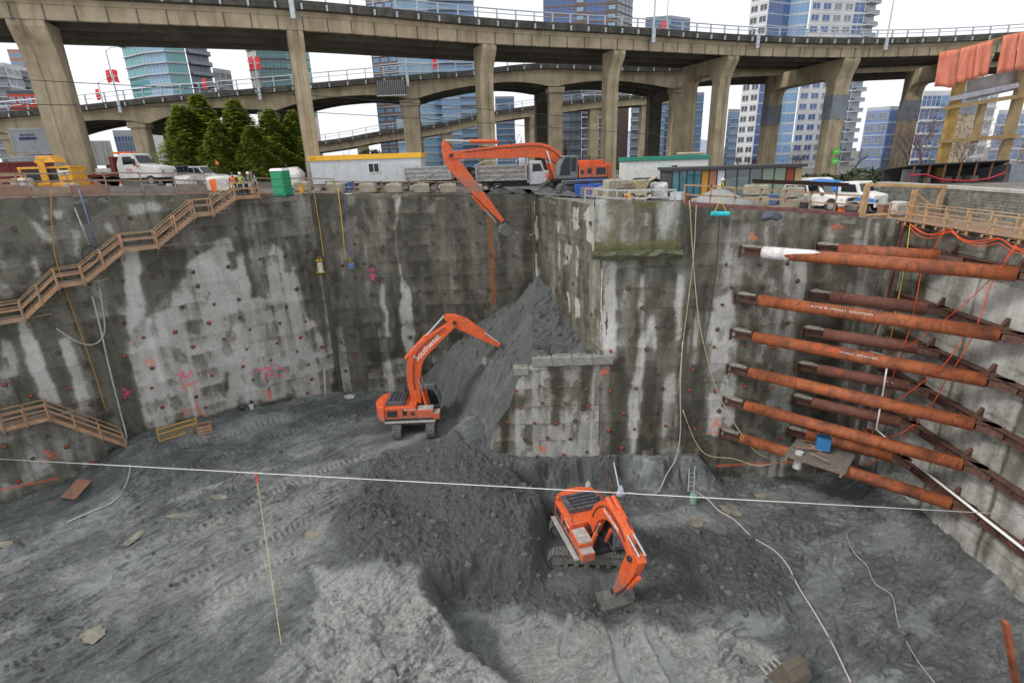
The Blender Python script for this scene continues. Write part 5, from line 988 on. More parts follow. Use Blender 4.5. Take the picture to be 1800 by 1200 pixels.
for sg in (-1, 1):
    m = MB(); m.prism([(L / 2 + .3, 1.9), (L / 2 + .35, 2.6), (L / 2 + 1.05, 2.6), (L / 2 + 1.3, 1.95)], (0, sg * 1.1, 0), (1, 0, 0), (0, 0, 1), .03); m.build('window', CGLASS, r); m = MB(); m.cyl((L / 2 - .1, sg * 1.0, .9), (L / 2 - .1, sg * 1.0, 3.2), .09, n=8); m.build('exhaust_stack', CHROME, r)
    for wx in (-L / 2 + .9, -L / 2 + 2.1, L / 2 + 2.1): wheel(r, wx, sg * 1.05, .5, .5, .3)
    m = MB(); m.bx(L / 2 + 1.5, L / 2 + 2.7, sg * 1.06 - .18, sg * 1.06 + .18, 1.05, 1.2); m.build('mudguard', WHITE, r, bevel=.05)
m = MB(); m.tube([(-L / 2, -1.2, 2.6), (-L / 2 + 1, -1.2, 3.0), (L / 2, -1.2, 2.95)], .03, 5); m.build('tarp_rail', STEEL, r)
# concrete lock blocks along the pit edge
bm_ = MB(); bm_.bx(-.75, .75, -.38, .38, 0, .75); bm_.cur = 0
def blockmesh():
    m = MB(); c = .07; w, d, h = .75, .38, .75
    m.loft([[(-w + c, -d + c, 0), (w - c, -d + c, 0), (w - c, d - c, 0), (-w + c, d - c, 0)], [(-w, -d, c), (w, -d, c), (w, d, c), (-w, d, c)], [(-w, -d, h - c), (w, -d, h - c), (w, d, h - c), (-w, d, h - c)], [(-w + c, -d + c, h), (w - c, -d + c, h), (w - c, d - c, h), (-w + c, d - c, h)]])
    m.bx(-.35, -.05, -.12, .12, h, h + .1); m.bx(.05, .35, -.12, .12, h, h + .1); return m
LOCK = mesh_of(blockmesh(), 'lock_block', CONC)
def lock(p, rz, label, group, s=(1, 1, 1), name='concrete_block'):
    o = bpy.data.objects.new(name, LOCK); COL.objects.link(o); o.location = p; o.rotation_euler = (0, 0, rz); o.scale = s; tag(o, label, 'block', group); return o
for i, (px, lb) in enumerate([(534, 'concrete block at the foot of the slim pier'), (592, 'concrete block with yellow rope, left end of the edge row'), (648, 'second edge block below the site office, pale lichen face'), (695, 'mossy third block of the edge row'), (742, 'fourth block of the edge row below the tipper trailer'), (789, 'fifth edge block just left of the boom stick'), (835, 'sixth edge block half buried in mud')]):
    p = gp(px, 52.6 if px > 560 else 53.5); lock(p, random.uniform(-.08, .08), lb, 'concrete blocks on the pit edge', (1, 1.2, 1.15))
for i, (px, Y, dz, lb) in enumerate([(1036, 47.5, 0, 'mossy concrete block before the high excavator, left one'), (1062, 45.8, 0, 'mossy concrete block at the corner of the old foundation'), (1082, 44, 0, 'lower pale concrete block beside the blue panels'), (1082, 44, .76, 'upper pale concrete block beside the blue panels')]): p = gp(px, Y, dz); lock(p, .1 + i * .05, lb, 'concrete blocks by the high excavator', (1.15, 1.5, 1) if i > 1 else (1.2, 1.3, 1.1))
for i, (px, dz, lb) in enumerate([(1328, 0, 'lower left concrete block under the steel beam'), (1328, .83, 'upper left concrete block under the steel beam'), (1390, 0, 'lower right concrete block under the steel beam'), (1390, .83, 'upper right concrete block under the steel beam')]): p = gp(px, 41, dz); lock(p, .02, lb, 'concrete blocks carrying a steel beam', (1.05, 1, 1.0))
RUST = mat('rusty_steel', (.17, .075, .045), .8, .1, .45, 2.2, (.07, .04, .03), .45, bump=.25)
def ibeam(m, a, b, h=.5, w=.35, t=.03):
    a, b = V3(a), V3(b); up = V3((0, 0, 1)); m.beam(a + up * (h / 2 - t / 2), b + up * (h / 2 - t / 2), w, t); m.beam(a - up * (h / 2 - t / 2), b - up * (h / 2 - t / 2), w, t); m.beam(a, b, t, h - 2 * t - .004)
a, b = gp(1322, 41, 1.82), gp(1492, 41, 2.05); m = MB(); ibeam(m, a, b, .3, .3); tag(m.build('steel_beam', mat('dark_rust', (.06, .035, .03), .8, .2, .3, 2)), 'dark steel beam lying across the stacked concrete blocks', 'beam')
# gravel pile
p = gp(1262, 40.5); m = MB(); rr = random.Random(4); rings = []
for z, s in ((-.2, 1.08), (.15, .9), (.45, .66), (.75, .42), (1.0, .2), (1.12, .05)): rings.append([(p.x + 2.7 * s * math.cos(a) * rr.uniform(.93, 1.07), p.y + 1.6 * s * math.sin(a) * rr.uniform(.93, 1.07), p.z + z * rr.uniform(.93, 1.07)) for a in [k * 6.2832 / 26 for k in range(26)]])
m.loft(rings); tag(kind(m.build('gravel_pile', mat('gravel', (.27, .27, .265), .95, 0, .5, 14, bump=1.0, bscale=25, coord='pos'), smooth=True), 'thing'), 'pile of grey gravel behind the right guard rail', 'gravel')
# vehicles at the right
L = 4.9; car('off_road_car', 'white off-road car with black bumper behind the right guard rail', gp(1432, 41.8), math.radians(-52), L, 1.95, suvp(L, 1.22, .42, .2), 1.22, 2.0, -2.35, -2.2, .35, 1.0, WHITE, .42, group='pickups and cars in the yard', wins=3)
L = 5.4; car('delivery_van', 'white van roof behind the off-road car', gp(1424, 49), math.radians(-20), L, 2.0, suvp(L, 1.3, .38, .33), 1.3, 2.45, -2.65, -2.55, 1.3, 2.1, WHITE, .38, cat='van', group='pickups and cars in the yard', wins=3)
p = gp(1492, 44.5); r = thing('box_truck', 'white and blue truck with big windscreen right of the off-road car', 'truck', p, math.radians(-62)); BLU = mat('truck_blue', (.05, .2, .55), .45, 0, .1, 2)
m = MB(); m.prism([(-.6, .7), (-.6, 2.3), (.9, 2.35), (1.25, 1.55), (2.3, 1.35), (2.45, .7)], (0, 0, 0), (1, 0, 0), (0, 0, 1), 2.1); m.build('cab', WHITE, r, bevel=.1, seg=2)
m = MB(); m.hexa([(.98, -.9, 1.62), (1.27, -.9, 1.6), (1.27, .9, 1.6), (.98, .9, 1.62), (.72, -.85, 2.2), (.94, -.85, 2.25), (.94, .85, 2.25), (.72, .85, 2.2)]); m.build('windscreen', CGLASS, r)
for sg in (-1, 1):
    m = MB(); m.prism([(-.3, 1.55), (-.3, 2.15), (.75, 2.15), (1.0, 1.55)], (0, sg * 1.05, 0), (1, 0, 0), (0, 0, 1), .03); m.build('window', CGLASS, r); m = MB(); m.prism([(-.6, .9), (-.6, 1.3), (2.4, 1.1), (2.45, .85)], (0, sg * 1.055, 0), (1, 0, 0), (0, 0, 1), .02); m.build('blue_stripe', BLU, r)
    for wx in (1.6, -2.6): wheel(r, wx, sg * .95, .42, .42, .28)
    m = MB(); m.bx(2.4, 2.5, sg * .75 - .14, sg * .75 + .14, .85, 1.05); m.build('headlight', CHROME, r)
m = MB(); m.bx(-3.8, -.7, -1.05, 1.05, .8, 1.9); m.build('cargo_bed', BLU, r, bevel=.05); m = MB(); m.hexa([(-3.8, -1.06, 1.91), (-.7, -1.06, 1.91), (-.7, 1.06, 1.91), (-3.8, 1.06, 1.91), (-3.2, -.6, 2.45), (-1.3, -.6, 2.35), (-1.3, .6, 2.35), (-3.2, .6, 2.5)]); m.build('blue_tarpaulin', mat('blue_tarp', (.02, .14, .42), .6, 0, .2, 2, bump=.4), r, bevel=.1)
m = MB(); m.bx(2.4, 2.55, -1.0, 1.0, .45, .72); m.build('bumper', WHITE, r); m = MB(); m.bx(-3.7, 2.2, -.4, .4, .5, .8); m.build('chassis', BLK, r)
p = gp(1142, 50); L = 4.6; car('dark_car', 'black car nose between the cream machine and the pavilion', p, math.radians(20), L, 1.85, suvp(L, .95, .34, .2), .95, 1.5, -1.9, -1.3, .2, 1.0, mat('dark_car', (.03, .033, .04), .3), .34, group='pickups and cars in the yard')
p = gp(1476, 40); r = thing('traffic_barrel', 'orange barrel beside the off-road car', 'barrel', p); m = MB(); m.tube([(0, 0, 0), (0, 0, .3), (0, 0, .7), (0, 0, 1.0)], [.32, .3, .28, .24], 14); m.build('drum', ORG, r); m = MB(); m.cyl((0, 0, 1.0), (0, 0, 1.08), .18, n=10); m.build('lid', ORG, r); m = MB(); m.cyl((0, 0, .45), (0, 0, .58), .302, .298, 14); m.build('reflective_band', WHITE, r)
# cream grout pump, blue barrier panels
p = gp(1120, 42.3); r = thing('grout_pump', 'cream grout pump with hopper and yellow drum near the old foundation', 'machine', p, .2); CRM = mat('cream_paint', (.55, .48, .3), .6, 0, .15, 2, (.3, .25, .18), .4)
m = MB(); m.bx(-.9, .9, -.5, .5, .35, .85); m.build('body', CRM, r, bevel=.05); m = MB(); m.hexa([(-.2, -.4, .85), (.5, -.4, .85), (.5, .4, .85), (-.2, .4, .85), (-.5, -.6, 1.5), (.8, -.6, 1.5), (.8, .6, 1.5), (-.5, .6, 1.5)]); m.build('hopper', CRM, r); m = MB(); m.bx(-1.3, -.6, -.35, .35, .9, 1.35); m.build('engine_cover', mat('dull_brown', (.2, .16, .12), .7), r, bevel=.05)
m = MB(); m.beam((.6, 0, 1.3), (1.6, 0, 1.75), .25, .12); m.build('chute', CRM, r); m = MB(); m.tube([(-.9, -.5, .5), (-.5, -.8, .15), (.3, -.85, .1), (.8, -.7, .4)], .07, 8); m.build('hose', CRM, r); m = MB(); m.cyl((-.95, -.75, 0), (-.95, -.75, .5), .18, n=12); m.build('drum', YEL, r)
for x in (-.7, .7):
    for y in (-.5, .5): wheel(r, x, y, .3, .3, .18)
BLUF = mat('barrier_blue', (.03, .11, .45), .5, 0, .1, 2)
for i, (px0, px1, Y, lb) in enumerate([(1012, 1037, 46.6, 'blue mesh barrier panel before the high excavator, left one'), (1038, 1064, 46.2, 'blue mesh barrier panel before the high excavator, right one')]):
    a, b = gp(px0, Y), gp(px1, Y); r = thing('barrier_panel', lb, 'barrier', a, math.atan2((b - a).y, (b - a).x), 'blue barrier panels'); L = (b - a).length
    for x in (0, L): m = MB(); m.cyl((x, 0, 0), (x, 0, 1.5), .03, n=6); m.build('post', BLUF, r)
    for z in (.15, .8, 1.45): m = MB(); m.cyl((0, 0, z), (L, 0, z), .025, n=6); m.build('rail', BLUF, r)
    for k in range(1, 5): m = MB(); m.cyl((k * L / 5, 0, .15), (k * L / 5, 0, 1.45), .015, n=4); m.build('bar', BLUF, r)
p = gp(1038, 47.6); r = thing('blue_skip', 'blue steel box behind the mesh barrier panels', 'box', p, 0); m = MB(); m.hexa([(-1.2, -.5, 0), (1.2, -.5, 0), (1.2, .5, 0), (-1.2, .5, 0), (-1.4, -.6, 1.0), (1.4, -.6, 1.0), (1.4, .6, 1.0), (-1.4, .6, 1.0)]); m.build('bin', BLUF, r); m = MB(); m.bx(-.8, .1, -.63, -.56, .55, .85); m.build('orange_plate', ORG, r)
# ================================================================ EXCAVATORS
t = NT('excavator_orange'); v = t.obj(); a = t.noise(v, 1.4, 5, .65); b_ = t.noise(v, 5, 6, .7); c = t.ramp(a, [(.3, (.60, .07, .010)), (.7, (.80, .125, .018))])
c = t.mix(t.ramp(b_, [(.46, 0.0), (.66, .7)]), c, (.24, .07, .04)); c = t.mix(t.ramp(t.noise(v, 3.2, 6, .75), [(.53, 0.0), (.68, .8)]), c, (.2, .185, .165)); sx = t.node('ShaderNodeSeparateXYZ'); t.l.new(v, sx.inputs[0]); low = t.math('MULTIPLY', t.math('SUBTRACT', 2.5, sx.outputs['Z']), .75, True); c = t.mix(t.math('MULTIPLY', t.math('MULTIPLY', low, t.math('GREATER_THAN', sx.outputs['Z'], .6)), t.ramp(t.noise(v, 2.6, 6, .75), [(.36, 0.0), (.56, .9)])), c, (.15, .15, .14)); t.set(c, t.ramp(b_, [(.3, .4), (.7, .75)])); EXO = t.m
MUDDY = mat('muddy_steel', (.16, .155, .14), .85, .1, .4, 3, (.10, .10, .095), .5, bump=.6, bscale=14)
TRK = mat('track_steel', (.17, .17, .16), .75, .25, .45, 4, (.07, .07, .066), .5, bump=.5, bscale=16)
HOOD = mat('hood_dark', (.05, .052, .07), .6, 0, .3, 3, (.2, .2, .19), .35)
CABG = mat('cab_grey', (.13, .15, .15), .5, 0, .15, 2, (.25, .25, .23), .2)
PLATE = mat('worn_plate', (.48, .48, .46), .6, .2, .25, 4, (.22, .2, .18), .45)
def taper(pts):    # (x, z, half width) centre line -> closed outline
    n = len(pts); up, lo = [], []
    for i, (x, z, w) in enumerate(pts):
        a, b = pts[max(i - 1, 0)], pts[min(i + 1, n - 1)]; dx, dz = b[0] - a[0], b[1] - a[1]; L = math.hypot(dx, dz); nx_, nz = -dz / L, dx / L
        up.append((x + nx_ * w, z + nz * w)); lo.append((x - nx_ * w, z - nz * w))
    return lo + up[::-1]
def rounded(pts, k=4):  # smooth a centre line
    C = crom([(x, z, w) for x, z, w in pts], k); return [tuple(c) for c in C]
def cylinder(root, a, b, r, y, split=.55, nm='hydraulic_cylinder', m1=None):
    a, b = V3((a[0], y, a[1])), V3((b[0], y, b[1])); c = a.lerp(b, split); m = MB(); m.cyl(a, c, r, n=10); o = m.build(nm, m1 or EXO, root, smooth=False); m = MB(); m.cyl(c, b, r * .55, n=8); m.build('rod', CHROME, o); return o
def bucket(root, x, z, ang, w, mat_=None, s=1.0):
    mat_ = mat_ or MUDDY
    e = bpy.data.objects.new('bucket', None); COL.objects.link(e); e.parent = root; e.location = (x, 0, z); e.rotation_euler = (0, ang, 0); e.scale = (s, s, s)
    P = [(-.12, .05), (.35, -.1), (.75, -.45), (.9, -.9), (.7, -1.35), (.2, -1.62), (-.85, -1.7)]
    m = MB()
    for (x0, z0), (x1, z1) in zip(P, P[1:]): m.beam((x0, 0, z0), (x1, 0, z1), w, .07)
    m.build('shell', mat_, e)
    for sg in (-1, 1): m = MB(); m.prism(P, (0, sg * w / 2, 0), (1, 0, 0), (0, 0, 1), .06); m.build('side_plate', mat_, e)
    for k in range(5): m = MB(); y = -w / 2 + .1 + k * (w - .2) / 4; m.beam((-.75, y, -1.7), (-1.2, y, -1.74), .14, .1, w2=.07, h2=.04); m.build('tooth', PLATE, e)
    for sg in (-1, 1): m = MB(); m.prism([(-.2, .15), (.2, .25), (.45, -.15), (-.1, -.1)], (0, sg * .28, 0), (1, 0, 0), (0, 0, 1), .08); m.build('ear', mat_, e)
    return e
def excavator(label, loc, up, under, boom, stick, scyl, bcyl, hcyl, buck, letters=None, cabm=None, hood=HOOD, bw=.74, orange=EXO):
    r = thing('excavator', label, 'excavator', loc, up, 'orange excavators'); ua = under - up
    def U(o): o.rotation_euler = (0, 0, ua); return o
    for sg in (-1, 1):        # crawler tracks
        m = MB(); y0 = sg * 1.45; L, R = 2.25, .52; path = []; n = 12
        for k in range(n + 1): a = -math.pi / 2 + math.pi * k / n; path.append((L + R * math.cos(a), R + .06 + R * math.sin(a)))
        for k in range(n + 1): a = math.pi / 2 + math.pi * k / n; path.append((-L + R * math.cos(a), R + .06 + R * math.sin(a)))
        path.append(path[0]); C = resample([np.array([p[0], 0, p[1]]) for p in path], .215)
        for i, p in enumerate(C):
            q = C[(i + 1) % len(C)]; d = q - p
            if np.linalg.norm(d) > .4: continue
            m.beam((p[0] + d[0] * .04, y0, p[2] + d[2] * .04), (p[0] + d[0] * .93, y0, p[2] + d[2] * .93), .76, .07, up=(0, 0, 1) if abs(d[0]) > abs(d[2]) else (1, 0, 0))
            cx, cz = p[0] + d[0] * .25, p[2] + d[2] * .25; nx_, nz = cx - max(-L, min(L, cx)), cz - (R + .06); l = math.hypot(nx_, nz) or 1
            m.beam((cx + nx_ / l * .05, y0 - .37, cz + nz / l * .05), (cx + nx_ / l * .05, y0 + .37, cz + nz / l * .05), .05, .06)
        tr = U(m.build('track', TRK, r))
        m = MB(); m.bx(-L - .1, L + .1, y0 - .25, y0 + .25, .32, .9); m.build('track_frame', MUDDY, tr, bevel=.05)
        for x in (-L, L): m = MB(); m.cyl((x, y0 - .3, R + .06), (x, y0 + .3, R + .06), .42, n=14); m.build('sprocket', MUDDY, tr)
        for k in range(6): m = MB(); x = -L + .55 + k * .68; m.cyl((x, y0 - .28, .3), (x, y0 + .28, .3), .17, n=10); m.build('roller', MUDDY, tr)
    m = MB(); m.bx(-1.1, 1.1, -1.2, 1.2, .55, 1.0); U(m.build('carbody', MUDDY, r, bevel=.08)); m = MB(); m.cyl((0, 0, .98), (0, 0, 1.28), .85, n=24); m.build('slewing_ring', BLK, r)
    # house
    m = MB(); m.bx(-2.55, 1.75, -1.62, 1.62, 1.28, 1.5); m.build('main_frame', BLK, r)
    m = MB(); m.bx(-2.5, .25, -1.62, 1.62, 1.5, 2.62); m.build('engine_housing', orange, r, bevel=.06, seg=2)
    n = 10; out = [(-2.52, -1.66)] + [(-2.52 - .98 * math.sin(math.pi * k / n) ** .6, -1.66 + 3.32 * k / n) for k in range(n + 1)][1:-1] + [(-2.52, 1.66)]
    m = MB(); m.add([(x, y, 1.3) for x, y in out] + [(x, y, 2.55) for x, y in out] + [(-2.52 + (x + 2.52) * .9, y * .97, 2.68) for x, y in out], [tuple(range(len(out))), tuple(range(2 * len(out), 3 * len(out)))[::-1]] + [(l * len(out) + i, l * len(out) + (i + 1) % len(out), (l + 1) * len(out) + (i + 1) % len(out), (l + 1) * len(out) + i) for l in (0, 1) for i in range(len(out))]); m.build('counterweight', orange, r)
    m = MB(); m.bx(-2.35, -.75, -1.25, 1.25, 2.62, 3.0); h = m.build('engine_hood', hood, r, bevel=.06, seg=2)
    for k in range(4): m = MB(); m.bx(-2.1 + k * .35, -1.9 + k * .35, -1.0, 1.0, 3.0, 3.04); m.build('hood_vent', BLK, h)
    m = MB(); m.cyl((-1.0, .9, 2.6), (-1.0, .9, 3.35), .09, n=10); m.build('exhaust', BLK, r)
    m = MB(); m.bx(.25, 1.75, -1.62, -.62, 1.5, 2.3); m.build('fuel_tank', orange, r, bevel=.05, seg=2); m = MB(); m.bx(.35, 1.7, -1.55, -.7, 2.3, 2.34); m.build('tank_step', PLATE, r)
    m = MB(); m.bx(1.75, 2.3, -1.62, -.75, 1.35, 1.95); m.build('tool_box', orange, r, bevel=.04); m = MB(); m.bx(1.75, 2.28, -1.6, -.78, 1.95, 1.98); m.build('step_plate', PLATE, r)
    for sg in (-1, 1):
        m = MB(); m.bx(-2.5, 1.9, sg * 1.78 - .16, sg * 1.78 + .16, 1.27, 1.33); m.build('catwalk', PLATE, r)
        m = MB(); m.bx(-2.3, -1.4, sg * 1.63 - .01, sg * 1.63 + .01, 1.75, 2.35); m.build('side_grille', BLK, r)
        m = MB(); m.bx(-.9, -.55, sg * 1.63 - .01, sg * 1.63 + .01, 1.85, 2.3); m.build('vent', BLK, r); m = MB(); m.bx(-.2, .1, sg * 1.63 - .01, sg * 1.63 + .01, 1.85, 2.15); m.build('vent', BLK, r)
        m = MB(); m.tube([(-2.3, sg * 1.35, 2.62), (-2.3, sg * 1.35, 3.15), (.1, sg * 1.4, 3.15), (.1, sg * 1.4, 2.62)], .022, 5); m.build('handrail', DKST, r)
    # cab on the operator's left
    m = MB(); m.prism([(.35, 1.5), (.35, 3.35), (.55, 3.45), (1.65, 3.45), (2.05, 2.7), (2.2, 1.9), (2.1, 1.5)], (0, 1.08, 0), (1, 0, 0), (0, 0, 1), 1.08); cb = m.build('cab', cabm or CABG, r, bevel=.06, seg=2)
    for yy in (.53, 1.63):
        m = MB(); m.prism([(.5, 2.1), (.5, 3.25), (.98, 3.25), (.98, 2.1)], (0, yy, 0), (1, 0, 0), (0, 0, 1), .03); m.build('window', CGLASS, cb)
        m = MB(); m.prism([(1.08, 1.8), (1.08, 3.3), (1.55, 3.3), (1.92, 2.6), (2.05, 1.8)], (0, yy, 0), (1, 0, 0), (0, 0, 1), .03); m.build('window', CGLASS, cb)
    m = MB(); m.hexa([(2.14, .64, 1.7), (2.19, .64, 1.9), (2.19, 1.52, 1.9), (2.14, 1.52, 1.7), (1.72, .64, 3.3), (1.75, .64, 3.32), (1.75, 1.52, 3.32), (1.72, 1.52, 3.3)]); m.build('windscreen', CGLASS, cb)
    # boom, stick, cylinders, bucket
    bp = rounded(boom); m = MB(); m.prism(taper(bp), (0, 0, 0), (1, 0, 0), (0, 0, 1), bw); bo = m.build('boom', orange, r, bevel=.04, seg=2)
    sp = rounded(stick); m = MB(); m.prism(taper(sp), (0, 0, 0), (1, 0, 0), (0, 0, 1), .52); so = m.build('stick', orange, r, bevel=.04, seg=2)
    for x, z in ((boom[0][0], boom[0][1]), (boom[-1][0], boom[-1][1]), (stick[-1][0], stick[-1][1])): m = MB(); m.cyl((x, -.45, z), (x, .45, z), .17, n=12); m.build('pin', BLK, r)
    for y in (-.52, .52): cylinder(r, hcyl[0], hcyl[1], .15, y)
    cylinder(r, scyl[0], scyl[1], .16, -.12); cylinder(r, scyl[0], scyl[1], .16, .24); cylinder(r, bcyl[0], bcyl[1], .13, 0)
    (hx, hz) = scyl[1]; m = MB(); m.tube([(boom[1][0], .2, boom[1][1] + .5), (boom[-2][0], .2, boom[-2][1] + boom[-2][2] + .12), (boom[-1][0] - .3, .2, boom[-1][1] + .55), (hx, .2, hz)], .05, 6); m.build('hose', BLK, r)
    for yy in (-bw / 2 - .05, bw / 2 + .05):
        m = MB(); m.tube([(x, yy, z + w * .55) for x, z, w in bp[2:-2]], .035, 5); m.build('hydraulic_line', BLK, r)
    m = MB(); m.bx(-.95, -.93, -1.64, 1.64, 1.52, 2.6); m.build('panel_seam', BLK, r); m = MB(); m.bx(-2.5, .25, -1.64, 1.64, 1.5, 1.56); m.build('skirt', BLK, r)
    if buck: bucket(r, *buck)
    if letters:
        for sg in (-1, 1):
            text('house_lettering', 'Southwest', .24, mat('decal_white', (.75, .75, .73)), r, (-.25, sg * 1.645, 2.42), (math.pi / 2, 0, 0 if sg < 0 else math.pi)); (s, size, x, z, ang) = letters; text('lettering', s, size, mat('decal_white', (.75, .75, .73), .6, 0, .05), bo, (x, sg * (bw / 2 + .006), z), (math.pi / 2, -ang if sg < 0 else ang, 0 if sg < 0 else math.pi))
    return r
excavator('high orange long reach excavator standing on the pit edge', (6.3, 50.6, float(zyard(6.3)) - .03), math.radians(194), math.radians(207),
    [(.6, 2.0, .35), (1.9, 3.35, .5), (3.5, 3.95, .62), (6.2, 3.95, .56), (9.0, 3.85, .42), (11.35, 3.75, .28)], [(11.8, 5.0, .16), (11.6, 4.0, .46), (10.9, 2.7, .6), (9.4, .9, .46), (6.95, -2.1, .17)],
    ((7.2, 4.75), (11.75, 4.95)), ((9.6, .3), (7.6, -2.1)), ((2.0, 1.5), (2.9, 3.9)), (6.9, -2.15, math.radians(20), 1.3, None, .75), None, cabm=CABG, hood=EXO)
excavator('orange excavator with raised boom digging at the earth berm', (-8.9, 43.2, -22.8), math.radians(1), math.radians(92),
    [(.25, 2.3, .36), (.1, 4.6, .58), (.6, 6.8, .66), (2.35, 8.45, .52), (4.05, 9.75, .3)], [(3.2, 10.3, .17), (4.05, 9.9, .5), (5.1, 9.3, .52), (6.3, 8.45, .34), (7.9, 7.4, .15)],
    ((-.45, 6.6), (3.15, 10.3)), ((5.0, 10.0), (7.8, 7.65)), ((1.15, 1.7), (.55, 4.9)), (7.9, 7.4, math.radians(20), 1.7), ('Southwest', .72, 1.55, 7.65, math.radians(44)))
excavator('orange excavator digging in the deep middle of the pit', (4.8, 28.5, -24.8), math.radians(-75), math.radians(-6),
    [(.5, 2.3, .36), (1.3, 4.0, .48), (2.7, 5.1, .54), (4.4, 5.05, .44), (5.7, 4.25, .28)], [(6.4, 4.7, .2), (5.8, 4.15, .5), (5.2, 2.9, .52), (4.55, 1.55, .36), (3.85, .3, .18)],
    ((2.4, 5.8), (6.35, 4.8)), ((6.2, 3.3), (4.35, .3)), ((1.2, 1.6), (2.3, 4.0)), (3.85, .3, math.radians(22), 1.9), ('Southwest', .46, 3.3, 5.0, math.radians(-2)), cabm=HOOD, bw=.6)
# spare bucket lying at the front of the pit
p = aZ(1385, 1192, -24.6); r = thing('digger_bucket', 'muddy spare digger bucket with pale teeth at the front edge', 'bucket', (p.x, p.y, -24.85), math.radians(115)); r.scale = (.82, .82, .82)
P = [(.12, .05), (-.35, -.1), (-.75, -.45), (-.9, -.9), (-.7, -1.35), (-.2, -1.62), (.85, -1.7)]; P = [(x, z + 1.72) for x, z in P]; w = 1.5; SPB = mat('bucket_ochre', (.15, .105, .055), .85, 0, .5, 3, (.07, .07, .066), .7, bump=.5)
m = MB()
for (x0, z0), (x1, z1) in zip(P, P[1:]): m.beam((x0, 0, z0), (x1, 0, z1), w, .07)
m.build('shell', SPB, r)
for sg in (-1, 1): m = MB(); m.prism(P, (0, sg * w / 2, 0), (1, 0, 0), (0, 0, 1), .06); m.build('side_plate', SPB, r)
for k in range(4): m = MB(); y = -w / 2 + .12 + k * (w - .24) / 3; m.beam((.8, y, .03), (1.5, y, .12), .16, .12, w2=.08, h2=.04); m.build('tooth', PLATE, r)
# ================================================================ STRUTS AND WALERS
t = NT('strut_rust'); v = t.pos(); a = t.noise(v, 1.0, 5, .65); b_ = t.noise(v, 4, 6, .72)
c = t.ramp(a, [(.32, (.11, .033, .015)), (.48, (.265, .068, .022)), (.72, (.43, .125, .036))]); c = t.mix(t.ramp(b_, [(.52, 0.0), (.7, .75)]), c, (.075, .032, .02)); c = t.mix(t.ramp(t.noise(v, 2.3, 6, .75), [(.63, 0.0), (.75, .45)]), c, (.36, .2, .11)); t.set(c, .72); rn = t.ramp(t.noise(t.mapping(v, (2.2, 2.2, .5)), 2.0, 6, .75), [(.5, 0.0), (.62, .8)]); c = t.mix(rn, c, (.085, .036, .022)); c = t.mix(t.ramp(t.noise(v, 9, 5, .75), [(.62, 0.0), (.7, .55)]), c, (.42, .3, .2)); t.l.new(c, t.b.inputs['Base Color']); t.bump(b_, .3, .03); SRUST = t.m
t = NT('strut_maroon'); v = t.pos(); a = t.noise(v, 1.0, 5, .65); b_ = t.noise(v, 4, 6, .72)
c = t.ramp(a, [(.3, (.11, .045, .032)), (.7, (.2, .075, .05))]); c = t.mix(t.ramp(b_, [(.55, 0.0), (.72, .55)]), c, (.3, .23, .19)); t.set(c, .8); SMAR = t.m
FROST = mat('white_splash', (.62, .62, .62), .8, 0, .15, 3, (.4, .3, .26), .3)
DRUST = mat('waler_rust', (.13, .06, .04), .82, .1, .5, 2.0, (.05, .03, .025), .45, bump=.3, coord='pos')
LEV = [-6.635, -10.03, -12.78, -15.57, -18.31, -21.1]
DW = mat('decal_white', (.75, .75, .73), .6, 0, .05); DO = mat('marker_orange', (.72, .10, .03))
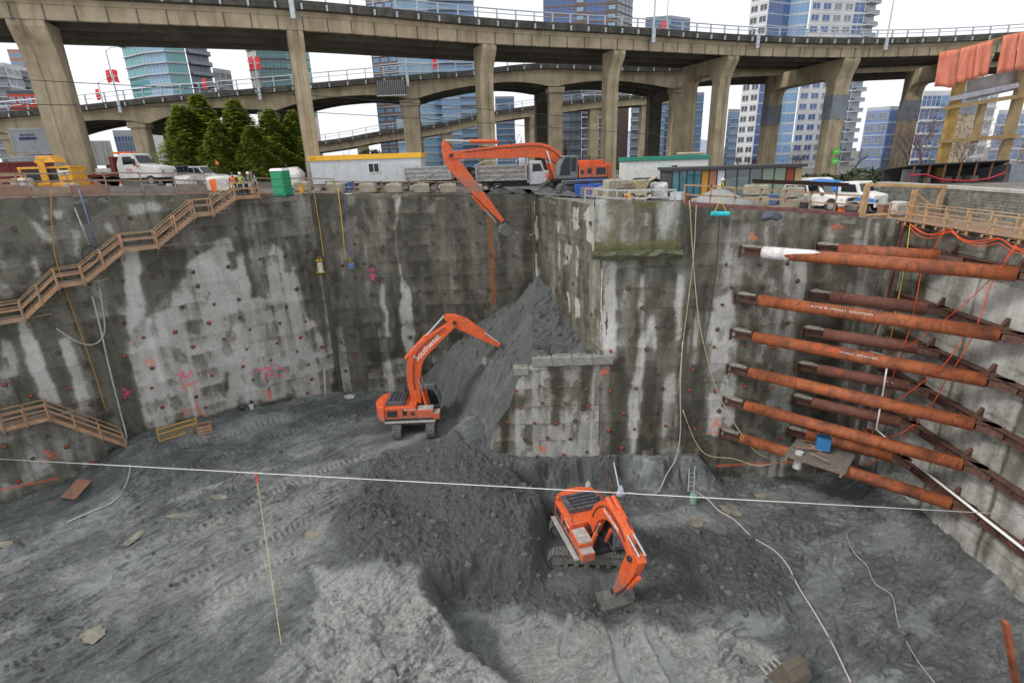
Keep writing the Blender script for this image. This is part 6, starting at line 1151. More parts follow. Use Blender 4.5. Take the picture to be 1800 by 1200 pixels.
def strut(label, A, B, z, mt, group, r=.41, txt=None, mark=None, frost=0, lead=1.4):
    A, B = V3((A[0], A[1], z)), V3((B[0], B[1], z)); d = (B - A).normalized(); rt = thing('strut', label, 'strut', A, math.atan2(d.y, d.x), group); L = (B - A).length
    m = MB(); n = 20; m.cyl((lead, 0, 0), (L, 0, 0), r, n=n); p = m.build('pipe', mt, rt); p.data.polygons.foreach_set('use_smooth', [len(f.vertices) == 4 for f in p.data.polygons])
    if frost: m = MB(); rr = random.Random(2); m.loft([[(x, (r + .012) * math.cos(2 * math.pi * k / n), (r + .012) * math.sin(2 * math.pi * k / n)) for k in range(n)] for x in (lead - .02, lead + .8, lead + 1.4)], cap=True); m.build('splash_coat', FROST, rt, smooth=True); m = MB(); m.loft([[(lead + 1.38 + ((2.6 * max(0, math.sin(2 * math.pi * k / n)) * rr.uniform(.35, 1) + rr.uniform(0, .5)) if i else 0), (r + .008) * math.cos(2 * math.pi * k / n), (r + .008) * math.sin(2 * math.pi * k / n)) for k in range(n)] for i in (0, 1)], cap=False); m.build('splash_coat', FROST, rt, smooth=True)
    for x0, x1, nm in ((-.12, lead + .55, 'wall_bracket'), (L - .5, L + 1.15, 'waler_bracket')):
        m = MB(); m.bx(x0, x1, -.3, .3, -.27, -.23); m.bx(x0, x1, -.3, .3, .2, .24); m.bx(x0, x1 if nm == 'waler_bracket' else lead - .02, -.02, .02, -.226, .196); b = m.build(nm, DRUST, rt)
    m = MB(); m.bx(-.2, -.12, -.5, .5, -.45, .42); m.build('base_plate', DRUST, rt)
    m = MB(); rr = random.Random(int(abs(z) * 10)); m.loft([[(x, s * .32 * math.cos(a) * rr.uniform(.8, 1.2), .25 + s * .2 * abs(math.sin(a)) * rr.uniform(.7, 1.3)) for a in [k * 6.283 / 9 for k in range(9)]] for x, s in ((-.1, .7), (.3, 1), (.8, .9), (1.2, .6))]); m.build('mortar_lump', mat('mortar_grey', (.2, .185, .165), .95, 0, .4, 3, bump=.6), rt)
    if txt:
        w, x, s = txt; text('lettering', w, s, DW, rt, (x, -r * .93, .17), (math.radians(70), math.pi, 0))
    if mark: 
        for mx in mark: m = MB(); ps = [(mx + .22 * math.cos(a), -r * math.cos(.55 + .3 * math.sin(a)) - .012, r * math.sin(.55 + .3 * math.sin(a)) + .008) for a in [k * 6.283 / 12 for k in range(13)]]; m.tube(ps, .03, 5, cap=False); m.build('paint_mark', DO, rt)
    return rt
FA, FB, RA, RB = (16.61, 37.05), (26.98, 27.28), (21.87, 37.0), (27.08, 32.7); gr = 'long rusty struts', 'short rusty struts behind'
strut('topmost long rusty strut with its left end splashed white', FA, FB, LEV[0], SRUST, gr[0], frost=1, lead=1.3)
strut('second long strut from the top, plain lettering in its middle', FA, FB, LEV[1], SRUST, gr[0], txt=('GEORGE THIRD & SON', 6.6, .34))
strut('third long strut from the top with orange marks and lettering', FA, FB, LEV[2], SRUST, gr[0], txt=('GEORGE THIRD', 8.0, .3), mark=(5.6, 6.4, 6.7))
strut('fourth long strut from the top with one orange mark', FA, FB, LEV[3], SRUST, gr[0], mark=(6.4,))
strut('fifth long strut from the top, just above the work platform', FA, FB, LEV[4], SRUST, gr[0])
strut('lowest long strut carrying the edge of the work platform', FA, FB, LEV[5], SRUST, gr[0], mark=(5.6,))
for i, (lb, mt) in enumerate([('topmost short strut behind, nearly level with the frosted one', SRUST), ('second short strut from the top with pale weathered back', SMAR), ('third short strut from the top in the corner', SMAR), ('fourth short strut from the top, dark with a white mark', SMAR), ('fifth short strut from the top, dull maroon', SMAR), ('lowest short strut, half behind the work platform', SRUST)]):
    strut(lb, RA, RB, LEV[i], mt, gr[1], lead=1.2, txt=('4  m', 5.6, .3) if i == 3 else None, mark=(2.6,) if i in (3, 5) else None)
for i, z in enumerate(LEV):
    r = thing('waler_beam', 'rusty waler beam along the right wall, %s from the top' % ('topmost', 'second', 'third', 'fourth', 'fifth', 'lowest one, sixth')[i], 'beam', (27.56, 24, z), 0, 'waler beams on the right wall')
    m = MB(); m.bx(-.26, .26, -12.3, 12.4, .2, .24); m.build('top_flange', DRUST, r); m = MB(); m.bx(-.26, .26, -12.3, 12.4, -.24, -.2); m.build('bottom_flange', DRUST, r); m = MB(); m.bx(-.03, .03, -12.3, 12.4, -.2, .2); m.build('web', DRUST, r)
    for y in np.arange(-11, 12, 2.3): m = MB(); m.bx(-.24, -.032, y, y + .03, -.198, .198); m.build('stiffener', DRUST, r)
    for y in np.arange(-10, 12, 4.6): m = MB(); m.hexa([(-.1, y, .24), (.3, y, .24), (.3, y + .2, .24), (-.1, y + .2, .24), (.2, y, .75), (.3, y, .75), (.3, y + .2, .75), (.2, y + .2, .75)]); m.build('hanger', DRUST, r)
    for k, (A, B) in enumerate(((FA, FB), (RA, RB))): m = MB(); d = (V3((B[0], B[1], 0)) - V3((A[0], A[1], 0))).normalized(); e = V3((B[0], B[1], 0)) + d * .75; m.prism([(-.25, -1.0), (-.25, 1.0), (-.75, .2)], (0, e.y - 24, -.02), (1, 0, 0), (0, 1, 0), .34); m.build('gusset', DRUST, r)
# ================================================================ TIMBER STAIRS ON THE LEFT WALL
dW = (np.array(WB) - np.array(WA)) / np.linalg.norm(np.array(WB) - np.array(WA)); nW = np.array([dW[1], -dW[0]])
def sw(u, off, z): return V3((WA[0] + dW[0] * u + nW[0] * off, WA[1] + dW[1] * u + nW[1] * off, z))
def staircase(label, runs, o0=.35, o1=1.45):
    r = thing('timber_staircase', label, 'stairs')
    def pc(nm, a, b, w, h, mm=None): m = MB(); m.beam(a, b, w, h); m.build(nm, mm or LUM, r)
    posts = set()
    for (ua, za, ub, zb) in runs:
        n = max(1, int(abs(zb - za) / .2)); slope = abs(zb - za) > .3
        for o in (o0, o1):
            pc('stringer', sw(ua, o, za - .12), sw(ub, o, zb - .12), .07, .28)
            for h, w in ((1.05, .11), (.58, .12)): pc('hand_rail' if h > 1 else 'mid_rail', sw(ua, o, za + h), sw(ub, o, zb + h), .045 if h < 1 else .1, w if h < 1 else .045, LUMN if h > 1 else LUM)
            L = abs(ub - ua); k = max(1, round(L / 1.5))
            for i in range(k + 1):
                u = ua + (ub - ua) * i / k; z = za + (zb - za) * i / k; key = (round(u, 1), o)
                if key in posts: continue
                posts.add(key); pc('post', sw(u, o + .06, z - .35), sw(u, o + .06, z + 1.08), .1, .1)
        if slope:
            for i in range(n): f = (i + .5) / n; u, z = ua + (ub - ua) * f, za + (zb - za) * f; pc('tread', sw(u, o0, z), sw(u, o1, z), .26, .045, LUMO)
        else:
            k = max(2, int(abs(ub - ua) / .3))
            for i in range(k): u = ua + (ub - ua) * (i + .5) / k; pc('deck_board', sw(u, o0, za), sw(u, o1, za), abs(ub - ua) / k - .015, .045, LUMO)
            for u in (ua, ub): pc('ledger', sw(u, -.05, za - .22), sw(u, o1 + .3, za - .22), .12, .18, LUMO); pc('knee_brace', sw(u, .0, za - 1.1), sw(u, o1, za - .25), .08, .08, LUMO)
            pc('scaffold_plank', sw(max(ua, ub) - .1, o1 - .2, za - .16), sw(max(ua, ub) + 1.5, o1 - .4, za - .12), .3, .05, LUMO)
    return r
staircase('long timber staircase zigzagging down the left wall from the rim', [(33.3, -2.2, 31.4, -2.2), (31.4, -2.2, 29.5, -3.3), (29.5, -3.3, 28.2, -3.32), (28.2, -3.32, 25.2, -5.4), (25.2, -5.4, 23.0, -5.42), (23.0, -5.42, 20.2, -7.35), (20.2, -7.35, 18.7, -7.38), (18.7, -7.38, 16.4, -9.27), (16.4, -9.27, 11.5, -9.3)])
staircase('short timber staircase at lower left reaching the pit floor', [(8.0, -13.4, 13.4, -16.75), (13.4, -16.75, 15.9, -16.78), (15.9, -16.78, 19.7, -20.6)])
# ================================================================ GUARD RAILS ON THE RIM
def guard(label, pts, step, h=1.08, kick=True, mm=None, mids=(.55,), steel=0, below=.55, name='guard_rail'):
    r = thing(name, label, 'railing'); P = resample([np.array(p) for p in pts], step); P = [V3(p) for p in P]; R2 = random.Random(len(P))
    for i, p in enumerate(P):
        lean = V3((R2.uniform(-.05, .05), R2.uniform(-.05, .05), 0)); m = MB(); m.beam(p - V3((0, 0, below)), p + lean + V3((0, 0, h)), .09, .045); m.build('post', mm or LUMO, r)
        if i + 1 < len(P):
            q = P[i + 1]
            for k, hh in enumerate((h - .03,) + tuple(mids)): z = R2.uniform(-.03, .03); m = MB(); m.beam(p + V3((0, -.06, hh + z)) - (q - p) * .04, q + V3((0, -.06, hh + R2.uniform(-.03, .03))) + (q - p) * .03, .04, .1); m.build('rail', mm or LUMO, r)
            if kick: m = MB(); m.beam(p + V3((0, .08, .4)), q + V3((0, .08, .4 + R2.uniform(-.06, .06))), .02, R2.choice([.6, .75, .85])); m.build('kick_board', R2.choice([PLY, PLY, LUMO, mat('weathered_grey_board', (.2, .17, .15), .9, 0, .3, 2)]), r)
            if steel: m = MB(); a, b = p + V3((0, -.02, .05)), q + V3((0, -.02, .05)); m.beam(a, b, .28, .4); m.build('steel_channel', mat('maroon_beam', (.16, .07, .065), .8, .1, .4, 2), r)
    return r
zt = lambda u: float(zyard(WA[0] + dW[0] * u))
guard('long weathered timber guard rail along the left rim', [tuple(sw(u, -.1, zt(u))) for u in (10, 16, 24, 31.3)], 2.2, h=1.65, mids=(1.1, .1))
guard('timber guard rail on the rim between stairs and blocks', [tuple(sw(u, -.1, zt(u))) for u in (33.4, 36, 38.2)] + [(-14, 51.2, -2.65)], 2.4, h=1.35, mids=(.7, .1), kick=False)
guard('weathered timber guard rail behind the edge blocks', [(-17, 51.75, -2.5), (-6, 51.75, -2.9), (-2.5, 51.75, -3.0)], 2.6, kick=False)
guard('brown timber guard rail along the right part of the rim', [(12.2, 37.25, -3.4), (16, 37.25, -3.75), (20, 37.25, -4.1), (25.2, 37.25, -4.65)], 1.75, h=1.4, mids=(.75,), kick=False, steel=1, mm=LUM)
guard('pale galvanised guard rail above the old foundation block', [(5.8, 40.5, -3.3), (6.8, 37.4, -3.3), (12.0, 37.3, -3.4)], 2.0, kick=False, mm=STEEL)
# walkway along the right wall
r = thing('timber_walkway', 'timber walkway with railing along the top of the right wall', 'walkway')
ys = np.arange(38.4, 13, -.34)
for y in ys: m = MB(); m.bx(27.25, 28.6, y - .15, y + .15, -4.92, -4.86); m.build('deck_board', LUMO, r)
for i, y in enumerate(np.arange(38.2, 13, -1.7)):
    for x in (27.28, 28.55): m = MB(); m.bx(x - .05, x + .05, y - .06, y + .06, -5.15, -3.8); m.build('post', LUMN, r)
    m = MB(); m.beam((28.0, y + .3, -5.4), (27.0, y + .3, -4.97), .14, .14); m.build('bracket', LUM, r); m = MB(); m.beam((26.95, y + .3, -4.99), (28.5, y + .3, -4.99), .14, .13); m.build('outrigger', LUM, r)
for x in (27.2, 28.62):
    for z, h in ((-3.82, .05), (-4.35, .12), (-4.8, .14)):
        for y in np.arange(38.3, 14, -4.2): m = MB(); m.beam((x, y, z), (x, y - 4.15, z), .09 if z > -4 else .045, h); m.build('hand_rail' if z > -4 else 'side_rail', LUMN if z > -4 else LUM, r)
# timber gate frame at the corner
r = thing('timber_gateway', 'pale timber frame with a diagonal brace at the rim corner', 'frame')
fp = [aY(1525, 376, 38.3), aY(1657, 384, 38.3)]; tp = [aY(1525, 327, 38.3), aY(1657, 331, 38.3)]
for k in (0, 1): m = MB(); m.beam((tp[k].x, 38.3, fp[k].z - .4), (tp[k].x, 38.3, tp[k].z), .3, .25); m.build('post', LUMN, r)
m = MB(); m.beam(tp[0] + V3((-.1, -.02, .1)), tp[1] + V3((.2, -.02, .1)), .26, .2); m.build('beam', LUMN, r); m = MB(); m.beam(aY(1607, 338, 38.1), aY(1648, 370, 38.1), .1, .16); m.build('brace', LUMN, r)
c = aY(1605, 350, 37.6); m = MB(); m.beam((c.x, 37.6, -5.6), (c.x, 37.6, -2.9), .34, .12); m.build('mid_post', LUMN, r); m = MB(); m.beam((c.x + .4, 37.6, -5.6), (c.x + .4, 37.6, -3.9), .2, .12); m.build('mid_post', LUMN, r)
# block retaining wall at the right, with the shed on top
r = kind(thing('retaining_wall', 'grey coursed block wall behind the right walkway', 'wall', (31.5, 36, -5.2)), 'thing'); RW = mat('grey_blocks', (.20, .19, .165), .95, 0, .35, .8, (.10, .10, .085), .4, bump=.5, bscale=5, coord='pos')
m = MB(); m.bx(.04, 1.0, -22, 10.2, -.2, 2.1); m.build('core', RW, r); nB = 12
bme = []
for k in range(4): mb = MB(); w = .46; mb.bx(-.02 - .012 * k, .06, -w, w, .01, .178); bme.append(mesh_of(mb, 'wall_block', RW))
for k in range(nB):
    y = -8 + (.46 if k % 2 else 0)
    while y < 10: share('wall_block', random.choice(bme), r, (random.uniform(-.02, .01), y, k * .184)); y += .945
m = MB(); m.bx(-.1, 1.0, -22, 10.3, 2.2, 2.38); m.build('coping', CONC2, r); m = MB(); m.bx(.0, 30, 10.2, 10.6, -.2, 2.2); m.build('return_wall', RW, r)
# earth kept up behind that wall
m = MB(); m.bx(32.4, 70, 14, 46.2, -5.6, -3.02); kind(m.build('terrace', yd), 'structure')
z0 = -3.02; r = thing('lean_to_shed', 'dark open-fronted shed with steel posts above the block wall', 'shed', (36, 44.5, z0)); DK = mat('shed_dark', (.05, .05, .052), .8, 0, .3, 2)
m = MB(); m.hexa([(-3.7, -.6, 1.5), (4.2, -.6, 1.62), (6.6, 3, 1.0), (-3.7, 3, 1.05), (-3.7, -.6, 1.58), (4.2, -.6, 1.7), (6.6, 3, 1.08), (-3.7, 3, 1.13)]); m.build('roof', DK, r)
m = MB(); m.bx(-3.6, 6.0, 2.6, 2.75, 0, 1.05); m.build('back_wall', DK, r); m = MB(); m.bx(-3.65, -2.2, .2, .3, 0, 1.2); m.build('end_panel', mat('shed_grey', (.12, .12, .135), .8), r); m = MB(); m.hexa([(4.6, -.6, 0), (7.5, -.6, 0), (7.5, 2.6, 0), (4.6, 2.6, 0), (4.5, -.6, 1.4), (7.5, -.6, .95), (7.5, 2.6, .9), (4.5, 2.6, 1.0)]); m.build('side_screen', mat('shed_mesh', (.2, .22, .26), .7), r)
for k in range(7): m = MB(); x = -3.4 + k * 1.25; m.beam((x, -.55, 0), (x + .05, -.55, 1.52), .1, .1); m.build('post', RUST, r)
for k in range(5): m = MB(); x = -2.6 + k * 1.3; m.bx(x, x + random.uniform(.5, 1.1), .8, 1.6, .01, random.uniform(.2, .55)); m.build('stored_box', mat('stored_%d' % (k % 3), [(.1, .1, .11), (.3, .28, .25), (.2, .12, .08)][k % 3], .8), r, bevel=.04)
m = MB(); m.tube([(-3.6, -.62, .75), (-2.4, -.64, .8), (-1.0, -.64, .35), (1.2, -.64, .18), (2.8, -.64, .3), (4.0, -.64, .72)], .06, 6); tp_ = m.build('red_tape', mat('red_tape', (.45, .02, .05), .7), r)
# old timber scaffold with torn tarpaulins
r = thing('timber_scaffold', 'tall ochre timber scaffold hung with torn salmon tarpaulins', 'scaffold'); OCH = wood('ochre_timber', (.40, .25, .07))
def bar(nm, a, b, w, h, mm=None, Y=47.0): m = MB(); m.beam(aY(*a, Y), aY(*b, Y), w, h); m.build(nm, mm or OCH, r)
for a, b in (((1694, 92), (1655, 286)), ((1808, 70), (1759, 292)), ((1728, 180), (1711, 252))):
    pa, pb = aY(*a, 47), aY(*b, 47); x = pb.x; m = MB(); m.beam((x, 47, -3.0 if b[1] > 260 else pb.z), (x, 47, pa.z), .75 if b[1] > 260 else .45, .4); m.build('post', OCH, r)
for a, b in (((1660, 190), (1800, 168)), ((1650, 249), (1790, 239))): bar('rail', a, b, .25, .3, Y=46.7)
bar('steel_beam', (1667, 175), (1788, 150), .3, .35, mat('grey_lilac_steel', (.3, .3, .34), .6), 46.6); bar('top_rail', (1648, 95), (1830, 50), .15, .2)
bar('back_board', (1700, 160), (1830, 130), .06, 1.6, mat('weathered_sheet', (.28, .26, .26), .9, 0, .3, 1), 47.5)
TARP = NT('salmon_tarp'); g = TARP.noise(TARP.mapping(TARP.pos(), (3, 3, .5)), 2, 4); TARP.set(TARP.ramp(g, [(.3, (.5, .13, .075)), (.7, (.68, .24, .16))]), .85)
for k, q in enumerate([[(1652, 92), (1687, 86), (1679, 154), (1642, 153)], [(1690, 85), (1717, 78), (1706, 142), (1680, 147)], [(1718, 78), (1745, 70), (1734, 132), (1707, 140)], [(1764, 63), (1790, 58), (1780, 124), (1751, 131)], [(1792, 57), (1840, 50), (1830, 120), (1781, 125)]]):
    c = [aY(a, b, 46.4) for a, b in q]; m = MB(); nn = 7; vs = []
    for i in range(nn + 1):
        for j in range(nn + 1):
            u, v = i / nn, j / nn; p = c[0].lerp(c[1], u).lerp(c[3].lerp(c[2], u), v); vs.append(p + V3((0, .10 * math.sin(u * 9 + k) * (.3 + v), (.05 * math.sin(u * 7 + 2 * k)) * v)))
    m.add(vs, [(i * (nn + 1) + j, (i + 1) * (nn + 1) + j, (i + 1) * (nn + 1) + j + 1, i * (nn + 1) + j + 1) for i in range(nn) for j in range(nn)]); o = m.build('tarpaulin', TARP.m, r, smooth=True); sm = o.modifiers.new('thick', 'SOLIDIFY'); sm.thickness = .02
LOCKG = mesh_of(blockmesh(), 'grey_lock_block', mat('grey_block', (.27, .265, .24), .92, 0, .3, 1.2, (.15, .145, .125), .45, bump=.4))
# ================================================================ OLD FOUNDATION, BERM BLOCKS
def exF(U, zz, tone, ex, PX, PY):
    ex['moss'][:] = sstep(-.12, .1, fbm(U, zz * .5, .9, 4, 7)) * .9; tone -= .25 * sstep(.02, .15, fbm(U, zz * .2, .8, 4, 9)); ex['moss'][zz < -5.6] = 1
wo, no = wall('old mossy concrete foundation block jutting from the rim', (5.9, 36.45), (11.9, 36.45), lambda x: 0 * x - 2.75 - .06 * (x - 5.9), -6.35, .47, [([(1045, 425), (1200, 425), (1200, 450), (1045, 450)], .3), ([(1140, 350), (1150, 350), (1155, 420), (1145, 420)], .35)], lifts=0, extra=exF, disp=.8, name='old_foundation')
m = MB(); m.hexa([(5.9, 36.5, -6.6), (11.9, 36.5, -6.6), (11.9, 37.3, -6.6), (5.9, 37.3, -6.6), (5.9, 36.5, -2.9), (11.9, 36.5, -3.2), (11.9, 37.3, -3.2), (5.9, 37.3, -2.9)]); m.build('core', CONC, wo)
m = MB(); rr = random.Random(8); m.loft([[(5.8 + k * .62, 36.45 - s * rr.uniform(.3, .6), z + rr.uniform(-.12, .12)) for k in range(11)] + [(12.0 - k * .62, 37.2, z) for k in range(11)] for z, s in ((-6.9, .2), (-6.55, 1), (-6.3, .8))]); m.build('mossy_ledge', mat('moss_ledge', (.07, .075, .03), .95, 0, .5, 3, (.12, .115, .1), .4, bump=.8, coord='pos'), wo)
for k in range(4): lock((2.2 + k * 1.53, 37.15, -14.88), random.uniform(-.02, .02), ['leftmost concrete block on the berm face', 'second concrete block from the left on the berm face', 'third concrete block from the left on the berm face', 'rightmost concrete block on the berm face'][k], 'concrete blocks topping the berm face', (1, 1, 1)).data = LOCKG
lock((.6, 37.1, -15.5), 0, 'lone lower concrete block at the left end of the berm row', 'concrete blocks topping the berm face', (.75, 1, .85)).data = LOCKG
# ================================================================ LINES, HOSES, SMALL THINGS IN THE PIT
def line(name, label, cat, pts, r, m_, smooth=True, group=None, n=6):
    P = crom([tuple(p) for p in pts], 6) if len(pts) > 2 and smooth else pts; m = MB(); m.tube([tuple(p) for p in P], r, n); return tag(m.build(name, m_, None, smooth=True), label, cat, group)
WCAB = mat('white_cable', (.72, .72, .70), .6, 0, .08, 3); GHOSE = mat('grey_hose', (.38, .39, .39), .6, 0, .2, 3, (.2, .19, .17), .3); YROPE = mat('yellow_rope', (.58, .42, .05), .8, 0, .15, 3); BROPE = mat('blue_rope', (.08, .13, .38), .7, 0, .15, 3)
OROPE = mat('orange_cord', (.62, .075, .02), .6, 0, .15, 3); OCHR = mat('ochre_rope', (.36, .2, .03), .8, 0, .2, 3); DCAB = mat('dark_cable', (.04, .04, .042), .7, 0, .2, 3); TANR = mat('tan_rope', (.42, .35, .22), .8, 0, .2, 3)
def LW(px, py, off=.35): A, B = np.array(WA) + nW * off, np.array(WB) + nW * off; return aV(px, py, A, B)
def BW(px, py, Y=51.0): return aY(px, py, Y)
def DWL(px, py, Y=36.7): return aY(px, py, Y)
def FLR(px, py, z=-24.95, up=.05): p = aZ(px, py, z); return V3((p.x, p.y, zfloor(p.x, p.y) + up))
WL, WR_ = LW(-8, 806, .1), aX(1803, 905, 27.8); sag = lambda f: V3((0, 0, -.0))
line('steel_wire', 'white wire stretched straight across the pit from wall to wall', 'wire', [WL + (WR_ - WL) * f for f in (0, .25, .5, .75, 1)], .025, WCAB, False)
f = .243; wp = aP(450, 832, np.array(WL), np.cross(np.array(WR_ - WL), np.array([0, 0, 1.]))); bot = FLR(506, 1215, -22.8, .02)
o = line('tag_line', 'pale line running from the wire down to the front floor', 'line', [wp, wp.lerp(bot, .5) + V3((0, 0, -.25)), bot], .024, TANR); 
m = MB(); d = (bot - wp).normalized(); m.cyl(wp, wp + d * .9, .05, n=6); m.build("red_clip", BRRED, o)
line('grey_hose', 'long grey hose hanging down the left wall and out over the floor', 'hose', [LW(162, 520), LW(175, 570), LW(193, 650), LW(212, 725, .4)] + [LW(222, 765, .9)] + [FLR(229, 800, -21.9), FLR(232, 832, -22.2), FLR(222, 865, -22.5), FLR(200, 888, -22.7), FLR(165, 903, -22.8), FLR(118, 917, -22.9)], .065, GHOSE)
line('looped_hose', 'grey hose looped in a U on the left wall below the landing', 'hose', [LW(175, 505), LW(181, 545), LW(184, 580), LW(176, 598), LW(160, 606), LW(140, 602), LW(118, 590), LW(99, 577)], .055, GHOSE)
line('ochre_rope', 'ochre rope hanging the height of the left wall behind the stairs', 'rope', [LW(90, 335), LW(91, 400), LW(97, 450), LW(112, 500), LW(140, 580), LW(168, 660), LW(186, 720)], .035, OCHR)
line('blue_pipe', 'thin blue pipe leaning on the left wall above the stairs', 'pipe', [LW(138, 330), LW(171, 437)], .07, mat('blue_pipe', (.11, .14, .22), .5), False)
line('thin_pipe', 'thin grey pipe beside the blue pipe on the left wall', 'pipe', [LW(131, 365), LW(157, 430)], .05, GHOSE, False)
line('black_cable', 'coiled black cable on the left wall behind the stairs', 'cable', [LW(157 + 13 * math.cos(a), 446 + 14 * math.sin(a)) for a in [k * .7 for k in range(10)]], .05, DCAB)
for i, (a, b, lb, mt) in enumerate([((545, 334), (556, 452), 'yellow rope, left one of the pair holding the small basket', YROPE), ((551, 334), (569, 452), 'yellow rope, right one of the pair holding the small basket', YROPE), ((594, 330), (607, 458), 'yellow rope hanging beside the blue rope on the back wall', YROPE), ((603, 325), (616, 455), 'blue rope holding the small blue box', BROPE)]): line('hanging_rope', lb, 'rope', [BW(*a, 50.9), BW((a[0] + b[0]) / 2 + 1, (a[1] + b[1]) / 2, 50.8), BW(*b, 50.7)], .035, mt, group='ropes hanging on the back wall')
p = BW(563, 468, 50.5); r = thing('hanging_basket', 'small yellow framed basket hanging on yellow ropes', 'basket', p)
for z in (-.6, .55): m = MB(); m.bx(-.35, .35, -.25, .25, z, z + .06); m.build('frame', YROPE, r)
for x in (-.33, .33): m = MB(); m.beam((x, -.23, -.6), (x * .3, 0, .9), .05, .05); m.build('bar', YROPE, r)
m = MB(); m.cyl((0, 0, -.54), (0, 0, .4), .24, .27, 12); m.build('pail', OWHITE, r); m = MB(); m.cyl((0, 0, .41), (0, 0, .5), .12, n=8); m.build('red_cap', BRRED, r)
p = BW(617, 464, 50.4); r = thing('hanging_box', 'small blue box hanging on a rope at the back wall', 'box', p, .3); m = MB(); m.bx(-.28, .28, -.2, .2, -.45, .1); m.build('case', mat('dull_blue', (.1, .16, .3), .6), r, bevel=.03); m = MB(); m.beam((-.3, 0, -.5), (0, 0, .7), .04, .04); m.beam((.3, 0, -.5), (0, 0, .7), .04, .04); m.build('sling', YROPE, r)
CW = lambda px, py: aV(px, py, (WC[0] - .4, WC[1] - .1), (WD[0] - .4, WD[1]))
line('dangling_cable', 'pale cable dangling in a loop at the wall corner', 'cable', [CW(915, 345), CW(917, 372), CW(922, 398), CW(932, 413), CW(941, 405), CW(944, 380)], .045, TANR)
line('tan_rope', 'tan rope hanging down the streaked wall and curving to the platform', 'rope', [DWL(1212, 352), DWL(1216, 420), DWL(1222, 500), DWL(1230, 570), DWL(1246, 640), DWL(1262, 690), DWL(1290, 742, 36), DWL(1325, 790, 35.5), DWL(1360, 806, 35.2), DWL(1395, 800, 35.0)], .035, TANR)
line('yellow_rope', 'yellow rope close beside the tan rope on the streaked wall', 'rope', [DWL(1224, 360), DWL(1220, 440), DWL(1211, 520), DWL(1201, 600), DWL(1192, 690)], .03, TANR)
line('dark_cable', 'thin dark cable hanging right of the tan rope', 'cable', [DWL(1265, 378), DWL(1258, 480), DWL(1246, 560), DWL(1230, 640), DWL(1207, 755)], .035, DCAB)
line('slack_hose', 'slack dark hose falling from the wall to the floor behind the middle excavator', 'hose', [DWL(1200, 600), DWL(1196, 680), DWL(1196, 760), DWL(1188, 805, 36.4), FLR(1172, 842, -24.4), FLR(1155, 862, -24.7), FLR(1128, 868, -24.8), FLR(1100, 866, -24.8)], .05, GHOSE)
line('wall_cable', 'loose cable sagging along the foot of the wall below the struts', 'cable', [DWL(1200, 720), DWL(1222, 775), DWL(1245, 800, 36.4), DWL(1290, 806, 36.4), DWL(1330, 818, 36), DWL(1370, 812, 35.6)], .04, TANR)
line('floor_hose', 'pale hose wandering over the floor from the pump to the front', 'hose', [FLR(1224, 862), FLR(1245, 880), FLR(1265, 896), FLR(1292, 912), FLR(1322, 940), FLR(1360, 970), FLR(1384, 996), FLR(1402, 1030), FLR(1430, 1078), FLR(1462, 1130), FLR(1495, 1200)], .05, mat('pinkish_hose', (.42, .36, .35), .6, 0, .15, 2))
line('floor_cable', 'thin pale cable snaking over the smooth floor at right', 'cable', [FLR(1489, 935), FLR(1491, 955), FLR(1503, 978), FLR(1524, 995), FLR(1538, 1022), FLR(1568, 1045), FLR(1580, 1085), FLR(1598, 1125), FLR(1618, 1165, -24.95, .12), FLR(1645, 1205, -24.95, .12)], .028, GHOSE)
RWL = lambda px, py, x=27.1: aX(px, py, x)
line('white_pipe', 'straight white pipe slanting down along the right wall', 'pipe', [RWL(1604, 811), RWL(1806, 970)], .085, WCAB, False)
line('bent_white_pipe', 'bent white pipe standing between the rear struts', 'pipe', [RWL(1527, 617, 25.2), RWL(1562, 626, 25.4), RWL(1552, 690, 25.4), RWL(1540, 754, 25.4), RWL(1566, 776, 25.6)], .06, WCAB, False)
for i, (pts, lb) in enumerate([([(1658, 408), (1640, 440), (1621, 475), (1608, 540), (1592, 600), (1570, 660), (1548, 720), (1530, 770)], 'orange cord falling from the walkway past the rear struts'), ([(1785, 430), (1760, 470), (1738, 510), (1722, 560), (1700, 610), (1668, 660), (1632, 720), (1580, 780)], 'orange cord falling from the walkway past the front struts'),
    ([(1788, 432), (1750, 480), (1700, 530), (1650, 570), (1590, 612), (1560, 620)], 'orange cord strung loosely across the struts'), ([(1690, 600), (1660, 640), (1630, 665), (1600, 688), (1570, 705), (1540, 708)], 'orange cord looping below the third strut'), ([(1606, 746), (1585, 760), (1560, 768), (1535, 765), (1515, 752)], 'orange cord looping above the work platform'), ([(1550, 803), (1530, 814), (1505, 818), (1470, 816)], 'orange cord sagging below the lowest short strut')]):
    line('orange_cord', lb, 'cord', [RWL(a, b, 26.3 if i < 3 else 25.0) for a, b in pts], .028, OROPE, group='orange cords over the struts')
line('yellow_rope', 'yellow cord hanging from the corner of the walkway', 'rope', [RWL(1600, 395, 27.1), RWL(1590, 470, 27.1), RWL(1572, 560, 27.1), RWL(1565, 600, 27.1)], .035, YROPE); line('red_hose', 'dark red hose hanging in the wall corner beside the yellow cord', 'hose', [RWL(1588, 395, 26.9), RWL(1574, 460, 26.9), RWL(1555, 540, 26.9), RWL(1538, 585, 26.9)], .06, RED)
P = []
for k, y in enumerate(np.arange(33.8, 14, -3.4)): P += [(26.9, y + 1.7, -4.98), (26.88, y + .85, -5.3), (26.88, y, -5.42), (26.88, y - .85, -5.3)]
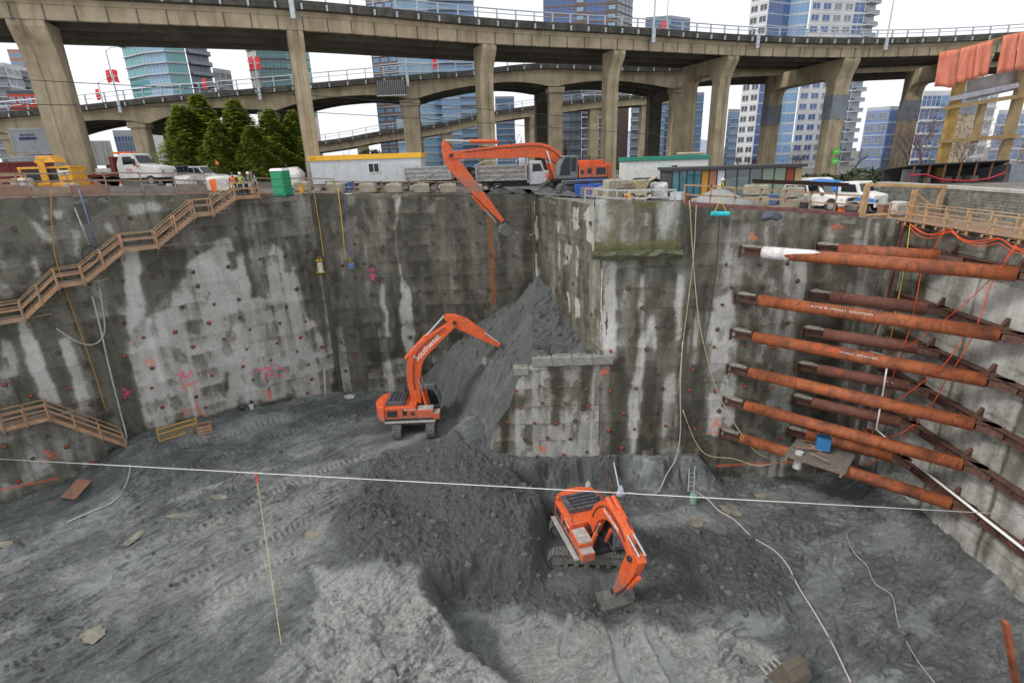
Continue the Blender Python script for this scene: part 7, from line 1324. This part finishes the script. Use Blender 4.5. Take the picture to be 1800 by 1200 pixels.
line('cord_bundle', 'bundle of orange cords swagged along the walkway edge', 'cord', P, .03, OROPE); line('cord_bundle', 'second orange cord swagged close to the first along the walkway', 'cord', [(p[0] + .07, p[1] + .2, p[2] + .05 + .06 * math.sin(i * 2.1)) for i, p in enumerate(P)], .028, OROPE); line('cord_strand', 'loose orange cord hanging below the swagged bundle', 'cord', [(p[0] - .04, p[1], p[2] - .14 - .1 * math.sin(i)) for i, p in enumerate(P)], .025, OROPE)
# work platform between the lowest struts
pc_ = aZ(1440, 800, -20.55); r = thing('work_platform', 'plank platform littered with timber hung between the lowest struts', 'platform', (pc_.x, pc_.y, -20.62), math.radians(-43))
for k in range(6): m = MB(); m.bx(-1.9, 1.9, -1.5 + k * .55, -1.5 + k * .55 + .5, -.03, .03); m.build('plank', mat('muddy_plank', (.2, .175, .14), .9, 0, .35, 2, (.1, .095, .085), .5), r)
for x in (-1.7, 1.7): m = MB(); m.beam((x, -1.7, -.1), (x, 2.0, -.1), .12, .14); m.build('joist', LUMO, r)
for k in range(7): m = MB(); a = V3((random.uniform(-1.8, .2), random.uniform(-1.2, 1.2), .06 + .05 * k)); m.beam(a, a + V3((random.uniform(.8, 1.6), random.uniform(-.5, .5), .02)), .14, .05); m.build('loose_board', random.choice([LUM, LUMO, PLY]), r)
b = aZ(1445, 790, -20.5); r = thing('tool_cabinet', 'blue tool cabinet standing on the work platform', 'cabinet', (b.x, b.y, -20.58), math.radians(-25)); CB = mat('cabinet_blue', (.03, .16, .36), .55, 0, .15, 2); m = MB(); m.bx(-.45, .45, -.35, .35, .1, 1.15); m.build('case', CB, r, bevel=.03); m = MB(); m.bx(-.4, .4, -.38, -.34, .2, .6); m.build('door', CB, r); m = MB(); m.tube([(-.4, .2, 1.15), (-.4, .2, 1.6), (.4, .2, 1.6), (.4, .2, 1.15)], .03, 6); m.build('handle', STEEL, r)
for x in (-.35, .35):
    for y in (-.28, .28): m = MB(); m.cyl((x, y, 0), (x, y, .1), .06, n=8); m.build('foot', BLK, r)
p = aZ(1404, 800, -20.7); wrap = MB(); wrap.tube([(p.x, p.y, -20.4), (p.x + .02, p.y, -21.0), (p.x, p.y + .02, -21.7)], [.28, .24, .3], 10); tag(wrap.build('plastic_wrap', mat('plastic_wrap', (.6, .6, .61))), 'white plastic wrapped round the lowest strut', 'wrap')
# pump and ladder at the wall foot
p = FLR(1218, 884, -25, 0); r = thing('sump_pump', 'green sump pump standing in the mud below the ladder', 'pump', p); m = MB(); m.cyl((0, 0, -.1), (0, 0, .75), .26, n=14); m.build('casing', mat('pump_green', (.18, .38, .30), .6, 0, .2, 3, (.3, .28, .22), .4), r); m = MB(); m.cyl((0, 0, .75), (0, 0, .9), .12, n=10); m.build('outlet', STEEL, r); m = MB(); m.tube([(-.15, 0, .75), (-.15, 0, 1.0), (.15, 0, 1.0), (.15, 0, .75)], .03, 6); m.build('handle', STEEL, r)
a, b = FLR(1215, 858, -24.6, 0), DWL(1217, 812, 36.6); r = thing('ladder', 'short metal ladder leaning on the wall behind the pump', 'ladder')
for sx in (-.22, .22): m = MB(); m.cyl(a + V3((sx, 0, 0)), b + V3((sx, 0, .2)), .035, n=6); m.build('rail', STEEL, r)
for k in range(7): q = a.lerp(b, (k + .5) / 7); m = MB(); m.cyl(q - V3((.22, 0, 0)), q + V3((.22, 0, 0)), .025, n=6); m.build('rung', STEEL, r)
# lamp and gear at the right wall foot
p = FLR(1742, 978, -25, 0); r = thing('pump_box', 'white topped pump box with tangled yellow leads at the right wall foot', 'machine', p, .4); m = MB(); m.bx(-.4, .4, -.4, .4, .0, .7); m.build('case', BLK, r, bevel=.04); m = MB(); m.hexa([(-.45, -.45, .71), (.4, -.45, .71), (.4, .3, .71), (-.45, .3, .71), (-.4, -.4, .9), (.3, -.4, 1.0), (.3, .25, 1.0), (-.4, .25, .9)]); m.build('white_cover', WHITE, r); m = MB(); m.tube([(.4, 0, .2), (.9, -.3, .1), (1.1, .1, .3), (.7, .3, .4), (.9, -.1, .6)], .03, 6); m.build('yellow_lead', YROPE, r)
line('yellow_lead', 'yellow lead lying on the floor along the right wall', 'cable', [FLR(1600, 905), FLR(1650, 925), FLR(1680, 950), FLR(1705, 965), FLR(1735, 978)], .035, YROPE)
p = FLR(1793, 1205, -24.9, -.3); t_ = aY(1767, 1092, p.y); m = MB(); m.beam(p, t_, .28, .18); r_ = m.build('steel_pile', SRUST); tag(r_, 'rusty steel post standing up at the lower right', 'post')
line('timber_pole', 'pale pole leaning on the wall foot behind the middle excavator', 'pole', [DWL(1079, 812, 36.5), FLR(1091, 868, -24.6)], .06, OWHITE, False); line('rusty_bar', 'rusty bar leaning beside the pale pole', 'bar', [DWL(1066, 818, 36.5), FLR(1072, 866, -24.6)], .06, RUST, False)
def rag(label, px, py, z, w, h, mm): 
    p = FLR(px, py, z, 0); rr = random.Random(px); m = MB(); m.loft([[(p.x + w * s * math.cos(a) * rr.uniform(.6, 1.3), p.y + w * s * .7 * math.sin(a) * rr.uniform(.6, 1.3), p.z + zz * h) for a in [k * 6.283 / 9 for k in range(9)]] for zz, s in ((-.05, 1), (.3, .9), (.7, .7), (1, .25))]); return tag(m.build('plastic_bundle', mm), label, 'plastic', 'scraps of plastic in the pit')
PLW = mat('plastic_wrap', (.6, .6, .61)); PLB = mat('bluish_plastic', (.5, .53, .62), .4, 0, .3, 4)
rag('white plastic bundle behind the roof of the middle excavator', 1034, 858, -24.6, .25, .9, PLW); rag('bluish plastic bundle at the foot of the pale pole', 1091, 868, -24.7, .35, .8, PLB); rag('crumpled clear plastic at the right wall foot', 1765, 1035, -25, .5, .3, PLB); rag('white plastic scrap by the wall behind the raised excavator', 615, 698, -22.6, .7, .25, PLW)
# things by the left wall foot
a, b = LW(273, 748, 2.2), LW(343, 738, 2.2); r = thing('safety_barrier', 'yellow framed mesh barrier standing at the left wall foot', 'barrier', V3((a.x, a.y, zfloor(a.x, a.y) - .1)), math.atan2(b.y - a.y, b.x - a.x)); L = (b - a).length; YB = mat('barrier_yellow', (.62, .38, .06), .6, 0, .15, 2)
for z in (.1, .7, 1.15): m = MB(); m.cyl((0, 0, z), (L, 0, z), .04, n=6); m.build('rail', YB, r)
for x in (0, L): m = MB(); m.cyl((x, 0, 0), (x, 0, 1.2), .04, n=6); m.build('post', YB, r)
for k in range(1, 24): m = MB(); m.cyl((k * L / 24, 0, .1), (k * L / 24, 0, 1.15), .012, n=4); m.build('wire', YB, r)
p = LW(360, 755, 2.6); p.z = zfloor(p.x, p.y) - .05; r = thing('parts_crate', 'open wooden crate of parts beside the yellow barrier', 'crate', p, .5)
for sx, sy in ((0, -1), (0, 1), (1, 0), (-1, 0)):
    for z in (.02, .3, .58): m = MB(); (m.bx(-.55, .55, sy * .42 - .02, sy * .42 + .02, z, z + .24) if sy else m.bx(sx * .55 - .02, sx * .55 + .02, -.4, .4, z, z + .24)); m.build('slat', LUM, r)
for k in range(5): m = MB(); m.bx(-.4 + k * .16, -.26 + k * .16, -.3, .3, .1, .6 + .1 * (k % 2)); m.build('part', RUST, r)
for px, py, mm, lb in ((446, 732, OWHITE, 'white bucket at the left wall foot'), (428, 728, BLK, 'black bucket beside the white one at the wall foot')):
    p = LW(px, py, 1.2); p.z = zfloor(p.x, p.y) - .02; r = thing('bucket', lb, 'bucket', p); m = MB(); m.cyl((0, 0, 0), (0, 0, .45), .17, .21, 14); m.build('pail', mm, r); m = MB(); m.tube([(-.2, 0, .43), (0, -.16, .52), (.2, 0, .43)], .015, 5); m.build('handle', STEEL, r)
p = LW(443, 712, .25); m = MB(); m.tube([p + V3((0, 0, .5)), p, p + V3((.02, -.02, -.5))], [.08, .2, .22], 8); tag(m.build('dark_bag', BLK), 'dark bag hanging at the left wall foot', 'bag')
a, b = LW(570, 650, .5), LW(573, 706, 1.0); line('spade', 'thin post leaning at the left wall foot near the dark section', 'post', [a, b], .05, OWHITE, False)
p = aZ(133, 855, -22.0); zf = zfloor(p.x, p.y); m = MB(); m.hexa([(p.x - .8, p.y - .6, zf + .05), (p.x + .5, p.y - .9, zf + .05), (p.x + .9, p.y + .5, zf + .7), (p.x - .4, p.y + .8, zf + .7), (p.x - .8, p.y - .6, zf + .1), (p.x + .5, p.y - .9, zf + .1), (p.x + .9, p.y + .5, zf + .75), (p.x - .4, p.y + .8, zf + .75)]); tag(m.build('plywood_sheet', PLY), 'muddy reddish plywood sheet on the bank at the left', 'board')
# things hanging at the right rim
p = DWL(1266, 375, 36.4); r = thing('foam_roll', 'turquoise foam roll hanging on the rim at right', 'roll', p, .05); m = MB(); m.cyl((-.6, 0, 0), (.6, 0, -.06), .16, n=14); m.build('roll', mat('turquoise_foam', (.02, .42, .5), .7), r); m = MB(); m.tube([(-.4, 0, .1), (0, .2, .9), (.4, 0, .1)], .025, 5); m.build('sling', YROPE, r)
p = DWL(1357, 378, 36.3); m = MB(); rr = random.Random(5); m.loft([[(p.x + x, p.y + .25 * s * math.cos(a) * rr.uniform(.7, 1.2), p.z + .28 * s * math.sin(a) * rr.uniform(.7, 1.3) - .25 * abs(x)) for a in [k * 6.283 / 10 for k in range(10)]] for x, s in ((-.7, .5), (-.4, 1), (0, 1.1), (.4, 1), (.7, .4))]); tag(m.build('tarpaulin_bundle', mat('dark_tarp', (.06, .07, .09), .45, 0, .3, 3, bump=.5, bscale=6), smooth=False), 'dark tarpaulin bundle hanging over the rim at right', 'tarpaulin')
# ================================================================ PEOPLE
SKIN = mat('skin', (.42, .25, .18), .6, 0, .08, 5); NAVY = mat('navy_cloth', (.025, .03, .045), .9, 0, .2, 4); HIVIS = mat('hivis_orange', (.8, .15, .02), .7, 0, .1, 4); HIVG = mat('hivis_lime', (.55, .62, .06), .7, 0, .1, 4); REFL = mat('reflective_tape', (.6, .6, .55), .4, .2, .1, 4); BOOT = mat('boots', (.06, .045, .035), .8)
def person(label, loc, rz, vest, helmet, lean=0.0, s=1.0, arm=.35, group=None):
    r = thing('person', label, 'person', loc, rz, group); r.scale = (s, s, s)   # faces +X
    J = {'pel': (0, 0, .95), 'sp': (.02 + lean * .3, 0, 1.2), 'ch': (.03 + lean, 0, 1.42), 'nk': (.05 + lean * 1.2, 0, 1.53)}; V, E, Rr = [], [], []
    def add(p, rad, par=None): V.append(p); Rr.append(rad); (E.append((par, len(V) - 1)) if par is not None else None); return len(V) - 1
    pe = add(J['pel'], (.16, .13)); sp = add(J['sp'], (.15, .12), pe); ch = add(J['ch'], (.19, .13), sp); nk = add(J['nk'], (.065, .065), ch)
    add((.07 + lean * 1.3, 0, 1.58), (.06, .06), nk)
    for sg in (-1, 1):
        h = add((0, sg * .1, .9), (.1, .1), pe); k = add((.03, sg * .11, .5), (.075, .075), h); a = add((-.02, sg * .12, .1), (.055, .055), k); add((.1, sg * .13, .05), (.05, .05), a)
        sh = add((.03 + lean, sg * .2, 1.42), (.075, .075), ch); el = add((.05 + lean, sg * .27, 1.15), (.055, .055), sh); add((.05 + lean + arm * .6, sg * .2, 1.05 + arm * .2), (.042, .042), el)
    me = bpy.data.meshes.new('body'); me.from_pydata(V, E, []); me.materials.append(NAVY); o = bpy.data.objects.new('body', me); COL.objects.link(o); o.parent = r
    sk = o.modifiers.new('skin', 'SKIN'); su = o.modifiers.new('sub', 'SUBSURF'); su.levels = 1; su.render_levels = 2
    if not me.skin_vertices: pass
    for i, d in enumerate(me.skin_vertices[0].data if me.skin_vertices else []): d.radius = Rr[i]; d.use_root = (i == 0)
    hx = .09 + lean * 1.35; rings = []
    for z, rd in ((1.52, .06), (1.57, .075), (1.64, .095), (1.72, .098), (1.79, .085), (1.83, .04)): rings.append([(hx + rd * 1.1 * math.cos(a) + (.02 if math.cos(a) > .9 and 1.6 < z < 1.7 else 0), rd * .85 * math.sin(a), z) for a in [k * 6.283 / 14 for k in range(14)]])
    m = MB(); m.loft(rings); hd = m.build('head', SKIN, r, smooth=True)
    for sg in (-1, 1): m = MB(); m.bx(hx + .088, hx + .105, sg * .035 - .012, sg * .035 + .012, 1.675, 1.69); m.build('eye', BLK, hd)
    m = MB(); m.hexa([(hx + .09, -.015, 1.635), (hx + .125, -.012, 1.635), (hx + .125, .012, 1.635), (hx + .09, .015, 1.635), (hx + .09, -.01, 1.675), (hx + .1, -.006, 1.675), (hx + .1, .006, 1.675), (hx + .09, .01, 1.675)]); m.build('nose', SKIN, hd)
    m = MB(); n = 16; m.loft([[(hx - .005 + rd * 1.15 * math.cos(a), rd * .95 * math.sin(a), z) for a in [k * 6.283 / n for k in range(n)]] for z, rd in ((1.735, .118), (1.78, .117), (1.83, .098), (1.865, .06), (1.875, .01))]); hm = m.build('helmet', helmet, r, smooth=True); m = MB(); m.prism([(hx + .02, -.11), (hx + .17, -.08), (hx + .19, 0), (hx + .17, .08), (hx + .02, .11)], (0, 0, 1.74), (1, 0, 0), (0, 1, 0), .012); m.build('brim', helmet, hm)
    rings = [[(x0 + lx * math.cos(a), ly * math.sin(a), z) for a in [k * 6.283 / 16 for k in range(16)]] for z, x0, lx, ly in ((.92, 0, .175, .21), (1.15, .02 + lean * .25, .165, .195), (1.38, .03 + lean * .9, .175, .235), (1.5, .04 + lean * 1.1, .11, .15))]
    m = MB(); m.loft(rings, cap=False); vs = m.build('vest', vest, r, smooth=True)
    for z, x0, lx, ly in ((1.05, .012 + lean * .15, .175, .208), (1.25, .025 + lean * .5, .177, .222)): m = MB(); m.loft([[(x0 + lx * math.cos(a), ly * math.sin(a), z + dz) for a in [k * 6.283 / 16 for k in range(16)]] for dz in (0, .05)], cap=False); m.build('tape', REFL, vs)
    for sg in (-1, 1): m = MB(); hxx = .05 + lean + arm * .6; m.tube([(hxx - .02, sg * .2, 1.05 + arm * .2), (hxx + .05, sg * .19, 1.06 + arm * .2), (hxx + .1, sg * .18, 1.05 + arm * .2)], [.035, .045, .02], 8); hd_ = m.build('hand', SKIN, r, smooth=True); m = MB(); m.tube([(-.1, sg * .13, .06), (.0, sg * .13, .09), (.17, sg * .14, .05)], [.06, .07, .045], 8); m.build('boot', BOOT, r, smooth=True)
    return r
WH = mat('helmet_white', (.7, .7, .68), .35, 0, .03); DH = mat('helmet_dark', (.05, .06, .1), .35, 0, .03)
for i, (u, vest, hl, lb, ln) in enumerate([(31.75, HIVIS, DH, 'worker in orange vest and dark helmet at the stair head', .12), (32.15, HIVG, WH, 'worker in lime vest bending beside the orange-vested one', .18), (32.6, mat('grey_hoodie', (.3, .32, .3), .9), WH, 'worker in grey with white helmet at the stair head', .2)]):
    q = sw(u, .55 + .12 * i, -2.18); person(lb, q, math.radians(-70 + 30 * i), vest, hl, ln, group='workers at the stair head')
q = gp(1264, 43.5, 0); person('worker in white helmet behind the gravel pile', q, math.radians(-20), HIVG, WH, .03)
q = gp(452, 50); person('worker in dark clothes behind the group at the stair head', q, math.radians(200), mat('grey_hoodie', (.3, .32, .3)), DH, .1)
# ================================================================ LAMPS, BANNERS, SIGNS
BAN = NT('red_banner'); BAN.set(BAN.ramp(BAN.noise(BAN.obj(), 2, 3), [(.3, (.55, .02, .03)), (.7, (.75, .05, .06))]), .8)
def lamp(label, C, px, off, h, banner=0, arm=True, py=None):
    I = offs(C, off); k = min(range(len(I)), key=lambda q: abs(pxx(I[q]) - px)); p = I[k]; r = thing('street_lamp', label, 'lamp post', (p[0], p[1], p[2] - .6), 0, 'lamp posts on the viaducts')
    m = MB(); m.bx(-.22, .22, -.2, .25, -.7, .9); m.build('base_bracket', STEEL, r); m = MB(); m.tube([(0, 0, .5), (0, 0, h)], [.11, .06], 8); m.build('pole', STEEL, r)
    if arm: m = MB(); m.tube([(0, 0, h - .2), (.6, .2, h + .3), (1.8, .5, h + .45)], .05, 6); m.build('arm', STEEL, r); m = MB(); m.bx(1.6, 2.4, .4, .65, h + .36, h + .5); m.build('lantern', DKST, r, bevel=.04)
    for b in range(banner):
        m = MB(); z0 = 3.4; sg = 1 if b else -1; vs = []
        for i in range(6):
            for j in range(3): vs.append((sg * (.15 + .34 * j), .06 * math.sin(i * 1.3 + j), z0 + i * .33 - .08 * j))
        m.add(vs, [(i * 3 + j, i * 3 + j + 1, (i + 1) * 3 + j + 1, (i + 1) * 3 + j) for i in range(5) for j in range(2)]); o = m.build('banner', BAN.m, r); so = o.modifiers.new('thick', 'SOLIDIFY'); so.thickness = .015
        m = MB(); m.bx(sg * .3 - .02 if sg > 0 else -.7, .7 if sg > 0 else -.3, -.09, -.075, z0 + .7, z0 + .78); m.build('banner_print', WHITE, o)
    return r
lamp('lamp post above the slim pier on the nearest viaduct', CU, 514, -.95, 9); lamp('lamp post on the nearest viaduct above the fourth pier', CU, 1143, -.95, 9); lamp('lamp post on the nearest viaduct above the sixth pier', CU, 1556, -.95, 9); lamp('lamp post on the nearest viaduct in front of the white and blue tower', CU, 1338, -.95, 1.2, 0, False); lamp('bannered lamp post on the far side of the nearest viaduct', CU, 1172, 11.5, 8, 1)
lamp('lamp post with two red banners on the ramp at left', CL, 212, -.95, 7.5, 2); lamp('lamp post with a red banner before the dark teal tower', CL, 458, -.95, 7.5, 2); lamp('lamp post on the ramp near the hanging sign box', CL, 715, -.95, 5.5, 0); lamp('bannered lamp post on the far side of the ramp at left', CL, 192, 12.5, 6.0, 1); lamp('small bannered lamp post on the far side of the ramp in the middle', CL, 372, 12.5, 3.0, 1); lamp('bannered lamp post on the far side of the ramp right of the second pier', CL, 768, 12.5, 6.0, 1)
k = min(range(len(CL)), key=lambda q: abs(pxx(CL[q]) - 692)); p = CL[k]; r = thing('sign_box', 'dark louvred sign box hung on the side of the ramp', 'sign', (p[0], p[1] - 1.3, p[2] - 2.3)); m = MB(); m.bx(-2.1, 2.1, -.2, .2, 0, 2.0); m.build('box', DKST, r)
for q in range(14): m = MB(); m.bx(-2.0 + q * .3, -1.86 + q * .3, -.26, -.2, .05, 1.95); m.build('louvre', mat('louvre_grey', (.16, .16, .16), .7), r)
m = MB(); m.bx(-2.2, 2.2, -.3, .2, -.15, 0); m.build('ledge', STEEL, r)
I = offs(CU, 2.2); k = min(range(len(I)), key=lambda q: abs(pxx((I[q][0], I[q][1], 4)) - 1482)); pc = I[k]; p0 = aY(1469, 275, pc[1] - 1.6); GS = mat('sign_green', (.08, .5, .03), .5, 0, .05)
for i, (dz, lb) in enumerate(((.75, 'upper green sign on the sixth pier'), (-.7, 'lower green sign on the sixth pier'))):
    r = thing('street_sign', lb, 'sign', (p0.x, pc[1] - 1.65, p0.z + dz), 0, 'green signs on the pier'); m = MB(); m.bx(-.55, .5, -.03, .03, -.45, .42); m.build('panel', GS, r); m = MB(); m.bx(-.35, .3, -.04, -.031, -.06, .06); m.build('print', WHITE, r); m = MB(); m.bx(-.05, .05, .031, .4, -.3, .3); m.build('bracket', STEEL, r)
# overhead wires under the viaducts
for i, (a, b, c, Y, lb) in enumerate([((0, 138), (600, 172), (1000, 205), 62, 'upper overhead wire sagging below the viaducts'), ((-20, 182), (520, 196), (1160, 237), 60, 'lower overhead wire crossing in front of the piers')]): line('overhead_wire', lb, 'wire', [aY(*a, Y - 14), aY(*b, Y), aY(*c, Y + 6)], .035, DCAB)
line('guy_wire', 'guy wire slanting down beside the leaning pier', 'wire', [aY(1582, 245, 58), aY(1545, 325, 50)], .03, DCAB, False)

# ================================================================ CLUTTER ALONG THE RIM
def cone(label, px, Y):
    p = gp(px, Y); r = thing('traffic_cone', label, 'cone', p, 0, 'traffic cones on the rim'); m = MB(); m.cyl((0, 0, .04), (0, 0, .7), .17, .03, 12); m.build('cone', ORG, r); m = MB(); m.bx(-.2, .2, -.2, .2, 0, .04); m.build('base', ORG, r); m = MB(); m.cyl((0, 0, .35), (0, 0, .5), .112, .078, 12); m.build('band', WHITE, r)
for px, Y, lb in ((178, 46.5, 'orange cone left of the tow truck cab'), (215, 46.8, 'orange cone below the tow truck door'), (446, 48.5, 'orange cone right of the workers'), (1062, 45.0, 'orange cone at the blue barrier panels'), (1098, 42.6, 'orange cone beside the pale concrete blocks'), (770, 53.5, 'orange cone between edge blocks below the stick')): cone(lb, px, Y)
def planks(label, px, Y, n, L, mm, rz=0):
    p = gp(px, Y); r = thing('plank_stack', label, 'lumber', p, rz, 'stacks of lumber on the rim'); q = random.Random(px)
    for k in range(n): m = MB(); x = q.uniform(-.2, .2); y = (k % 4) * .26 - .4; z = .05 + (k // 4) * .09; m.beam((-L / 2 + x, y, z), (L / 2 + x, y + q.uniform(-.05, .05), z), .22, .08); m.build('plank', mm, r)
planks('stack of weathered planks behind the left guard rail', 205, 44.8, 10, 3.2, LUMO, .5); planks('stack of brown planks left of the green toilet', 462, 47.5, 8, 2.2, LUM, .3); planks('long brown planks before the site office', 650, 53.6, 8, 5.0, LUM); planks('planks lying before the tipper trailer', 760, 53.0, 6, 4.0, LUMO, .02); planks('fresh planks by the pavilion', 1225, 44, 8, 3.0, LUMN, .1); planks('planks behind the right guard rail near the off-road car', 1360, 39.5, 6, 2.6, LUMO, -.1); planks('fresh planks at the rim corner', 1545, 39.2, 8, 2.0, LUMN, .3)
def drum(label, px, Y, mm, h=.9, rr=.3):
    p = gp(px, Y); r = thing('drum', label, 'drum', p, 0, 'drums on the rim'); m = MB(); m.tube([(0, 0, 0), (0, 0, h * .33), (0, 0, h * .34), (0, 0, h * .66), (0, 0, h * .67), (0, 0, h)], [rr, rr, rr * 1.04, rr * 1.04, rr, rr], 14); m.build('barrel', mm, r); m = MB(); m.cyl((0, 0, h), (0, 0, h + .03), rr * .9, n=14); m.build('lid', BLK, r)
drum('blue drum behind the edge blocks', 617, 54, mat('drum_blue', (.03, .1, .3), .5)); drum('white drum near the wrapped pallet', 300, 47.5, OWHITE, .6, .22); drum('yellow drum at the pier with the pale foot', 531, 50.5, YEL, .8, .18); drum('black drum beside the concrete blocks at right', 1412, 40.2, BLK, .7, .28); drum('rusty drum left of the gravel pile', 1208, 40, RUST, .7, .26)
for i, (px, Y, w, h, mm, lb) in enumerate([(130, 42.5, .8, .7, OWHITE, 'white box behind the left guard rail'), (265, 46.2, 1.1, .5, GRYM, 'grey metal tray below the tow truck'), (345, 46.0, .9, .6, PLY, 'reddish box beside the white pallet'), (432, 51.5, 1.6, 1.0, OWHITE, 'white gang box behind the workers'), (560, 53.2, .7, .5, CONC2, 'small concrete footing right of the slim pier'), (668, 53.9, .6, .5, BLK, 'black case below the site office'), (1190, 42.5, .9, .6, LGREY, 'grey case left of the gravel pile'), (1350, 43.5, 1.2, .8, mat('dull_blue', (.1, .16, .3)), 'dull blue box behind the steel beam'), (1555, 41, .9, .7, PLY, 'reddish box at the timber gateway')]):
    p = gp(px, Y); r = thing('site_box', lb, 'box', p, i * .4, 'boxes on the rim'); m = MB(); m.bx(-w / 2, w / 2, -w * .35, w * .35, .06, h); m.build('case', mm, r, bevel=.02); m = MB(); m.bx(-w / 2 - .03, w / 2 + .03, -w * .35 - .03, w * .35 + .03, h, h + .05); m.build('lid', mm, r)
    for x in (-w * .35, w * .35): m = MB(); m.bx(x - .05, x + .05, -w * .33, w * .33, 0, .06); m.build('runner', LUMO, r)
# mud spilled over the rim where the high excavator works
m = MB(); rr = random.Random(9); Pn = []
nxm, nym = 60, 16
for j in range(nym):
    for i in range(nxm):
        x = -4 + 12.5 * i / (nxm - 1); y = 52.9 - 3.4 * j / (nym - 1) - (max(0, x - 2.5) * .9 if x > 2.5 else 0); hgt = .75 * math.sin(math.pi * i / (nxm - 1)) ** .7 * math.sin(math.pi * (j + .3) / (nym + .6)) * (.7 + .5 * math.sin(x * 2.1) * math.sin(y * 1.7 + x)) + .12 * rr.random(); Pn.append((x, max(y, 51.55) if x < 2.4 else y, float(zyard(x)) - .12 + hgt))
m.add(Pn, [(j * nxm + i, (j + 1) * nxm + i, (j + 1) * nxm + i + 1, j * nxm + i + 1) for j in range(nym - 1) for i in range(nxm - 1)]); tag(kind(m.build('spilled_mud', clod, smooth=True), 'stuff'), 'grey mud spilled along the rim below the high excavator', 'soil')
